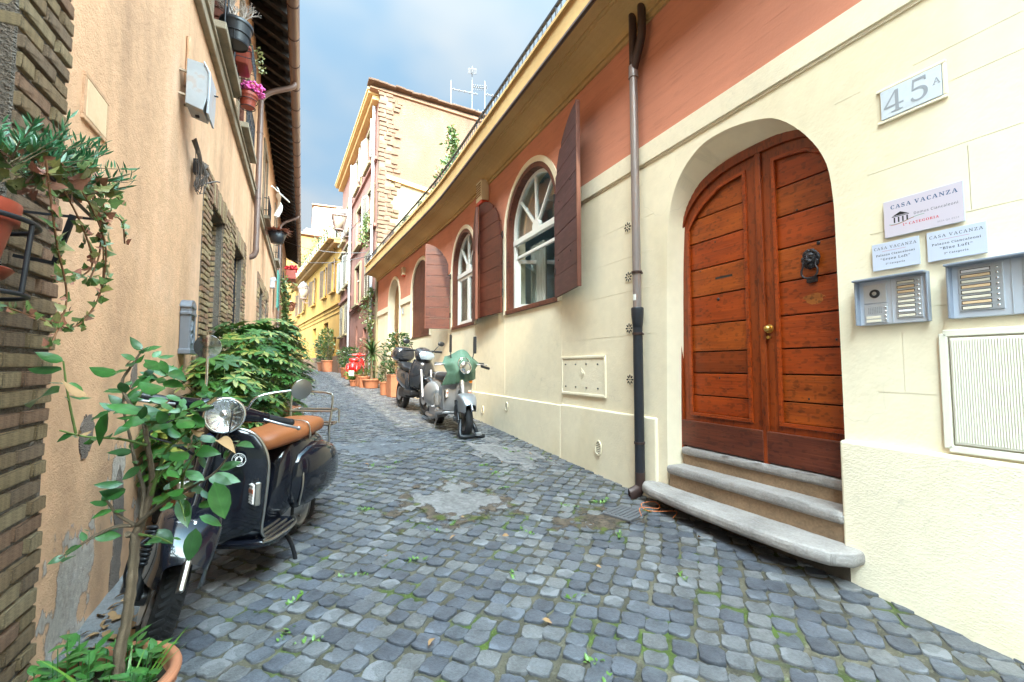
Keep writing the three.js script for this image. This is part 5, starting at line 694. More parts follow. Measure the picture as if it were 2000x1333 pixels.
// black scooter by the left wall
{
  const F = [-0.66, 0.0, -2.8], Rr = [-0.08, 0.06, -4.18], d = [F[0] - Rr[0], F[2] - Rr[2]];
  const { o, st, P } = makeScooter('scooter', 'glossy black classic scooter with tan saddle and chrome rear rack beside the lemon tree', null, F, d, { paint: C.black, trim: C.chromeDull, seatM: C.leather, steer: 40 * D2R, lean: -1 * D2R });
  o.rotation.z = 1 * D2R;
  mirrorStalk(st, [-0.02, 0.16, 0.1], [-0.0, 0.25, 0.1], [0.0, 0.44, 0.15], [-0.9, 0.05, -0.2], C.chrome, C.chrome);
  mirrorStalk(st, [-0.02, 0.16, -0.1], [0.0, 0.26, -0.13], [-0.03, 0.34, -0.32], [-0.9, 0.1, 0.3], C.chromeDull, C.chrome);
  // rack behind the saddle
  part('rear_rack', [tube([[-1.36, 0.7, -0.14], [-1.38, 0.95, -0.15], [-1.39, 0.99, -0.12], [-1.39, 1.0, 0], [-1.39, 0.99, 0.12], [-1.38, 0.95, 0.15], [-1.36, 0.7, 0.14]], 0.0085, 50, 8), tube([[-1.39, 0.86, -0.15], [-1.47, 0.865, -0.15], [-1.5, 0.865, -0.115], [-1.5, 0.865, 0.115], [-1.47, 0.865, 0.15], [-1.39, 0.86, 0.15]], 0.008, 50, 8), tube([[-1.39, 0.76, -0.15], [-1.47, 0.765, -0.15], [-1.5, 0.765, -0.115], [-1.5, 0.765, 0.115], [-1.47, 0.765, 0.15], [-1.39, 0.76, 0.15]], 0.008, 50, 8), rod([-1.37, 0.86, -0.15], [-1.37, 0.86, 0.15], 0.008), rod([-1.37, 0.76, -0.15], [-1.37, 0.76, 0.15], 0.008), ...[-0.16, 0.115].map((z) => rod([-1.5, 0.76, z], [-1.5, 0.865, z], 0.007)), ...[-0.13, 0.13].map((z) => rod([-1.42, 0.5, z], [-1.38, 0.78, z], 0.008))], C.chromeDull, o);
  for (const [a, b, c] of [[0.06, 0.03, 0.16], [0.09, -0.04, 0.2], [-0.05, 0.05, -0.14]]) part('control_cable', tube([[-0.24, 0.94, c * 0.6], [-0.15 + a * 0.3, 0.9 + b, c], [-0.2, 0.8, c * 0.7], [-0.27, 0.72, c * 0.3]], 0.004, 24, 6), C.iron, o);
  part('side_stand', [tube([[-0.72, 0.26, -0.13], [-0.74, 0.14, -0.19], [-0.75, 0.02, -0.22]], 0.012, 12, 8), rbox(0.07, 0.015, 0.04, 0.005, -0.755, 0.008, -0.225)], C.iron, o);
  // round club sticker and blue badge
  const cv = document.createElement('canvas'); cv.width = cv.height = 256; const x = cv.getContext('2d'); x.fillStyle = '#f2f2f2'; x.beginPath(); x.arc(128, 128, 128, 0, 7); x.fill(); x.fillStyle = '#0b0b10'; x.beginPath(); x.arc(128, 128, 116, 0, 7); x.fill(); x.fillStyle = '#f2f2f2'; x.beginPath(); x.arc(128, 128, 68, 0, 7); x.fill(); x.fillStyle = '#0b0b10'; for (const [a, b] of [[128, 100], [104, 136], [152, 136]]) { x.beginPath(); x.arc(a, b, 23, 0, 7); x.fill(); } x.fillRect(121, 130, 14, 50);
  x.fillStyle = '#f2f2f2'; x.font = 'bold 36px sans-serif'; x.textAlign = 'center'; x.textBaseline = 'middle'; const round = (t, a0, a1, up) => [...t].forEach((c, i) => { const a = lerp(a0, a1, t.length > 1 ? i / (t.length - 1) : 0); x.save(); x.translate(128 + 92 * Math.cos(a), 128 + 92 * Math.sin(a)); x.rotate(a + (up ? Math.PI / 2 : -Math.PI / 2)); x.fillText(c, 0, 0); x.restore(); }); round('ACE CAFE', -2.6, -0.55, true); round('LONDON', 2.35, 0.8, false);
  const tt = new THREE.CanvasTexture(cv); tt.colorSpace = THREE.SRGBColorSpace; const cg = new THREE.CircleGeometry(0.032, 32); part('club_sticker', cg, new THREE.MeshStandardMaterial({ map: tt, roughness: 0.4, polygonOffset: true, polygonOffsetFactor: -1 }), o, [-0.284, 0.715, -0.115], [0, Math.PI / 2 + 0.2, 0]);
  part('badge', [ext(shp(arc(0, 0, 0.026, 0.028, Math.PI / 6, Math.PI * 2 + Math.PI / 6, 6)), 0.004).rotateY(Math.PI / 2)], mat([0.03, 0.09, 0.5], { r: 0.3 }), o, [-0.214, 0.825, -0.01]); part('badge_mark', [box(0.003, 0.03, 0.006, 0, 0, 0.004), new THREE.TorusGeometry(0.009, 0.003, 6, 14).rotateY(Math.PI / 2).translate(0, 0.007, -0.006)], C.white, o, [-0.209, 0.825, -0.01]);
}
// grey scooter under a green apron, by the right wall
{
  const grey = mat([0.3, 0.305, 0.32], { r: 0.38, m: 0.5 }), F = [2.25, gy(2.25, -6.65), -6.65], d = [0.02, 1];
  const { o, st, P } = makeScooter('scooter', 'grey scooter with green apron cover over its handlebars, chained front wheel', null, F, d, { paint: grey, trim: C.alu, seatM: C.blackPlastic, steer: -4 * D2R, lean: -2 * D2R, full: false });
  const green = mat([0.06, 0.13, 0.095], { r: 0.6, bump: 'bump', bs: 0.3, bd: 0.004 }), rows = []; // apron hung over the bars
  for (let i = 0; i <= 16; i++) { const t = i / 16, y = lerp(1.1, 0.7, t) , w = table([[0, 0.2], [0.25, 0.26], [0.55, 0.2], [1, 0.25]], t), x = table([[0, -0.24], [0.3, -0.12], [0.6, -0.1], [1, -0.2]], t); rows.push(Array.from({ length: 49 }, (_, k) => { const q = (k / 48) * 2 - 1; return [x - 0.14 * q * q + 0.011 * Math.sin(q * 11 + t * 3) * (0.3 + t), y + 0.05 * Math.cos(q * 3) * (1 - t) - 0.05 * t * q, w * q]; })); }
  part('apron_cover', skin([...rows, ...rows.slice().reverse().map((r) => r.map(([a, b, c]) => [a - 0.012, b, c]))], { closed: false }), green, o);
  part('headlight_ring', [new THREE.TorusGeometry(0.075, 0.01, 10, 28).rotateY(Math.PI / 2).translate(-0.085, 0.9, 0), lathe([[0, 0.02], [0.04, 0.016], [0.072, 0]], 28).rotateZ(-Math.PI / 2).translate(-0.09, 0.9, 0)], C.chrome, o);
  for (const s of [-1, 1]) part('mirror', [rod([-0.25, 1.0, s * 0.15], [-0.24, 1.12, s * 0.17], 0.007), rbox(0.016, 0.24, 0.05, 0.02, -0.23, 1.22, s * (0.175), 0, s * 0.7, 0.06)], C.blackPlastic, o);
  part('lever_grip', [rod([-0.27, 0.93, -0.3], [-0.3, 0.9, -0.43], 0.02)], C.blackPlastic, o);
  part('orange_sticker', [cyl(0.026, 0.026, 0.004, -0.272, 0.72, -0.15, 0, 0, Math.PI / 2)], mat([0.8, 0.25, 0.02]), o);
  part('front_fork', [-1, 1].map((s) => rod([-0.01, 0.22, s * 0.075], [-0.06, 0.42, s * 0.07], 0.018)).concat([cyl(0.05, 0.05, 0.02, -0.22, 0.56, 0, 0, 0, Math.PI / 2)]), C.chrome, o);
  part('side_stand', [rod([-0.75, 0.28, -0.14], [-0.78, 0.01, -0.2], 0.012), rod([-0.75, 0.28, 0.14], [-0.78, 0.01, 0.2], 0.012)], C.alu, o);
  const ch = thing('chain_lock', 'thick dark chain lock looped through the grey scooter front wheel', 'chain lock', F, Math.atan2(-d[1], d[0]), { real: true });
  part('chain_sleeve', [tube([[0.05, 0.2, -0.07], [0.1, 0.12, -0.1], [0.12, 0.04, -0.11], [0.14, 0.025, 0.0], [0.12, 0.035, 0.1], [0.06, 0.13, 0.09], [0.02, 0.22, 0.07]], 0.028, 40, 12), tube([[0.12, 0.03, -0.1], [0.17, 0.025, -0.14], [0.15, 0.025, -0.2]], 0.025, 16, 12)], C.blackPlastic, ch); part('padlock', [rbox(0.06, 0.045, 0.08, 0.012, 0.16, 0.05, -0.12)], C.alu, ch);
}
// black maxi scooter with top case
{
  const bl = mat([0.02, 0.022, 0.028], { r: 0.22, phys: true, clearcoat: 0.8, clearcoatRoughness: 0.1 }), F = [2.22, gy(2.2, -9.05), -9.05], d = [0.12, 0.99], o = thing('maxi_scooter', 'black large-wheeled scooter with rear top case and round mirrors', 'scooter', F, Math.atan2(-d[1], d[0]), { real: true }); o.rotation.order = 'YXZ'; o.rotation.x = -3 * D2R;
  const R = 0.315, W = 0.11, B = -1.36;
  for (const [x, n] of [[0, 'front_wheel'], [B, 'rear_wheel']]) { const w = grp(n, o); part('tyre', wheelGeo(R, W, x, R, 0), C.tyre, w); part('rim', [new THREE.TorusGeometry(0.21, 0.028, 10, 40).translate(x, R, 0), cyl(0.045, 0.045, 0.11, x, R, 0, Math.PI / 2), ...Array.from({ length: 5 }, (_, i) => { const a = i * 1.2566 + 0.3; return bar([x, R, 0], [x + 0.2 * Math.cos(a), R + 0.2 * Math.sin(a), 0], 0.03, 0.03); })], mat([0.06, 0.06, 0.065], { r: 0.4, m: 0.6 }), w); part('brake_disc', lathe([[0.05, 0], [0.13, 0], [0.13, 0.006], [0.05, 0.006]], 28).rotateX(Math.PI / 2).translate(x, R, 0.075), C.alu, w); }
  part('front_fork', [-1, 1].map((s) => rod([0, R, s * 0.095], [-0.17, 0.78, s * 0.09], 0.024, 0.02, 14)), C.alu, o);
  const fen = []; for (let i = 0; i <= 18; i++) { const a = lerp(0.35, 2.9, i / 18), r = R + 0.04; fen.push(Array.from({ length: 11 }, (_, k) => { const q = (k / 10) * 2 - 1; return [(r - 0.05 * q * q) * Math.cos(a), R + (r - 0.05 * q * q) * Math.sin(a), 0.08 * q]; })); } part('mudguard', skin(fen, { closed: false }), bl, o);
  part('front_fairing', skin([[0.44, -0.32, 0.17], [0.52, -0.25, 0.22], [0.62, -0.2, 0.25], [0.75, -0.18, 0.25], [0.86, -0.19, 0.21], [0.96, -0.22, 0.16]].map(([y, x, w]) => ring(0, 0, 0, w, 1, 2.4, 24).map(([, b, c]) => [x - 0.11 + 0.13 * b - (b > 0 ? 0.1 : 0.02) * Math.pow(Math.abs(c) / w, 2), y, c]))), bl, o);
  part('windscreen_head', skin([[0.92, -0.25, 0.12, 0.08], [1.0, -0.22, 0.17, 0.11], [1.08, -0.26, 0.17, 0.1], [1.15, -0.33, 0.13, 0.06], [1.18, -0.36, 0.06, 0.03]].map(([y, x, w, t]) => ring(0, 0, 0, w, t, 2.4, 24).map(([, b, c]) => [x + b - 0.06 * Math.pow(Math.abs(c) / w, 2), y, c]))), bl, o);
  part('headlight', [skin([[0.96, -0.13, 0.1], [1.0, -0.115, 0.135], [1.06, -0.135, 0.135], [1.1, -0.17, 0.09]].map(([y, x, w]) => Array.from({ length: 11 }, (_, k) => { const q = (k / 10) * 2 - 1; return [x - 0.05 * q * q + 0.012, y, w * q]; })), { closed: false })], mat([0.45, 0.55, 0.65], { r: 0.08, m: 0.6 }), o);
  part('handlebar', [rod([-0.38, 1.12, -0.34], [-0.38, 1.12, 0.34], 0.018), rod([-0.38, 1.12, -0.24], [-0.38, 1.12, -0.36], 0.022), rod([-0.38, 1.12, 0.24], [-0.38, 1.12, 0.36], 0.022)], C.blackPlastic, o);
  for (const s of [-1, 1]) part('mirror', [tube([[-0.36, 1.13, s * 0.2], [-0.33, 1.2, s * 0.25], [-0.34, 1.25, s * 0.3]], 0.007, 12, 8), sph(0.06, -0.35, 1.27, s * 0.33, 0.35, 0.75, 1.1)], C.blackPlastic, o);
  part('floor', rbox(0.42, 0.1, 0.36, 0.03, -0.62, 0.36, 0), C.blackPlastic, o);
  part('body_shell', skin([[-0.72, 0.48, 0.13, 0.14], [-0.8, 0.55, 0.17, 0.2], [-1.0, 0.6, 0.19, 0.2], [-1.3, 0.66, 0.18, 0.17], [-1.55, 0.74, 0.12, 0.1], [-1.66, 0.78, 0.05, 0.05]].map(([x, y, w, h]) => ring(x, y, 0, w, h, 2.6))), bl, o);
  part('seat', skin([[-0.72, 0.76, 0.1, 0.03], [-0.78, 0.78, 0.14, 0.05], [-1.0, 0.8, 0.16, 0.055], [-1.12, 0.86, 0.16, 0.06], [-1.4, 0.88, 0.14, 0.05], [-1.5, 0.88, 0.06, 0.02]].map(([x, y, w, h]) => ring(x, y, 0, w, h, 2.8))), C.blackPlastic, o);
  const tc = grp('top_case', o); part('case_shell', skin([[-1.36, 1.08, 0.14, 0.08], [-1.38, 1.08, 0.19, 0.13], [-1.5, 1.09, 0.215, 0.155], [-1.66, 1.08, 0.2, 0.14], [-1.76, 1.06, 0.14, 0.09], [-1.78, 1.05, 0.06, 0.04]].map(([x, y, w, h]) => ring(x, y, 0, w, h, 2.5))), bl, tc); part('case_seam', tube([...Array.from({ length: 24 }, (_, i) => { const a = (i / 24) * 2 * Math.PI; return [-1.56 + 0.205 * Math.cos(a), 1.055, 0.214 * Math.sin(a)]; })], 0.006, 60, 6, true), C.iron, tc); part('rack', [rbox(0.3, 0.03, 0.2, 0.01, -1.52, 0.92, 0)], C.iron, tc);
  part('exhaust', [skin([[-0.95, 0.3, 0.04], [-1.05, 0.3, 0.065], [-1.35, 0.36, 0.075], [-1.55, 0.4, 0.07], [-1.58, 0.41, 0.02]].map(([x, y, w]) => ring(x, y, -0.2, w, w, 2)))], C.darkMetal, o);
  part('engine_cover', rbox(0.5, 0.18, 0.22, 0.05, -1.1, 0.34, 0), C.darkMetal, o); part('side_stand', rod([-0.6, 0.3, -0.12], [-0.62, 0.01, -0.24], 0.012), C.iron, o);
}
// small red scooter far up the street, seen from behind
{
  const red = mat([0.62, 0.02, 0.02], { r: 0.25, phys: true, clearcoat: 0.8, clearcoatRoughness: 0.1 });
  makeScooter('scooter', 'bright red scooter parked among the terracotta pots up the street', null, [1.86, gy(1.8, -19.3), -19.2], [0.25, -0.97], { paint: red, trim: C.alu, seatM: red, full: false });
}
// ---------------------------------------------------------------- things on the right-hand wall
const wallThing = (name, label, cat, x, y, out, o = {}) => thing(name, label, cat, [3 - out, y, x], RIGHT, o);
function printTex(w, h, draw) { const c = document.createElement('canvas'); c.width = w; c.height = h; draw(c.getContext('2d'), w, h); const t = new THREE.CanvasTexture(c); t.colorSpace = THREE.SRGBColorSpace; t.anisotropy = 8; return t; }
function plate(name, label, x0, x1, y0, y1, body, draw, W, H) {
  const w = x1 - x0, h = y1 - y0, o = wallThing(name, label, 'sign', (x0 + x1) / 2, (y0 + y1) / 2, 0.016);
  part('backing', rbox(w, h, 0.008, 0.002, 0, 0, 0), body, o); part('print', new THREE.PlaneGeometry(w - 0.004, h - 0.004).translate(0, 0, 0.0052), new THREE.MeshStandardMaterial({ map: printTex(W, H, draw), roughness: 0.42, metalness: 0.15 }), o); return o;
}
const spaced = (x, t, cx, y, gap) => { const w = [...t].map((c) => x.measureText(c).width + gap); let s = cx - (w.reduce((a, b) => a + b, 0) - gap) / 2; x.textAlign = 'left'; [...t].forEach((c, i) => { x.fillText(c, s, y); s += w[i]; }); };
plate('holiday_home_sign', 'large lilac sign reading CASA VACANZA with a temple logo', -1.338, -0.999, 2.153, 2.364, C.panel, (x, W, H) => {
  x.fillStyle = '#cfc4d0'; x.fillRect(0, 0, W, H); x.fillStyle = '#34507a'; x.font = 'bold 96px serif'; spaced(x, 'CASA VACANZA', W / 2 + 20, 160, 10);
  x.fillStyle = '#101014'; x.beginPath(); x.moveTo(120, 292); x.lineTo(235, 232); x.lineTo(350, 292); x.fill(); x.fillRect(112, 300, 246, 12); for (let i = 0; i < 4; i++) x.fillRect(138 + i * 60, 322, 22, 92);
  x.strokeStyle = '#2f8a55'; x.lineWidth = 7; x.beginPath(); x.moveTo(70, 430); x.bezierCurveTo(260, 470, 330, 370, 560, 372); x.stroke(); x.strokeStyle = '#c23a44'; x.beginPath(); x.moveTo(90, 446); x.bezierCurveTo(240, 470, 320, 400, 420, 392); x.stroke();
  x.fillStyle = '#23242c'; x.font = '58px sans-serif'; spaced(x, 'Domus Ciancaleoni', 700, 345, 4); x.fillStyle = '#c8202c'; x.font = 'bold 58px serif'; spaced(x, '1ª CATEGORIA', 500, 500, 5); x.fillStyle = '#8d8796'; x.font = '38px sans-serif'; spaced(x, 'SCIA QA 8524', 850, 580, 3);
}, 1040, 648);
const small = (nick) => (x, W, H) => { x.fillStyle = '#c6ccde'; x.fillRect(0, 0, W, H); x.fillStyle = '#1b1c24'; x.font = '92px serif'; spaced(x, 'CASA VACANZA', W / 2, 150, 12); x.fillStyle = '#b5465c'; x.fillRect(W * 0.22, 196, W * 0.52, 6); x.fillStyle = '#1b1c24'; x.font = 'bold 66px serif'; spaced(x, 'Palazzo Ciancaleoni', W / 2, 310, 5); x.font = 'bold 76px serif'; spaced(x, '"' + nick + ' Loft"', W / 2, 420, 8); x.font = 'bold 54px serif'; spaced(x, '2ª Categoria', W / 2, 530, 4); };
plate('holiday_home_sign', 'small pale sign reading Green Loft above the video intercom', -1.404, -1.185, 1.974, 2.13, C.panel, small('Green'), 900, 640);
plate('holiday_home_sign', 'small pale sign reading Blue Loft above the second intercom', -1.153, -0.925, 1.974, 2.132, C.panel, small('Blue'), 900, 640);
// marble number: raised digits, grey standing in for the shade of carved strokes
{
  const o = wallThing('house_number_plaque', 'white marble plaque carved with the house number 45A', 'plaque', -1.193, 2.932, 0.006);
  part('slab', uvm(rbox(0.27, 0.168, 0.02, 0.003)), C.marble, o); part('plaster_edge', uvm(M([rbox(0.31, 0.018, 0.018, 0.005, 0, 0.094, 0), rbox(0.31, 0.018, 0.014, 0.005, 0, -0.094, 0), rbox(0.018, 0.17, 0.016, 0.005, 0.146, 0, 0)])), C.trim, o);
  const font = await new FontLoader().loadAsync('fonts/droid/droid_serif_regular.typeface.json'), cut = mat([0.3, 0.31, 0.34], { r: 0.6 });
  for (const [t, s, x, y] of [['4', 0.125, -0.122, -0.062], ['5', 0.125, -0.005, -0.055], ['A', 0.036, 0.098, -0.012]]) part('digit', new TextGeometry(t, { font, size: s, depth: 0.003, curveSegments: 6, bevelEnabled: false }).translate(x, y, 0.0085), cut, o);
}
// door-entry panels
function intercom(label, x0, x1, y0, y1, video) {
  const w = x1 - x0, h = y1 - y0, o = wallThing('intercom', label, 'intercom', (x0 + x1) / 2, (y0 + y1) / 2, 0.02), cols = video ? 2 : 2, lip = 0.05;
  part('housing', [rbox(w, h, 0.02, 0.004)], C.panel, o); part('rain_hood', [rbox(w + 0.016, 0.012, 0.075, 0.004, 0, h / 2, 0.036), rbox(0.01, h, 0.05, 0.003, -w / 2 - 0.003, 0, 0.022), rbox(0.01, h, 0.03, 0.003, w / 2 + 0.003, 0, 0.014)], mat([0.3, 0.34, 0.42], { r: 0.4, m: 0.4 }), o); part('divider', box(0.004, h * 0.96, 0.004, video ? 0.0 : -0.01, 0, 0.011), C.steel, o);
  const bw = w * 0.36, paper = [[0.75, 0.68, 0.55], [0.72, 0.5, 0.3], [0.75, 0.72, 0.74], [0.62, 0.66, 0.7]].map((c) => mat(c, { r: 0.7 })), r = rng(Math.round(x0 * -1000));
  const names = (cx, n, top, dark = []) => { part('button_plate', rbox(bw, n * 0.0262 + 0.012, 0.008, 0.002, cx, top - (n * 0.0262) / 2, 0.012), C.steel, o); for (let i = 0; i < n; i++) { const y = top - 0.015 - i * 0.0262; part('name_window', box(bw * 0.68, 0.0165, 0.003, cx - bw * 0.1, y, 0.0166), C.dark, o); part('name_label', box(bw * 0.64, 0.0125, 0.003, cx - bw * 0.095, y - 0.0012, 0.0182), dark.includes(i) ? C.darkMetal : paper[(r() * r() * 4) | 0], o); part('button', [sph(0.0065, cx + bw * 0.38, y, 0.016, 1, 1, 0.8, 10, 8)], C.chrome, o); } };
  if (video) {
    part('camera_plate', rbox(bw * 0.98, h * 0.42, 0.008, 0.002, -w * 0.245, h * 0.19, 0.012), C.steel, o); part('camera_ring', [cyl(0.024, 0.026, 0.008, -w * 0.245, h * 0.19, 0.018, Math.PI / 2)], C.blackPlastic, o); part('camera_lens', sph(0.012, -w * 0.245, h * 0.19, 0.02, 1, 1, 0.5), C.chromeDull, o);
    part('speaker_plate', rbox(bw * 0.98, h * 0.42, 0.008, 0.002, -w * 0.245, -h * 0.25, 0.012), C.steel, o); const holes = []; for (let i = 0; i < 8; i++) for (let j = 0; j < 5; j++) holes.push(box(0.0045, 0.0035, 0.002, -w * 0.35 + i * 0.0088, -h * 0.12 - j * 0.0078, 0.0165)); part('speaker_holes', holes, mat([0.25, 0.27, 0.3]), o).userData.kind = 'stuff';
    for (const y of [-0.33, -0.41]) part('name_label', box(bw * 0.62, 0.014, 0.003, -w * 0.275, h * y, 0.0175), paper[0], o); for (const y of [-0.13, -0.22, -0.31, -0.4]) part('button', sph(0.006, -w * 0.09, h * y, 0.016, 1, 1, 0.8, 10, 8), C.chrome, o);
    names(w * 0.25, 8, h * 0.42);
  } else { names(-w * 0.26, 8, h * 0.42); names(w * 0.24, 4, h * 0.42, [0, 3]); part('blank_plate', rbox(bw, h * 0.4, 0.006, 0.002, w * 0.24, -h * 0.24, 0.012), C.panel, o); }
}
intercom('silver video intercom with round camera beside the arched door', -1.474, -1.156, 1.66, 1.922, true);
intercom('silver intercom of name buttons above the ribbed meter cabinet', -1.06, -0.62, 1.662, 1.932, false);
// ribbed meter cabinet
{
  const o = wallThing('meter_cabinet', 'cream ribbed meter cabinet door set in the wall', 'meter cabinet', -0.81, 1.295, 0.01), w = 0.6, h = 0.59, paint = mat([0.76, 0.72, 0.6], { r: 0.5 });
  part('cabinet_frame', M([rbox(w, 0.035, 0.03, 0.005, 0, h / 2, 0), rbox(w, 0.035, 0.03, 0.005, 0, -h / 2, 0), rbox(0.035, h, 0.03, 0.005, -w / 2, 0, 0), rbox(0.035, h, 0.03, 0.005, w / 2, 0, 0)]), paint, o); part('cabinet_door', rbox(w - 0.05, h - 0.05, 0.02, 0.004, 0, 0, 0.004), paint, o);
  const rg = cyl(0.0036, 0.0036, h - 0.075, 0, 0, 0, 0, 0, 0, 8); for (let i = 0; i < 54; i++) part('rib', rg, paint, o, [-w / 2 + 0.036 + i * 0.0098, 0, 0.0155]);
}
// alarm sirens
function siren(label, P, ry, s) { const o = thing('alarm_siren', label, 'siren', P, ry, { group: null }); part('siren_box', rbox(0.24 * s, 0.34 * s, 0.14 * s, 0.015, 0, 0, 0.07 * s), mat([0.72, 0.62, 0.42], { r: 0.5 }), o); part('louvre', Array.from({ length: 6 }, (_, i) => box(0.2 * s, 0.018 * s, 0.012, 0, (0.11 - i * 0.04) * s, 0.142 * s)), C.oldWood, o); part('flash_lens', rbox(0.22 * s, 0.07 * s, 0.13 * s, 0.015, 0, -0.19 * s, 0.065 * s), mat([0.55, 0.05, 0.015], { r: 0.3 }), o); return o; }
{ const o = siren('louvred cream alarm siren with red base between the shuttered windows', [2.99, 4.76, -7.66], RIGHT, 1.15); part('conduit', rod([-0.16, -0.2, 0.02], [-0.16, -2.3, 0.02], 0.014), C.oldWood, o); }
siren('small cream alarm siren with red base above the closed shutter', [3 - 4.31 * 0.068, 4.5, -9.9 - 4.31 * 0.9977], -86.1 * D2R, 0.75);
// ---------------------------------------------------------------- things on the left-hand wall
const LW = (s, out) => [-1.1 - 0.017 * s + out, 0, -3.4 - s - out * 0.017];
const leftThing = (name, label, cat, s, y, out, o = {}) => { const p = LW(s, out); return thing(name, label, cat, [p[0], y, p[2]], LRY, o); };
{
  const o = leftThing('electric_box', 'grey metal electrical box on rusty brackets high on the ochre wall', 'electrical box', 1.3, 3.93, 0.0); o.scale.multiplyScalar(0.62);
  const side = shp([[0.09, -0.3], [0.3, -0.36], [0.36, -0.1], [0.36, 0.2], [0.28, 0.34], [0.09, 0.36]]); part('box_body', uvm(ext(side, 0.42, -0.21, 0.01).rotateY(-Math.PI / 2)), mat([0.42, 0.44, 0.47], { r: 0.45, m: 0.3, map: 'rust', s: 0.8 }), o);
  part('box_lid', uvm(ext(shp([[0.37, -0.4], [0.38, -0.1], [0.38, 0.21], [0.3, 0.36], [0.285, 0.35], [0.355, 0.2], [0.355, -0.1], [0.345, -0.4]]), 0.46, -0.23, 0.004).rotateY(-Math.PI / 2)), mat([0.46, 0.52, 0.6], { r: 0.4, m: 0.4, map: 'rust', s: 0.8 }), o);
  part('wall_bracket', [-0.15, 0.2].flatMap((y) => [-0.16, 0.16].map((x) => bar([x, y, -0.02], [x, y - 0.02, 0.12], 0.035, 0.03))), mat([0.5, 0.4, 0.3], { r: 0.6, m: 0.2, map: 'rust', s: 0.3 }), o); part('latch', [rbox(0.05, 0.03, 0.05, 0.006, 0, -0.37, 0.2), rod([0.1, 0.05, 0.36], [0.1, 0.05, 0.43], 0.012)], C.iron, o);
  const c = leftThing('cable_bundle', 'tangle of old cables hanging below the grey electrical box', 'cables', 1.62, 3.42, 0.02), r = rng(31), wire = mat([0.12, 0.1, 0.09], { r: 0.7 }); c.scale.multiplyScalar(0.62);
  for (let i = 0; i < 16; i++) { const a = r() * 0.45, b = r() * 0.4; part('cable', tube([[-0.25 + a * 0.3, 0.25, 0.12 - a * 0.2], [-0.1 + a, -0.02 - r() * 0.1, 0.05 + b * 0.3], [0.02 + a * 0.8, -0.25 - r() * 0.2, 0.04 + b * 0.2], [0.15 + a * 0.5, -0.35 + r() * 0.1, 0.03], [0.2 + b, -0.1 + r() * 0.3, 0.05 + b * 0.25], [0.1 + b, 0.1 * r(), 0.04]], 0.004 + r() * 0.004, 30, 6), wire, c); }
  part('junction_box', rbox(0.12, 0.24, 0.1, 0.015, 0.28, 0.0, 0.04), C.darkMetal, c); part('old_hook', tube([[0.2, -0.35, 0.02], [0.35, -0.25, 0.1], [0.5, -0.12, 0.25], [0.6, -0.08, 0.3]], 0.012, 20, 6), wire, c);
  part('conduit', tube([[-0.45, 0.9, 0.0], [-0.38, 1.4, 0.0], [-0.4, 1.7, 0.0]], 0.03, 10, 8), C.ochre, c);
}
{ // ornate letterbox
  const o = leftThing('letter_box', 'ornate grey cast letterbox on the ochre wall beside the brick surround', 'letterbox', 1.68, 1.78, 0.0), g = mat([0.2, 0.22, 0.26], { r: 0.45, m: 0.5 }); o.scale.multiply(V(0.72, 1, 0.6));
  part('box_body', [rbox(0.3, 0.42, 0.13, 0.012, 0, 0, 0.07), rbox(0.35, 0.05, 0.16, 0.01, 0, -0.22, 0.08), rbox(0.34, 0.03, 0.15, 0.008, 0, 0.14, 0.08)], g, o); part('arched_top', ext(shp([[-0.17, 0.2], [0.17, 0.2], ...arc(0, 0.2, 0.17, 0.075, 0, Math.PI, 14)]), 0.15, 0, 0.006), g, o);
  part('relief', [-1, 1].flatMap((s) => [cyl(0.012, 0.012, 0.4, s * 0.13, 0, 0.137), sph(0.02, s * 0.05, -0.1, 0.135, 1, 1.4, 0.4, 10, 8), sph(0.02, s * 0.04, 0.04, 0.135, 1.3, 1, 0.4, 10, 8), sph(0.016, s * 0.07, -0.03, 0.135, 1, 1.8, 0.4, 10, 8)]).concat([new THREE.TorusGeometry(0.045, 0.01, 8, 20).translate(0, -0.1, 0.137), sph(0.03, 0, 0.22, 0.15, 1, 1, 0.3, 12, 8), ext(shp([[-0.05, -0.02], [0.05, -0.02], [0, 0.07]]), 0.015, 0.13)]), g, o); part('letter_flap', rbox(0.2, 0.035, 0.015, 0.005, 0, 0.1, 0.138), C.darkMetal, o);
}
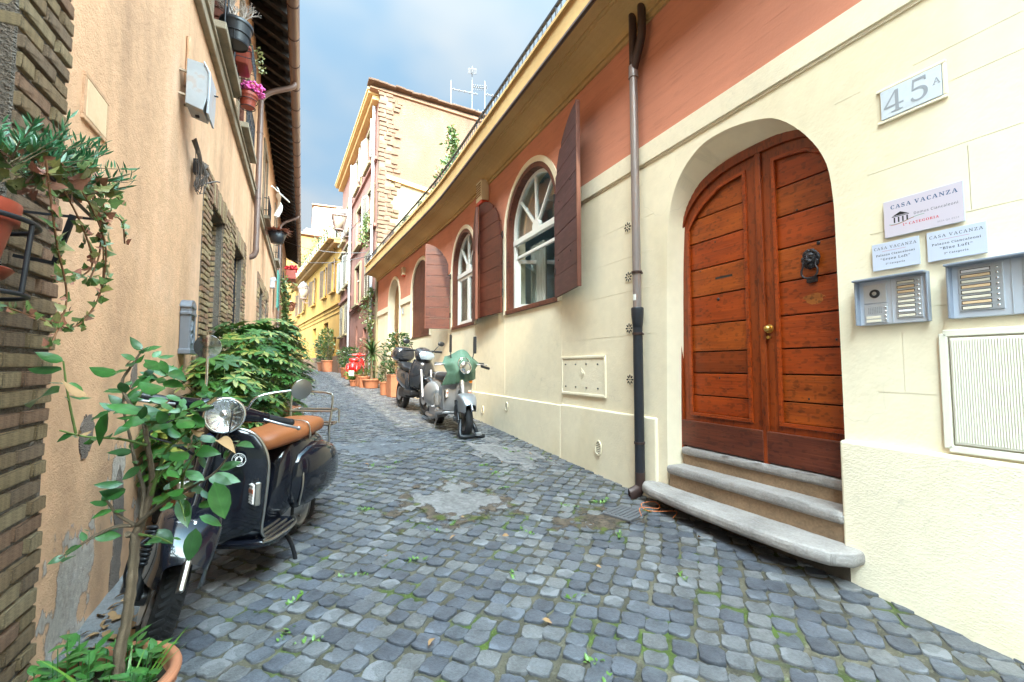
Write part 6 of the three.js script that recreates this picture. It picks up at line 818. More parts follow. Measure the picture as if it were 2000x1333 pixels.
const lemonTwigs = [
  [[[-0.575, 0.439, -1.984], [-0.564, 0.516, -1.989], [-0.560, 0.599, -1.999], [-0.557, 0.702, -2.008], [-0.558, 0.826, -2.020]], 0.01785, 0.0153],
  [[[-0.558, 0.817, -2.020], [-0.575, 0.819, -2.017], [-0.577, 0.826, -2.007]], 0.0102, 0.0099],
  [[[-0.558, 0.822, -2.020], [-0.536, 0.878, -2.022], [-0.519, 0.996, -2.026], [-0.543, 1.127, -2.049], [-0.565, 1.208, -2.072], [-0.608, 1.265, -2.104], [-0.644, 1.317, -2.133], [-0.656, 1.368, -2.151], [-0.632, 1.421, -2.152], [-0.597, 1.490, -2.148]], 0.0119, 0.0036],
  [[[-0.543, 0.872, -2.013], [-0.551, 0.964, -2.056], [-0.595, 1.052, -2.116], [-0.627, 1.129, -2.171], [-0.671, 1.242, -2.230], [-0.690, 1.312, -2.279]], 0.00765, 0.0036],
  [[[-0.555, 0.849, -2.018], [-0.483, 0.920, -1.963], [-0.404, 0.974, -1.904], [-0.342, 1.016, -1.854], [-0.282, 1.066, -1.804], [-0.215, 1.167, -1.751]], 0.0085, 0.0018],
  [[[-0.568, 0.849, -2.024], [-0.613, 0.852, -2.018], [-0.659, 0.836, -2.011], [-0.705, 0.808, -2.005], [-0.751, 0.776, -1.999]], 0.0068, 0.0027],
  [[[-0.559, 0.849, -2.020], [-0.611, 0.897, -2.017], [-0.637, 0.952, -2.001]], 0.00595, 0.0036],
  [[[-0.545, 0.817, -2.014], [-0.472, 0.821, -1.936], [-0.415, 0.817, -1.866]], 0.0051, 0.0027],
  [[[-0.540, 1.130, -2.033], [-0.628, 1.157, -2.049], [-0.722, 1.168, -2.066], [-0.800, 1.194, -2.077]], 0.0051, 0.0027],
  [[[-0.512, 0.956, -1.999], [-0.478, 1.073, -1.955], [-0.449, 1.133, -1.914], [-0.402, 1.174, -1.865], [-0.341, 1.231, -1.809]], 0.0068, 0.0027],
  [[[-0.771, 1.176, -2.118], [-0.783, 1.258, -2.105], [-0.795, 1.353, -2.092], [-0.801, 1.439, -2.077]], 0.00425, 0.0027],
  [[[-0.567, 1.207, -2.079], [-0.489, 1.226, -2.002], [-0.410, 1.259, -1.924], [-0.327, 1.295, -1.844], [-0.283, 1.331, -1.783]], 0.0051, 0.0018],
  [[[-0.617, 1.263, -2.135], [-0.578, 1.347, -2.143], [-0.531, 1.377, -2.147], [-0.472, 1.398, -2.145]], 0.00425, 0.0018],
  [[[-0.401, 0.977, -1.892], [-0.387, 1.050, -1.849], [-0.349, 1.119, -1.795], [-0.319, 1.160, -1.744]], 0.00425, 0.0018],
  [[[-0.512, 1.002, -1.999], [-0.457, 1.058, -1.929], [-0.390, 1.121, -1.854], [-0.334, 1.172, -1.784]], 0.00425, 0.0018],
  [[[-0.483, 0.920, -1.963], [-0.425, 0.971, -1.900], [-0.390, 0.946, -1.847], [-0.367, 0.905, -1.800]], 0.00425, 0.0018],
];
const lemonLeaves = [
  [-0.805, 1.438, -2.088, -0.878, 1.464, -2.110, 0], [-0.805, 1.408, -2.081, -0.905, 1.405, -2.116, 0], [-0.828, 1.326, -2.127, -0.967, 1.310, -2.220, 0], [-0.712, 1.318, -2.021, -0.778, 1.334, -2.027, 2],
  [-0.571, 1.442, -1.981, -0.602, 1.463, -1.963, 0], [-0.686, 1.388, -2.177, -0.775, 1.406, -2.252, 0], [-0.552, 1.466, -1.989, -0.535, 1.495, -1.961, 0], [-0.554, 1.454, -2.097, -0.537, 1.476, -2.128, 0],
  [-0.498, 1.452, -1.943, -0.455, 1.456, -1.935, 0], [-0.562, 1.438, -2.056, -0.506, 1.412, -1.995, 0], [-0.489, 1.442, -1.940, -0.470, 1.395, -1.978, 0], [-0.557, 1.379, -2.062, -0.596, 1.341, -2.058, 0],
  [-0.556, 1.336, -1.956, -0.530, 1.380, -1.986, 0], [-0.518, 1.360, -2.036, -0.484, 1.369, -2.011, 0], [-0.480, 1.399, -2.003, -0.423, 1.391, -1.940, 0], [-0.490, 1.363, -2.083, -0.429, 1.374, -2.005, 0],
  [-0.530, 1.374, -2.065, -0.487, 1.357, -2.021, 0], [-0.613, 1.264, -1.962, -0.656, 1.296, -1.965, 0], [-0.609, 1.269, -1.906, -0.665, 1.246, -1.922, 0], [-0.650, 1.261, -2.011, -0.678, 1.148, -2.000, 0],
  [-0.628, 1.334, -2.024, -0.662, 1.331, -2.020, 0], [-0.590, 1.209, -2.037, -0.619, 1.185, -2.007, 0], [-0.497, 1.233, -1.861, -0.552, 1.262, -1.915, 0], [-0.498, 1.242, -1.863, -0.556, 1.232, -1.871, 0],
  [-0.525, 1.255, -1.919, -0.630, 1.293, -1.917, 0], [-0.486, 1.228, -1.988, -0.549, 1.257, -2.067, 0], [-0.472, 1.226, -1.994, -0.489, 1.257, -1.949, 0], [-0.453, 1.178, -1.986, -0.501, 1.201, -2.039, 0],
  [-0.426, 1.208, -1.970, -0.468, 1.176, -2.002, 0], [-0.389, 1.276, -1.824, -0.424, 1.271, -1.806, 0], [-0.366, 1.288, -1.782, -0.321, 1.304, -1.748, 0], [-0.366, 1.267, -1.821, -0.291, 1.279, -1.732, 0],
  [-0.384, 1.296, -1.797, -0.426, 1.245, -1.848, 0], [-0.356, 1.258, -1.808, -0.323, 1.213, -1.748, 0], [-0.331, 1.319, -1.823, -0.330, 1.357, -1.790, 0], [-0.380, 1.315, -1.772, -0.377, 1.287, -1.734, 0],
  [-0.432, 1.305, -1.815, -0.474, 1.316, -1.784, 0], [-0.454, 1.339, -1.845, -0.523, 1.340, -1.931, 0], [-0.485, 1.309, -1.915, -0.516, 1.290, -1.959, 0], [-0.444, 1.159, -1.987, -0.469, 1.202, -1.996, 0],
  [-0.374, 1.149, -1.840, -0.334, 1.161, -1.770, 0], [-0.343, 1.180, -1.794, -0.285, 1.166, -1.810, 0], [-0.287, 1.164, -1.817, -0.245, 1.184, -1.747, 2], [-0.421, 1.132, -1.829, -0.363, 1.127, -1.769, 0],
  [-0.376, 1.115, -1.932, -0.306, 1.114, -1.860, 0], [-0.360, 1.094, -1.936, -0.344, 1.050, -1.936, 0], [-0.386, 1.069, -1.844, -0.363, 1.072, -1.878, 0], [-0.395, 1.034, -1.925, -0.350, 1.024, -1.931, 0],
  [-0.419, 1.082, -1.798, -0.382, 1.055, -1.749, 0], [-0.322, 1.025, -1.913, -0.230, 1.002, -1.917, 0], [-0.321, 1.031, -1.865, -0.250, 1.005, -1.865, 0], [-0.343, 0.978, -1.906, -0.323, 0.948, -1.900, 0],
  [-0.406, 1.012, -1.909, -0.371, 1.030, -1.868, 0], [-0.410, 0.990, -1.965, -0.368, 0.985, -1.898, 0], [-0.478, 0.971, -1.998, -0.453, 0.987, -2.004, 0], [-0.556, 1.058, -2.021, -0.598, 1.017, -1.999, 0],
  [-0.590, 1.008, -1.990, -0.660, 1.020, -1.974, 0], [-0.582, 0.978, -1.980, -0.648, 0.964, -2.019, 0], [-0.641, 0.972, -2.066, -0.655, 0.947, -2.041, 0], [-0.419, 0.945, -1.962, -0.382, 0.866, -1.892, 0],
  [-0.281, 1.039, -1.739, -0.258, 0.917, -1.762, 0], [-0.352, 0.928, -1.922, -0.314, 0.918, -1.911, 0], [-0.324, 0.923, -1.775, -0.261, 0.890, -1.766, 0], [-0.486, 0.835, -1.987, -0.438, 0.783, -1.995, 0],
  [-0.391, 0.824, -1.871, -0.414, 0.835, -1.829, 0], [-0.350, 0.859, -1.865, -0.364, 0.752, -1.871, 0], [-0.686, 0.849, -2.023, -0.695, 0.859, -1.988, 0], [-0.730, 0.789, -2.075, -0.764, 0.772, -2.093, 0],
  [-0.760, 0.775, -2.103, -0.752, 0.755, -2.135, 0], [-0.750, 0.770, -2.040, -0.787, 0.758, -2.044, 0], [-0.737, 0.779, -1.988, -0.692, 0.787, -1.938, 0], [-0.617, 1.322, -2.062, -0.615, 1.367, -2.017, 0],
  [-0.618, 1.419, -2.104, -0.650, 1.437, -2.162, 0], [-0.644, 1.399, -2.079, -0.670, 1.381, -2.131, 0], [-0.489, 1.284, -1.825, -0.526, 1.245, -1.884, 0], [-0.471, 1.267, -1.863, -0.449, 1.215, -1.890, 0],
  [-0.451, 1.258, -1.953, -0.392, 1.237, -1.888, 0], [-0.398, 1.243, -1.805, -0.346, 1.232, -1.742, 0], [-0.466, 1.293, -1.868, -0.429, 1.269, -1.856, 0], [-0.408, 1.241, -1.915, -0.363, 1.198, -1.840, 0],
  [-0.462, 1.318, -1.907, -0.415, 1.293, -1.884, 0], [-0.487, 1.219, -1.907, -0.430, 1.224, -1.834, 0], [-0.386, 1.290, -1.932, -0.331, 1.262, -1.891, 0], [-0.538, 1.312, -2.030, -0.511, 1.325, -2.031, 0],
  [-0.544, 1.409, -2.068, -0.557, 1.383, -2.054, 0], [-0.519, 1.419, -2.028, -0.565, 1.441, -2.095, 0], [-0.579, 1.424, -2.135, -0.562, 1.401, -2.159, 0], [-0.497, 1.361, -2.013, -0.431, 1.353, -1.943, 0],
  [-0.563, 1.361, -2.028, -0.539, 1.317, -2.034, 0], [-0.398, 0.972, -1.786, -0.429, 0.954, -1.761, 0], [-0.420, 1.001, -1.815, -0.387, 0.966, -1.844, 0], [-0.456, 0.954, -1.911, -0.489, 0.951, -1.909, 0],
  [-0.369, 1.014, -1.775, -0.408, 0.994, -1.782, 0], [-0.401, 1.113, -1.807, -0.442, 1.118, -1.843, 0], [-0.396, 1.039, -1.829, -0.411, 1.028, -1.783, 0], [-0.392, 0.981, -1.955, -0.343, 0.954, -1.969, 0],
  [-0.459, 1.314, -1.958, -0.466, 1.259, -2.011, 2], [-0.521, 1.271, -1.942, -0.531, 1.255, -1.946, 2], [-0.411, 1.160, -1.962, -0.429, 1.130, -1.998, 2], [-0.322, 1.197, -1.758, -0.340, 1.183, -1.783, 2],
  [-0.365, 0.968, -1.902, -0.382, 0.952, -1.923, 2],
];
// ---------------------------------------------------------------- plants
const leafGeo = (w, h, curl = 0.12, fold = 0.1, n = 6, p = 0.55) => { // a leaf growing along +y from the origin, folded along its midrib
  const pos = [], uv = [], idx = []; for (let i = 0; i <= n; i++) { const t = i / n, q = Math.pow(Math.sin(Math.PI * Math.pow(t, p * 1.5)), 0.85) * w * 0.5, y = t * h, z = -curl * h * t * t; for (const s of [-1, 0, 1]) { pos.push(s * Math.max(q, 0.004 * w), y, z + (s ? fold * q : 0) + (s ? 0.045 * w * Math.sin(t * 13 + s * 1.3) * Math.sin(Math.PI * t) : 0)); uv.push(0.5 + s * 0.5 * (w ? Math.max(q, 0.001) / (w * 0.5) : 0), t); } }
  for (let i = 0; i < n; i++) for (let k = 0; k < 2; k++) { const a = i * 3 + k; idx.push(a, a + 1, a + 3, a + 1, a + 4, a + 3); }
  const g = new THREE.BufferGeometry(); g.setAttribute('position', new THREE.Float32BufferAttribute(pos, 3)); g.setAttribute('uv', new THREE.Float32BufferAttribute(uv, 2)); g.setIndex(idx); g.computeVertexNormals(); return g;
};
const lobed = (w, h) => { const s = shp([[0, 0], [0.28, -0.08], [0.5, 0.2], [0.3, 0.42], [0.22, 0.62], [0, 1], [-0.22, 0.62], [-0.3, 0.42], [-0.5, 0.2], [-0.28, -0.08]].map(([x, y]) => [x * w, y * h])), g = new THREE.ShapeGeometry(s); const p = g.attributes.position; for (let i = 0; i < p.count; i++) p.setZ(i, 0.25 * Math.abs(p.getX(i)) - 0.12 * p.getY(i)); g.computeVertexNormals(); const uv = g.attributes.uv; for (let i = 0; i < uv.count; i++) uv.setXY(i, 0.5 + p.getX(i) / w, p.getY(i) / h); return g; };
const orient = (g, p, dir, roll = 0, s = 1, up = V(0, 1, 0)) => { const d = V(...dir).normalize(), x = new THREE.Vector3().crossVectors(d, up); if (x.lengthSq() < 1e-4) x.set(1, 0, 0); x.normalize(); const z = new THREE.Vector3().crossVectors(x, d); const m = new THREE.Matrix4().makeBasis(x, d, z).multiply(new THREE.Matrix4().makeRotationY(roll)).scale(V(s, s, s)); m.setPosition(...p); return g.clone().applyMatrix4(m); };
const potGeo = (r, h, rim = 0.06) => lathe([[0, 0], [r * 0.72, 0], [r * 0.76, 0.01], [r * 0.95, h - rim], [r * 1.06, h - rim], [r * 1.08, h - rim + 0.01], [r * 1.08, h - 0.01], [r * 1.05, h], [r * 0.98, h], [r * 0.94, h - 0.03], [r * 0.9, h - rim - 0.02], [0, h - rim - 0.02]], 36);
function potted(o, r, h, m = C.terracotta, ft = 0) { part('pot', uvm(potGeo(r, h)), m, o); part('soil', cyl(r * 0.92, r * 0.92, 0.02, 0, h - 0.06, 0), C.soil, o); return o; }
// lemon tree in the nearest pot, every leaf its own piece
{
  const px = -0.64, pz = -1.97, p0 = [px, gy(px, pz), pz], o = thing('potted_lemon_tree', 'young lemon tree in a terracotta pot in front of the black scooter', 'potted tree', p0);
  potted(o, 0.215, 0.36, C.terracotta); const r = rng(17), rel = (q) => [q[0] - p0[0], q[1] - p0[1], q[2] - p0[2]];
  part('saucer_rim', uvm(new THREE.TorusGeometry(0.225, 0.018, 10, 40).rotateX(Math.PI / 2).translate(0, 0.345, 0)), C.terracotta, o);
  const taper = (pts, r0, r1) => { const c = curve(pts), n = pts.length * 8, fr = c.computeFrenetFrames(n), rings = []; for (let i = 0; i <= n; i++) { const p = c.getPointAt(i / n), k = lerp(r0, r1, i / n) * (1 + 0.08 * Math.sin(i * 1.3)); rings.push(Array.from({ length: 9 }, (_, j) => { const a = (j / 9) * 2 * Math.PI; return [0, 1, 2].map((e) => p.getComponent(e) + k * (Math.cos(a) * fr.normals[i].getComponent(e) + Math.sin(a) * fr.binormals[i].getComponent(e))); })); } return skin(rings); };
  lemonTwigs.forEach(([pts, r0, r1], i) => part(i ? 'branch' : 'trunk', uvm(taper((i ? pts : [[pts[0][0], p0[1] + 0.25, pts[0][2]], ...pts]).map(rel), r0, r1)), i > 6 ? C.greenStem : C.bark, o));
  const gs = [leafGeo(0.44, 1, 0.12, 0.16), leafGeo(0.5, 1, 0.3, 0.26), leafGeo(0.4, 1, 0.08, 0.1), leafGeo(0.46, 1, -0.1, 0.3)], dryG = leafGeo(0.4, 1, 0.6, 0.5);
  const one = (a, b, k, wide = 1) => { const d = [b[0] - a[0], b[1] - a[1], b[2] - a[2]], l = Math.hypot(...d), m = part('leaf', k ? dryG : gs[(r() * 4) | 0], k ? L.dry : [L.lemon, L.lemon, L.lemonB, L.lemonC][(r() * 4) | 0], o), up = V(0.12 + (r() - 0.5) * 0.9, 1 + (r() - 0.5) * 0.8, 0.9 + (r() - 0.5) * 0.9), y = V(...d).normalize(), x = new THREE.Vector3().crossVectors(y, up).normalize(), z = new THREE.Vector3().crossVectors(x, y); m.position.set(...a); m.quaternion.setFromRotationMatrix(new THREE.Matrix4().makeBasis(x, y, z)); m.scale.set(l * (0.9 + 0.25 * r()) * wide, l, l * (r() < 0.5 ? 1 : -1)); };
  lemonLeaves.forEach((q) => { const a = rel(q.slice(0, 3)), b = rel(q.slice(3, 6)), d = [b[0] - a[0], b[1] - a[1], b[2] - a[2] + (r() - 0.5) * 0.06], l = Math.hypot(...d); one(a, [a[0] + d[0] * 1.06, a[1] + d[1] * 1.06, a[2] + d[2]], q[6], l < 0.06 ? 1.1 : 1); });
  lemonTwigs.slice(2).forEach(([pts], bi) => { const c = curve(pts.map(rel)); const n = [26, 8, 7, 4, 3, 3, 8, 6, 4, 8, 9, 3, 4, 2][bi] ?? 4; for (let i = 0; i < n; i++) { const t = 0.35 + 0.65 * r(), p = c.getPointAt(t); if (bi === 0 && t < 0.55) continue; const l = 0.04 + 0.045 * r(), a = r() * 6.28, e = (r() - 0.35) * 1.6; one([p.x, p.y, p.z], [p.x + l * Math.cos(a) * Math.cos(e), p.y + l * Math.sin(e) * 0.8, p.z + l * Math.sin(a) * Math.cos(e) * 0.7], r() < 0.03 ? 1 : 0); } });
  // seedlings and weeds in the pot
  const w = []; for (let i = 0; i < 44; i++) { const a = r() * 6.28, q = 0.17 * Math.sqrt(r()), h = 0.05 + r() * 0.13, x = q * Math.cos(a), z = q * Math.sin(a); w.push(rod([x, 0.28, z], [x * 1.1, 0.3 + h, z * 1.1], 0.0025, 0.0015, 5)); for (let k = 0; k < 5; k++) { const b = r() * 6.28; w.push(orient(gs[(r() * 3) | 0], [x * 1.08, 0.28 + h * (0.5 + 0.12 * k), z * 1.08], [Math.cos(b), 0.3 + 0.4 * r(), Math.sin(b)], 0, 0.045 + 0.035 * r())); } } part('seedlings', w, L.lemonB, o).userData.kind = 'stuff';
  part('grass_blades', Array.from({ length: 12 }, () => { const a = r() * 6.28, q = 0.1 * r(); return orient(leafGeo(0.05, 1, 0.25, 0.1), [0.1 + q * Math.cos(a), 0.28, 0.05 + q * Math.sin(a)], [Math.cos(a) * 0.5, 1, Math.sin(a) * 0.5], 0, 0.14 + 0.14 * r()); }), L.lime, o);
  part('dark_hose', tube([[-0.18, 0.36, 0.24], [-0.05, 0.4, 0.25], [0.08, 0.41, 0.22], [0.15, 0.37, 0.2], [0.2, 0.3, 0.2]], 0.009, 30, 8), C.iron, o);
}
// shaded potted plant in the corner at the lower left
{
  const x = -0.86, z = -1.72, o = thing('potted_plant', 'shaded broad-leaved potted plant at the foot of the brick door surround', 'potted plant', [x, gy(x, z), z]), r = rng(23), g = leafGeo(0.6, 1, 0.2, 0.15); potted(o, 0.13, 0.2, C.terracottaB);
  const st = []; for (let i = 0; i < 46; i++) { const a = r() * 6.28, e = 0.1 + r() * 1.1, l = 0.1 + 0.2 * r(), d = [Math.cos(a) * Math.cos(e), Math.sin(e), Math.sin(a) * Math.cos(e)], b = [d[0] * l, 0.16 + d[1] * l, d[2] * l]; st.push(rod([0, 0.16, 0], b, 0.0025, 0.0015, 5)); const m = orient(g, b, [d[0], d[1] * 0.3, d[2]], 0, 0.07 + 0.04 * r()); part('leaf', m, r() < 0.5 ? L.lemonC : L.lemon, o); } part('stem', st, C.greenStem, o);
}
// hanging pot with rosemary and ivy on the brick surround
{
  const q = LW(-1.6, 0.2), o = thing('hanging_flower_pot', 'terracotta flower pot with trailing ivy hung on the brick surround', 'flower pot', [q[0], 1.84, q[2]]), r = rng(37); o.scale.multiplyScalar(0.9);
  part('pot', uvm(lathe([[0, 0.02], [0.1, 0.02], [0.12, 0.03], [0.155, 0.2], [0.17, 0.2], [0.175, 0.27], [0.16, 0.27], [0.15, 0.22], [0, 0.22]], 32)), C.redPlastic, o, [0, -0.2, 0.2]).scale.setScalar(0.85); part('saucer', lathe([[0, 0], [0.14, 0], [0.165, 0.03], [0.16, 0.035], [0.13, 0.012], [0, 0.012]], 32), C.redPlastic, o, [0, -0.2, 0.2]).scale.setScalar(0.85);
  part('hanger', [new THREE.TorusGeometry(0.185, 0.008, 8, 40).rotateX(Math.PI / 2).translate(0, -0.03, 0.2), new THREE.TorusGeometry(0.17, 0.007, 8, 40).rotateX(Math.PI / 2).translate(0, -0.25, 0.2), rod([0.185, -0.03, 0.2], [0.17, -0.25, 0.2], 0.007), bar([0.1, 0.22, -0.05], [0.06, 0.2, -0.55], 0.01, 0.01), bar([-0.17, 0.2, -0.55], [0.06, 0.2, -0.55], 0.01, 0.01), bar([0.0, 0.2, -0.52], [-0.05, -0.02, -0.52], 0.016, 0.02), bar([-0.18, 0.0, -0.52], [-0.05, -0.02, -0.52], 0.014, 0.014)], C.iron, o);
  // rosemary sprigs
  const nd = leafGeo(0.17, 1, 0.1, 0.1, 3), sp = [], ws = []; for (let i = 0; i < 80; i++) { const a = r() * 6.28, e = 0.3 + r() * 1.1, l = 0.1 + r() * 0.2, b = [0.1 * Math.cos(a) * r(), 0.24, -0.36 * r()], d = [Math.cos(a) * Math.cos(e) * 0.8 + 0.1, Math.sin(e) * 0.8, Math.sin(a) * Math.cos(e) * 0.8 - 0.12], t = [b[0] + d[0] * l, b[1] + d[1] * l, b[2] + d[2] * l]; ws.push(rod(b, t, 0.0025, 0.0015, 4)); for (let k = 0; k < 16; k++) { const f = 0.3 + 0.7 * (k / 15), c = r() * 6.28; sp.push(orient(nd, [lerp(b[0], t[0], f), lerp(b[1], t[1], f), lerp(b[2], t[2], f)], [d[0] * 0.8 + 0.7 * Math.cos(c), d[1] + 0.35, d[2] * 0.8 + 0.7 * Math.sin(c)], r() * 6, 0.04 + 0.02 * r())); } } part('rosemary', sp, L.rosemary, o); part('rosemary_stems', ws, C.twig, o);
  // ivy trails
  const lg = [lobed(0.046, 0.05), lobed(0.032, 0.036)], trails = [[[0.1, 0.3, -0.2], [0.1, 0.28, -0.5], [0.08, 0.1, -0.6], [0.05, -0.08, -0.7], [0.04, -0.22, -0.62], [0.03, -0.3, -0.48], [0.02, -0.28, -0.22], [0, -0.25, 0]], [[0.1, 0.25, -0.1], [0.1, 0.1, -0.35], [0.08, -0.02, -0.5], [0.06, -0.1, -0.4], [0.05, -0.12, -0.25]], [[0.1, 0.27, -0.3], [0.08, 0.2, -0.55], [0.06, 0.05, -0.62], [0.05, -0.1, -0.55]], [[0.1, 0.3, -0.25], [0.1, 0.34, -0.45], [0.1, 0.36, -0.6], [0.1, 0.34, -0.72]], [[0.12, 0.25, 0], [0.1, 0.0, -0.15], [0.08, -0.2, -0.3], [0.06, -0.4, -0.25]], [[0.12, 0.28, -0.1], [0.14, 0.18, -0.3], [0.14, 0.05, -0.45], [0.12, -0.12, -0.5]], [[0.1, 0.26, -0.2], [0.14, 0.2, -0.4], [0.14, 0.22, -0.6], [0.12, 0.14, -0.72]]];
  trails.forEach((t) => { part('ivy_stem', tube(t, 0.0035, 50, 5), mat([0.2, 0.09, 0.04]), o); const c = curve(t), n = Math.round(c.getLength() / 0.015); for (let i = 0; i < n; i++) { const p = c.getPointAt(r()), a = r() * 6.28; part('leaf', lg[r() < 0.5 ? 0 : 1], [L.ivy, L.ivyY, L.ivy, L.ivy, L.ivyR][(r() * 5) | 0], o, [p.x + (r() - 0.5) * 0.03, p.y + (r() - 0.5) * 0.03, p.z + (r() - 0.5) * 0.03], [r() * 1.5 - 1.2, a, r() * 2]).scale.setScalar(0.5 + 0.6 * r()); } });
  const c2 = []; for (let i = 0; i < 130; i++) { const a = r() * 6.28, q = 0.16 * Math.sqrt(r()); c2.push([q * Math.cos(a) + 0.05, 0.2 + 0.1 * r(), q * Math.sin(a) * 1.3 - 0.22]); } [L.ivy, L.ivyY, L.ivyR].forEach((m, k) => part('ivy_clump', c2.filter((_, i) => i % 3 === k).map((p) => orient(lg[0], p, [r() - 0.5 + 0.3, r() * 0.6, r() - 0.5], r() * 6, 0.8 + 0.5 * r())), m, o).userData.kind = 'stuff');
}
// variegated umbrella plants in a row along the left wall
const fing = leafGeo(0.33, 1, 0.12, 0.1, 4, 0.62);
function umbrellaPlant(label, x, z, h, rad, n, seed, potR = 0.22, group) {
  const o = thing('umbrella_plant', label, 'potted plant', [x, gy(x, z), z], 0, { group }), r = rng(seed), sets = [[], [], []], wood = []; potted(o, potR, 0.4);
  for (let s = 0; s < 7; s++) { const a = r() * 6.28, e = rad * 0.5 * r(); wood.push(tube([[0.05 * Math.cos(a), 0.3, 0.05 * Math.sin(a)], [0.5 * e * Math.cos(a), 0.3 + h * 0.4, 0.5 * e * Math.sin(a)], [e * Math.cos(a), 0.3 + h * 0.8, e * Math.sin(a)]], 0.014, 10, 6)); }
  for (let i = 0; i < n * 2.3; i++) { const a = r() * 6.28, v = Math.pow(r(), 0.7), y = 0.38 + h * v, rr = rad * (0.55 + 0.45 * Math.sin(Math.PI * clamp(v * 0.85 + 0.12, 0, 1))) * (0.55 + 0.45 * Math.sqrt(r())), c = [rr * Math.cos(a), y, rr * Math.sin(a)], up = [0.55 * Math.cos(a), 0.75 + 0.4 * r(), 0.55 * Math.sin(a)], k = 7 + ((r() * 2) | 0), size = 0.085 + 0.045 * r(), u = V(...up).normalize(), x1 = new THREE.Vector3().crossVectors(u, V(0.3, 0.1, 1)).normalize(), y1 = new THREE.Vector3().crossVectors(u, x1); const tone = r() < 0.42 ? 1 : r() < 0.35 ? 2 : 0;
    for (let j = 0; j < k; j++) { const b = (j / k) * 6.28 + r() * 0.2, d = x1.clone().multiplyScalar(Math.cos(b)).add(y1.clone().multiplyScalar(Math.sin(b))).add(u.clone().multiplyScalar(0.02)); sets[tone === 1 && j % 2 ? 0 : tone].push(orient(fing, c, d.toArray(), 0, size * (0.85 + 0.3 * r()), u)); } if (i % 3 === 0) wood.push(rod([c[0] * 0.35, y - 0.25, c[2] * 0.35], c, 0.004, 0.003, 4)); }
  part('stems', wood, C.greenStem, o); const cr = grp('crown', o); [L.scheff, L.scheffY, L.scheffD].forEach((m, k) => sets[k].length && (part('foliage', sets[k], m, cr).userData.kind = 'stuff')); return o;
}
umbrellaPlant('variegated umbrella plant nearest the letterbox, behind the scooter saddle', -0.72, -4.75, 1.02, 0.44, 95, 41);
umbrellaPlant('low variegated umbrella plant in front of the row, under the letterbox', -0.82, -4.15, 0.72, 0.36, 60, 40, 0.18);
umbrellaPlant('tall variegated umbrella plant second along the ochre wall', -0.62, -5.7, 1.35, 0.56, 130, 42);
umbrellaPlant('fullest umbrella plant in the middle of the row by the ochre wall', -0.55, -6.75, 1.42, 0.6, 130, 43);
umbrellaPlant('last umbrella plant of the row, next to the spiky plant', -0.6, -7.9, 1.25, 0.5, 90, 44);
function spiky(label, x, z, h, n, len, seed, potR = 0.2, o0, cat = 'potted plant', droop = 0.5) { const o = thing('spiky_plant', label, cat, [x, gy(x, z), z]), r = rng(seed), g = leafGeo(0.06, 1, droop, 0.15, 6, 0.4); potted(o, potR, 0.34); part('trunk', uvm(cyl(0.03, 0.045, h, 0, 0.3 + h / 2, 0, 0, 0, 0, 10)), C.bark, o); part('leaf_rosette', Array.from({ length: n }, () => { const a = r() * 6.28, e = r() * 1.3 - 0.1; return orient(g, [0, 0.3 + h + (r() - 0.5) * 0.1, 0], [Math.cos(a) * Math.cos(e), Math.sin(e), Math.sin(a) * Math.cos(e)], 0, len * (0.7 + 0.5 * r())); }), L.bush, o); return o; }
spiky('spiky dracaena at the far end of the umbrella plants', -0.36, -8.9, 0.75, 70, 0.5, 51, 0.2, null, 'potted plant', 0.25);
{ const o = thing('covered_bike', 'dark covered motorbike standing behind the spiky dracaena', 'motorbike', [-0.5, gy(-0.5, -10.4), -10.4], Math.PI / 2); part('cover', uvm(skin([[-0.9, 0.3, 0.1, 0.2], [-0.8, 0.45, 0.25, 0.45], [-0.4, 0.55, 0.3, 0.55], [0.2, 0.6, 0.34, 0.62], [0.5, 0.5, 0.3, 0.5], [0.85, 0.36, 0.15, 0.3], [0.95, 0.3, 0.05, 0.1]].map(([x, y, w, h]) => ring(x, y, 0, w, h, 2.5)))), mat([0.03, 0.033, 0.04], { r: 0.6, bump: 'bump', bs: 0.3, bd: 0.01 }), o); part('wheel', [-0.7, 0.7].map((x) => wheelGeo(0.3, 0.1, x, 0.3, 0)), C.tyre, o); }
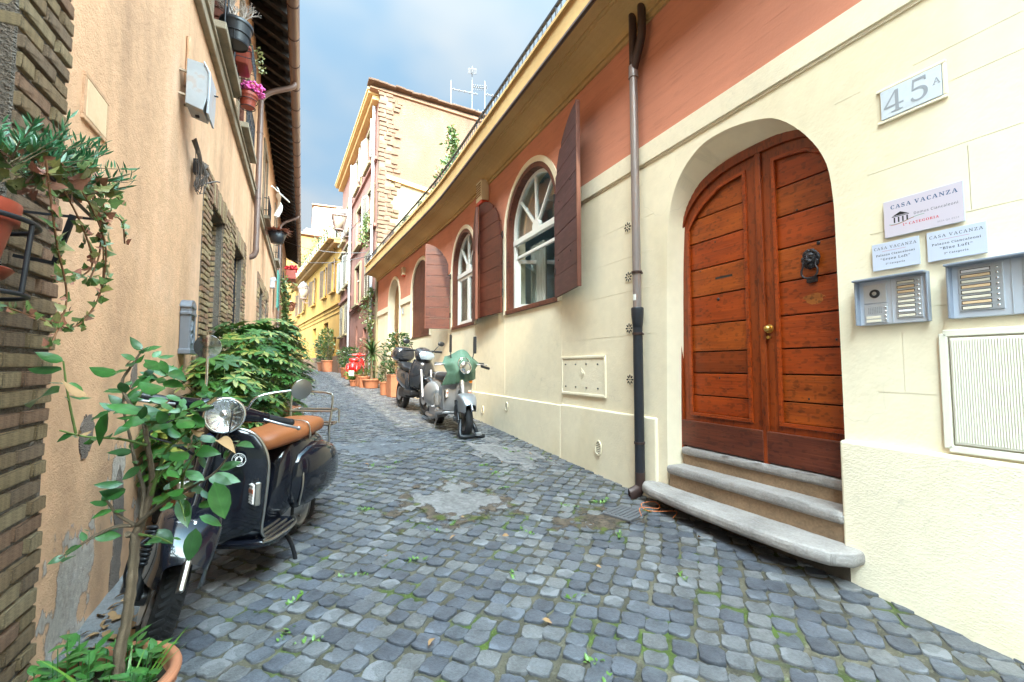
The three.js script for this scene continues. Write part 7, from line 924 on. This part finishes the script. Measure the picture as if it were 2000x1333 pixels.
// bushy shrubs in pots: leaf clumps round a few stems
function shrub(label, x, z, h, rad, n, m, m2, seed, pot, { square, fl, y = null, name = 'potted_shrub', leaf = 0.07, w = 0.4 } = {}) {
  const o = thing(name, label, 'potted plant', [x, y ?? gy(x, z), z]), r = rng(seed), g = leafGeo(w, 1, 0.2, 0.15, 3), a1 = [], a2 = [], st = [], [pr, ph] = pot;
  if (square) { part('pot', uvm(mv(rbox(pr * 2, ph, pr * 2, 0.02), 0, ph / 2, 0, 0, square === true ? 0.1 : square, 0)), C.terracotta, o); part('rim', uvm(mv(rbox(pr * 2.08, 0.05, pr * 2.08, 0.01), 0, ph - 0.02, 0, 0, 0.1, 0)), C.terracotta, o); part('soil', mv(box(pr * 1.8, 0.02, pr * 1.8), 0, ph + 0.006, 0, 0, 0.1, 0), C.soil, o); } else potted(o, pr, ph);
  for (let i = 0; i < 9; i++) { const a = r() * 6.28, e = rad * r(); st.push(rod([0.03 * Math.cos(a), ph - 0.08, 0.03 * Math.sin(a)], [e * Math.cos(a), ph + h * (0.5 + 0.4 * r()), e * Math.sin(a)], 0.008, 0.004, 5)); }
  for (let i = 0; i < n; i++) { const v = Math.pow(r(), 0.85), a = r() * 6.28, rr = rad * (0.35 + 0.65 * Math.sin(Math.PI * clamp(0.15 + v * 0.8, 0, 1))) * Math.pow(r(), 0.4) * (0.75 + 0.3 * Math.sin(a * 3 + v * 7)), c = [rr * Math.cos(a), ph + h * v, rr * Math.sin(a)]; (r() < 0.6 ? a1 : a2).push(orient(g, c, [Math.cos(a) + r() - 0.5, r() * 1.4 - 0.3, Math.sin(a) + r() - 0.5], r() * 6, leaf * (0.7 + 0.6 * r()))); }
  part('stems', st, C.twig, o); const cr = grp('crown', o); part('foliage', a1, m, cr).userData.kind = 'stuff'; part('foliage', a2, m2, cr).userData.kind = 'stuff'; if (fl) part('blossom', Array.from({ length: fl[0] }, () => { const a = r() * 6.28, v = r(); return sph(0.03, rad * 0.9 * Math.cos(a) * r(), ph + h * (0.4 + 0.6 * v), rad * 0.9 * Math.sin(a) * r(), 1, 0.8, 1, 6, 5); }), fl[1], cr).userData.kind = 'stuff'; return o;
}
const Y = (x, z) => [x, z];
shrub('leafy shrub in a square terracotta planter by the far arched door', 2.36, -13.3, 1.25, 0.5, 900, L.bush, L.bushD, 61, [0.26, 0.66], { square: true, leaf: 0.1 });
shrub('smaller terracotta pot of greenery tucked behind the square planter', 2.12, -14.0, 0.6, 0.28, 260, L.bush, L.bushY, 62, [0.19, 0.42], { leaf: 0.09 });
spiky('drooping strap-leaved plant in a terracotta pot at the end of the pink house', 2.02, -16.6, 0.95, 90, 0.85, 63, 0.3, null, 'potted plant', 0.55);
shrub('low terracotta pot beside the strap-leaved plant', 1.78, -16.9, 0.25, 0.2, 120, L.bushY, L.bush, 64, [0.2, 0.42], { leaf: 0.08 });
shrub('terracotta pot third in the row before the red scooter', 1.72, -17.5, 0.3, 0.22, 120, L.bush, L.bushD, 65, [0.22, 0.45], { leaf: 0.08 });
shrub('lime green fern spilling from a pot beside the red scooter', 1.5, -17.6, 0.35, 0.34, 420, L.lime, L.lime, 66, [0.17, 0.25], { leaf: 0.1 });
shrub('wispy reddish shrub behind the red scooter', 2.05, -19.6, 1.5, 0.5, 320, L.ivyR, L.bush, 67, [0.22, 0.42], { leaf: 0.09 });
shrub('round green shrub in the first of the pots past the red scooter', 1.7, -22.3, 1.0, 0.55, 700, L.bush, L.bushD, 68, [0.28, 0.5], { leaf: 0.11 });
shrub('green shrub in the terracotta pot next up from the round one', 1.62, -23.6, 1.0, 0.5, 600, L.bush, L.bushD, 69, [0.28, 0.5], { leaf: 0.11 });
shrub('leafy potted tree by the yellow house doorway', 1.02, -31.6, 2.1, 0.75, 900, L.bush, L.bushY, 70, [0.42, 0.75], { leaf: 0.16 });
shrub('leafy plant in the farther pot by the yellow house', 0.72, -32.8, 1.8, 0.6, 700, L.bush, L.bushD, 71, [0.36, 0.6], { leaf: 0.16 });
// climber at the corner of the pink house
function climber(name, label, P, pts, n, spread, m, m2, seed, leaf = 0.09, cat = 'climbing plant') { const o = thing(name, label, cat, P), r = rng(seed), g = leafGeo(0.45, 1, 0.2, 0.15, 3), a1 = [], a2 = [], c = curve(pts); part('stems', [tube(pts, 0.02, 30, 6), tube(pts.map(([x, y, z], i) => [x + 0.05 * Math.sin(i * 2), y, z + 0.06 * Math.cos(i * 2)]), 0.014, 30, 6)], C.twig, o); for (let i = 0; i < n; i++) { const t = r(), p = c.getPointAt(t), s = spread * (0.5 + 0.5 * Math.sin(t * 9 + 1)) * Math.pow(r(), 0.5), a = r() * 6.28, b = r() * 3.14; (r() < 0.6 ? a1 : a2).push(orient(g, [p.x + s * Math.cos(a) * Math.sin(b), p.y + s * Math.cos(b), p.z + s * Math.sin(a) * Math.sin(b)], [r() - 0.5, r() - 0.6, r() - 0.5], r() * 6, leaf * (0.7 + 0.6 * r()))); } const cr = grp('crown', o); part('foliage', a1, m, cr).userData.kind = 'stuff'; part('foliage', a2, m2, cr).userData.kind = 'stuff'; return o; }
climber('climbing_plant', 'green climber growing up the corner of the pink house', [2.2, 0.7, -18.5], [[0, 0, 0], [0.05, 1.2, 0], [-0.05, 2.4, -0.1], [-0.1, 3.1, -0.4], [0.0, 3.9, 0.1]], 900, 0.5, L.bush, L.bushY, 81, 0.11);
climber('terrace_vine', 'green vine tumbling over the terrace railing against the tan gable', [3.0, 5.4, -10.0], [[-0.3, 0.3, 0.6], [0, 0.7, 0.2], [0.08, 1.2, 0], [0.0, 1.85, -0.05], [0.05, 1.0, -0.2], [-0.25, 0.35, -0.8]], 1300, 0.42, L.bush, L.bushY, 82, 0.1);
climber('terrace_vine', 'sparse creeper along the terrace railing near the brick corner', [2.6, 5.5, -12.6], [[0, 0.1, 1.6], [0, 0.3, 0.5], [-0.1, 0.25, -0.6], [-0.15, 0.1, -1.5]], 420, 0.2, L.bush, L.bushY, 83, 0.08);
climber('balcony_plants', 'pale greenery hanging by the mauve house window', [2.2, 7.4, -19.4], [[0, 0.5, -0.4], [-0.2, 0.3, 0], [-0.25, -0.3, 0.1], [-0.2, -0.8, 0]], 350, 0.4, L.bushY, L.bush, 84, 0.12, 'balcony plants');
for (let i = 0; i < 6; i++) climber('terrace_plants', ['shrub at the near end of the yellow house terrace', 'second shrub along the yellow house terrace rail', 'third shrub along the yellow terrace, rather loose', 'fourth shrub along the yellow terrace rail', 'fifth shrub along the yellow terrace, yellowish', 'last shrub at the low far end of the yellow terrace'][i], [1.25 - 0.149 * i * 3.2, 9.75, -30.6 - i * 3.15], [[0, 0, 0], [0.1, 0.7, 0.2], [0, 1.5, 0]], 260, 0.75, L.far, i & 1 ? L.bushY : L.far, 90 + i, 0.2, 'terrace plants');
// pots at the first-floor window on the left
{
  const R = (s, y, out) => { const p = LW(s, out); return [p[0], y, p[2]]; }, r = rng(97);
  { const o = thing('flower_bucket', 'black plastic bucket of dry twigs on the first-floor window rail', 'flower pot', R(2.6, 5.32, 0.22)); o.scale.multiplyScalar(0.62); part('bucket', lathe([[0, 0], [0.2, 0], [0.21, 0.01], [0.27, 0.34], [0.29, 0.34], [0.29, 0.4], [0.26, 0.4], [0.24, 0.33], [0, 0.33]], 28), C.blackPlastic, o); part('pot_ring', [new THREE.TorusGeometry(0.25, 0.01, 6, 30).rotateX(Math.PI / 2).translate(0, 0.16, 0), new THREE.TorusGeometry(0.2, 0.01, 6, 30).rotateX(Math.PI / 2).translate(0, -0.01, 0), ...[0, 1.57, 3.14, 4.71].map((a) => rod([0.2 * Math.cos(a), -0.01, 0.2 * Math.sin(a)], [0.25 * Math.cos(a), 0.16, 0.25 * Math.sin(a)], 0.008))], C.iron, o);
    const tw = []; const grow = (p, d, l, k) => { const q = [0, 1, 2].map((e) => p[e] + d[e] * l); tw.push(rod(p, q, 0.004 + 0.004 * k, 0.003 + 0.003 * k, 4)); if (k) for (let i = 0; i < 3; i++) grow(q, V(d[0] + (r() - 0.5) * 1.3, d[1] + (r() - 0.4) * 0.6, d[2] + (r() - 0.5) * 1.3).normalize().toArray(), l * 0.72, k - 1); }; for (let i = 0; i < 9; i++) grow([0, 0.35, 0], V((r() - 0.5) * 1.2, 1, (r() - 0.5) * 1.2).normalize().toArray(), 0.24, 3); part('dry_twigs', tw, mat([0.36, 0.3, 0.26]), o).userData.kind = 'stuff'; }
  { const o = thing('flower_box', 'red plastic planter box in the first-floor window rail', 'flower box', R(3.4, 5.5, 0.2), LRY); o.scale.multiplyScalar(0.62); part('planter', uvm(skin([[0, 0.2, 0.12], [0.02, 0.22, 0.13], [0.3, 0.3, 0.17], [0.3, 0.32, 0.19], [0.36, 0.32, 0.19]].map(([y, w, d]) => ring(0, 0, 0, d, w, 6, 24).map(([, a, b]) => [a * 1.3, y, b])))), C.redPlastic, o); const g = leafGeo(0.6, 1, 0.1, 0.2, 3), s = []; for (let i = 0; i < 90; i++) s.push(orient(g, [(r() - 0.2) * 0.8, 0.3 + r() * 0.25, 0.1 + r() * 0.3], [r() - 0.5, r() * 0.8, r() - 0.2], r() * 6, 0.07)); part('succulents', s, L.ivyY, o).userData.kind = 'stuff'; part('rail_cage', [0.05, 0.2, 0.34].flatMap((y) => [bar([-0.42, y, 0.22], [0.42, y, 0.22], 0.012, 0.012), bar([-0.42, y, 0.22], [-0.42, y, -0.2], 0.012, 0.012), bar([0.42, y, 0.22], [0.42, y, -0.2], 0.012, 0.012)]).concat(Array.from({ length: 9 }, (_, i) => rod([-0.42 + i * 0.105, -0.02, 0.22], [-0.42 + i * 0.105, 0.36, 0.22], 0.008))), C.iron, o); }
  { const o = thing('flower_pot', 'terracotta pot of pink flowers in an iron ring under the planter', 'flower pot', R(3.65, 5.12, 0.25)); o.scale.multiplyScalar(0.66); part('pot', uvm(lathe([[0, 0], [0.12, 0], [0.13, 0.01], [0.17, 0.22], [0.19, 0.22], [0.19, 0.29], [0.16, 0.29], [0, 0.26]], 26)), C.redPlastic, o); part('pot_ring', [new THREE.TorusGeometry(0.18, 0.009, 6, 28).rotateX(Math.PI / 2).translate(0, 0.14, 0), new THREE.TorusGeometry(0.14, 0.009, 6, 28).rotateX(Math.PI / 2).translate(0, -0.01, 0), rod([-0.17, 0.14, 0], [-0.4, 0.2, 0], 0.009)], C.iron, o); const f = []; for (let i = 0; i < 150; i++) { const a = r() * 6.28, q = 0.26 * Math.sqrt(r()); f.push(sph(0.026 + 0.012 * r(), q * Math.cos(a) + 0.05, 0.33 + 0.16 * r(), q * Math.sin(a), 1, 0.8, 1, 6, 5)); } part('blossom', f, L.flower, o).userData.kind = 'stuff'; const g = leafGeo(0.5, 1, 0.2, 0.1, 3); part('foliage', Array.from({ length: 60 }, () => { const a = r() * 6.28; return orient(g, [0.12 * Math.cos(a), 0.27 + 0.1 * r(), 0.12 * Math.sin(a)], [Math.cos(a), 0.5 * r(), Math.sin(a)], 0, 0.09); }), L.bush, o).userData.kind = 'stuff'; }
  { const o = thing('flower_pot', 'dark pot of reddish plants under the second window along the ochre wall', 'flower pot', R(9.8, 4.75, 0.35)); part('pot', lathe([[0, 0], [0.15, 0], [0.24, 0.3], [0, 0.28]], 22), C.blackPlastic, o); const g = leafGeo(0.3, 1, 0.3, 0.1, 3); part('foliage', Array.from({ length: 130 }, () => { const a = r() * 6.28; return orient(g, [0.2 * Math.cos(a) * r(), 0.3, 0.2 * Math.sin(a) * r()], [Math.cos(a), 0.8 * r() - 0.1, Math.sin(a)], 0, 0.22); }), L.ivyR, o).userData.kind = 'stuff'; }
  { const o = thing('white_awning', 'small white cloth hung at a window high on the ochre house', 'cloth', R(9.4, 5.6, 0.25), LRY); part('cloth', skin([0, 0.33, 0.66, 1].map((t) => Array.from({ length: 9 }, (_, i) => [-0.6 + i * 0.15, 0.35 - t * 0.75 * (1 - 0.05 * i), 0.1 + 0.3 * t * (1 - t) + 0.05 * Math.sin(i + t * 4)])), { closed: false }), C.white, o); part('pole', rod([-0.7, 0.3, 0], [0.9, 0.5, 0.35], 0.02), C.white, o); }
  { const o = thing('flower_box', 'planter of red flowers with trailing greenery at the far end of the ochre house', 'flower box', R(18.4, 5.45, 0.5), LRY); part('planter', rbox(1.2, 0.4, 0.4, 0.03, 0, 0, 0), C.redPlastic, o); part('blossom', Array.from({ length: 60 }, () => sph(0.06, (r() - 0.5) * 1.2, 0.28 + 0.16 * r(), (r() - 0.5) * 0.5, 1, 0.8, 1, 6, 5)), L.red, o).userData.kind = 'stuff'; }
  climber('wall_ivy', 'ivy hanging down the far end of the ochre house', R(17.6, 2.4, 0.25), [[0, 2.6, 0.2], [0.05, 1.8, 0], [0.1, 1.0, 0.2], [0, 0.2, 0], [0.05, -0.4, 0]], 900, 0.5, L.bush, L.ivyY, 98, 0.17);
  { const o = thing('window_shutter_blind', 'green slatted blind hanging by the ivy', 'blind', R(15.3, 4.3, 0.1), LRY); part('slat', Array.from({ length: 12 }, (_, i) => box(0.9, 0.09, 0.03, 0, 0.6 - i * 0.11, 0.05, 0.3)), mat([0.06, 0.25, 0.2], { r: 0.6 }), o); part('blind_frame', [box(0.05, 1.4, 0.05, -0.45, 0, 0.05), box(0.05, 1.4, 0.05, 0.45, 0, 0.05)], mat([0.06, 0.25, 0.2], { r: 0.6 }), o); }
  for (const [i, y] of [[0, 4.2], [1, 3.3]]) { const o = thing('hanging_pot', ['upper terracotta pot hung among the ivy', 'lower terracotta trough hung among the ivy'][i], 'flower pot', R(21, y, 0.4)); part('pot', uvm(i ? rbox(0.9, 0.35, 0.4, 0.03, 0, 0, 0) : lathe([[0, 0], [0.2, 0], [0.3, 0.35], [0, 0.33]], 22)), C.terracotta, o); const g = leafGeo(0.3, 1, 0.3, 0.1, 3); part('foliage', Array.from({ length: 90 }, () => { const a = r() * 6.28; return orient(g, [0.25 * Math.cos(a) * r(), 0.3, 0.25 * Math.sin(a) * r()], [Math.cos(a), 0.9 * r(), Math.sin(a)], 0, 0.3); }), i ? L.bush : L.ivyR, o).userData.kind = 'stuff'; }
}
// ---------------------------------------------------------------- lanterns, aerials, wires, litter
function lantern(label, P, s, dx) { const o = thing('street_lantern', label, 'street lamp', P), m = mat([0.16, 0.1, 0.085], { r: 0.5, m: 0.3 }), gl = mat([0.3, 0.24, 0.18], { r: 0.3, phys: true, transmission: 0.3, thickness: 0 });
  const R = (y, a) => [[-a, y, -a], [a, y, -a], [a, y, a], [-a, y, a]]; part('lantern_glass', skin([R(0.08 * s, 0.15 * s), R(0.62 * s, 0.27 * s)]), gl, o); part('lantern_frame', [0, 1, 2, 3].map((k) => bar(R(0.06 * s, 0.155 * s)[k], R(0.64 * s, 0.28 * s)[k], 0.03 * s, 0.03 * s)).concat([rbox(0.62 * s, 0.05 * s, 0.62 * s, 0.01, 0, 0.65 * s, 0), rbox(0.34 * s, 0.05 * s, 0.34 * s, 0.01, 0, 0.06 * s, 0)]), m, o); part('lantern_roof', [skin([R(0.67 * s, 0.3 * s), R(0.9 * s, 0.17 * s), R(0.98 * s, 0.13 * s)]), sph(0.06 * s, 0, 1.03 * s, 0)], mat([0.3, 0.28, 0.28], { r: 0.5, m: 0.3 }), o);
  part('bracket', [tube([[0, 0.04 * s, 0], [0, -0.12 * s, 0], [dx * 0.3, -0.2 * s, 0], [dx, -0.15 * s, 0]], 0.025 * s, 20, 8), new THREE.TorusGeometry(0.1 * s, 0.015 * s, 6, 20).translate(dx * 0.3, -0.1 * s, 0)], m, o); part('lamp_bulb', sph(0.09 * s, 0, 0.35 * s, 0), C.white, o); return o; }
lantern('old iron street lantern on a bracket from the mauve house', [1.22, 8.85, -25.4], 1.25, 0.75);
lantern('smaller street lantern on a bracket from the yellow house', [-0.75, 7.25, -41.9], 1.5, 0.9);
{ const o = thing('roof_aerial', 'cluster of television aerials on the roof behind the tan gable', 'aerial', [8.6, 13.0, -23.5]), m = mat([0.1, 0.1, 0.11], { r: 0.5, m: 0.3 });
  for (const [x, h, z] of [[-0.35, 6.1, 0], [0.3, 5.2, 0.4], [-1.7, 4.8, 0.2], [1.0, 4.6, 0]]) part('mast', rod([x, 0, z], [x, h, z], 0.035, 0.03, 8), m, o);
  const yagi = (x, y, z, l, a, n, s) => { const c = Math.cos(a), q = Math.sin(a), g = [rod([x, y, z], [x + l * c, y, z + l * q], 0.03)]; for (let i = 0; i < n; i++) { const t = (i + 0.5) / n; g.push(rod([x + l * t * c - s * q, y, z + l * t * q + s * c], [x + l * t * c + s * q, y, z + l * t * q - s * c], 0.022, 0.022, 5), rod([x + l * t * c, y - s * 0.7, z + l * t * q], [x + l * t * c, y + s * 0.7, z + l * t * q], 0.02, 0.02, 5)); } part('yagi', g, m, o); };
  yagi(-0.35, 4.9, 0, 0.9, 0.3, 7, 0.22); yagi(-0.35, 5.7, 0, 0.5, 1.9, 6, 0.25); yagi(0.3, 4.4, 0.4, 1.5, 0.1, 5, 0.14); yagi(-1.7, 4.3, 0.2, 1.6, 0.1, 5, 0.1); yagi(-1.6, 3.4, 0.2, 1.2, -0.3, 6, 0.2); yagi(0.3, 3.3, 0.4, -1.6, 0.2, 6, 0.16); yagi(1.0, 3.9, 0, 1.0, 0.2, 4, 0.1); }
{ const wire = mat([0.12, 0.11, 0.11], { r: 0.7 }); const W = (label, a, b, sag) => { const o = thing('overhead_wire', label, 'cable', [0, 0, 0]); const p = Array.from({ length: 9 }, (_, i) => { const t = i / 8; return [lerp(a[0], b[0], t), lerp(a[1], b[1], t) - sag * 4 * t * (1 - t), lerp(a[2], b[2], t)]; }); part('wire', tube(p, 0.018, 24, 5), wire, o); };
  W('upper wire slung across the street to the mauve house', [-1.5, 7.9, -25], [2.2, 6.6, -20.5], 0.25); W('lower wire slung from the ochre eaves to the mauve house', [-1.5, 7.4, -27], [2.3, 6.2, -19.2], 0.3); W('thin wire crossing beneath the mauve house lantern', [1.3, 8.3, -25.1], [2.3, 8.4, -19.2], 0.05); }
{ // fallen leaves, weeds and moss between the stones
  const r = rng(101), g = leafGeo(0.6, 1, 0.4, 0.3, 3), lit = [], weed = [];
  for (let i = 0; i < 120; i++) { const near = i < 95, x = near ? -1.02 + 0.3 * Math.pow(r(), 1.5) : -0.2 + r() * 3.1, z = near ? -2.7 - r() * 1.7 : -1.6 - r() * 5; lit.push(orient(g, [x, gy(x, z) + 0.028, z], [r() - 0.5, 0.1 * r(), r() - 0.5], r() * 0.6, (near ? 0.05 : 0.032) + 0.03 * r())); }
  const o = thing('fallen_leaves', 'dry brown leaves scattered along the ochre wall and over the cobbles', 'leaves', [0, 0, 0], 0, { kind: 'stuff' }); part('dry_leaves', lit, L.dry, o).userData.kind = 'stuff';
  const b = leafGeo(0.5, 1, 0.2, 0.2, 3); for (let i = 0; i < 60; i++) { const x = i < 26 ? -0.1 + r() * 1.0 : 0.3 + r() * 2.5, z = i < 26 ? -2.0 - r() * 1.3 : -1.3 - r() * 4.5; if (x > 0.1 && x < 1.1 && z > -3 && z < -1.3) continue; const n = 10 + r() * 22, s = 0.05 + r() * 0.05, a0 = r() * 3.14; for (let k = 0; k < n; k++) { const a = r() * 6.28, q = (r() - 0.5) * 2 * s; weed.push(orient(b, [x + q * Math.cos(a0) + 0.012 * (r() - 0.5), gy(x, z) - 0.012 + 0.015 * r(), z + q * Math.sin(a0) + 0.012 * (r() - 0.5)], [Math.cos(a), 0.5 + r(), Math.sin(a)], 0, 0.018 + 0.02 * r())); } }
  const w = thing('joint_weeds', 'small bright green weeds growing in the joints of the cobbles', 'weeds', [0, 0, 0], 0, { kind: 'stuff' }); part('weed_tufts', weed, L.lime, w).userData.kind = 'stuff';
}
{ const o = thing('orange_cord', 'coil of orange cord lying on the cobbles by the drainpipe foot', 'cord', [2.72, gy(2.72, -3.0) + 0.03, -3.0]), m = mat([0.7, 0.2, 0.06], { r: 0.6 }); part('cord', tube([[-0.2, 0, 0.1], [-0.1, 0.02, -0.02], [0.05, 0.01, 0.04], [0.1, 0.03, -0.06], [-0.02, 0.02, -0.1], [-0.08, 0.01, 0.05], [0.12, 0.01, 0.16], [0.0, 0.0, 0.25]], 0.0032, 70, 6), m, o); }
renderer.render(scene, camera);
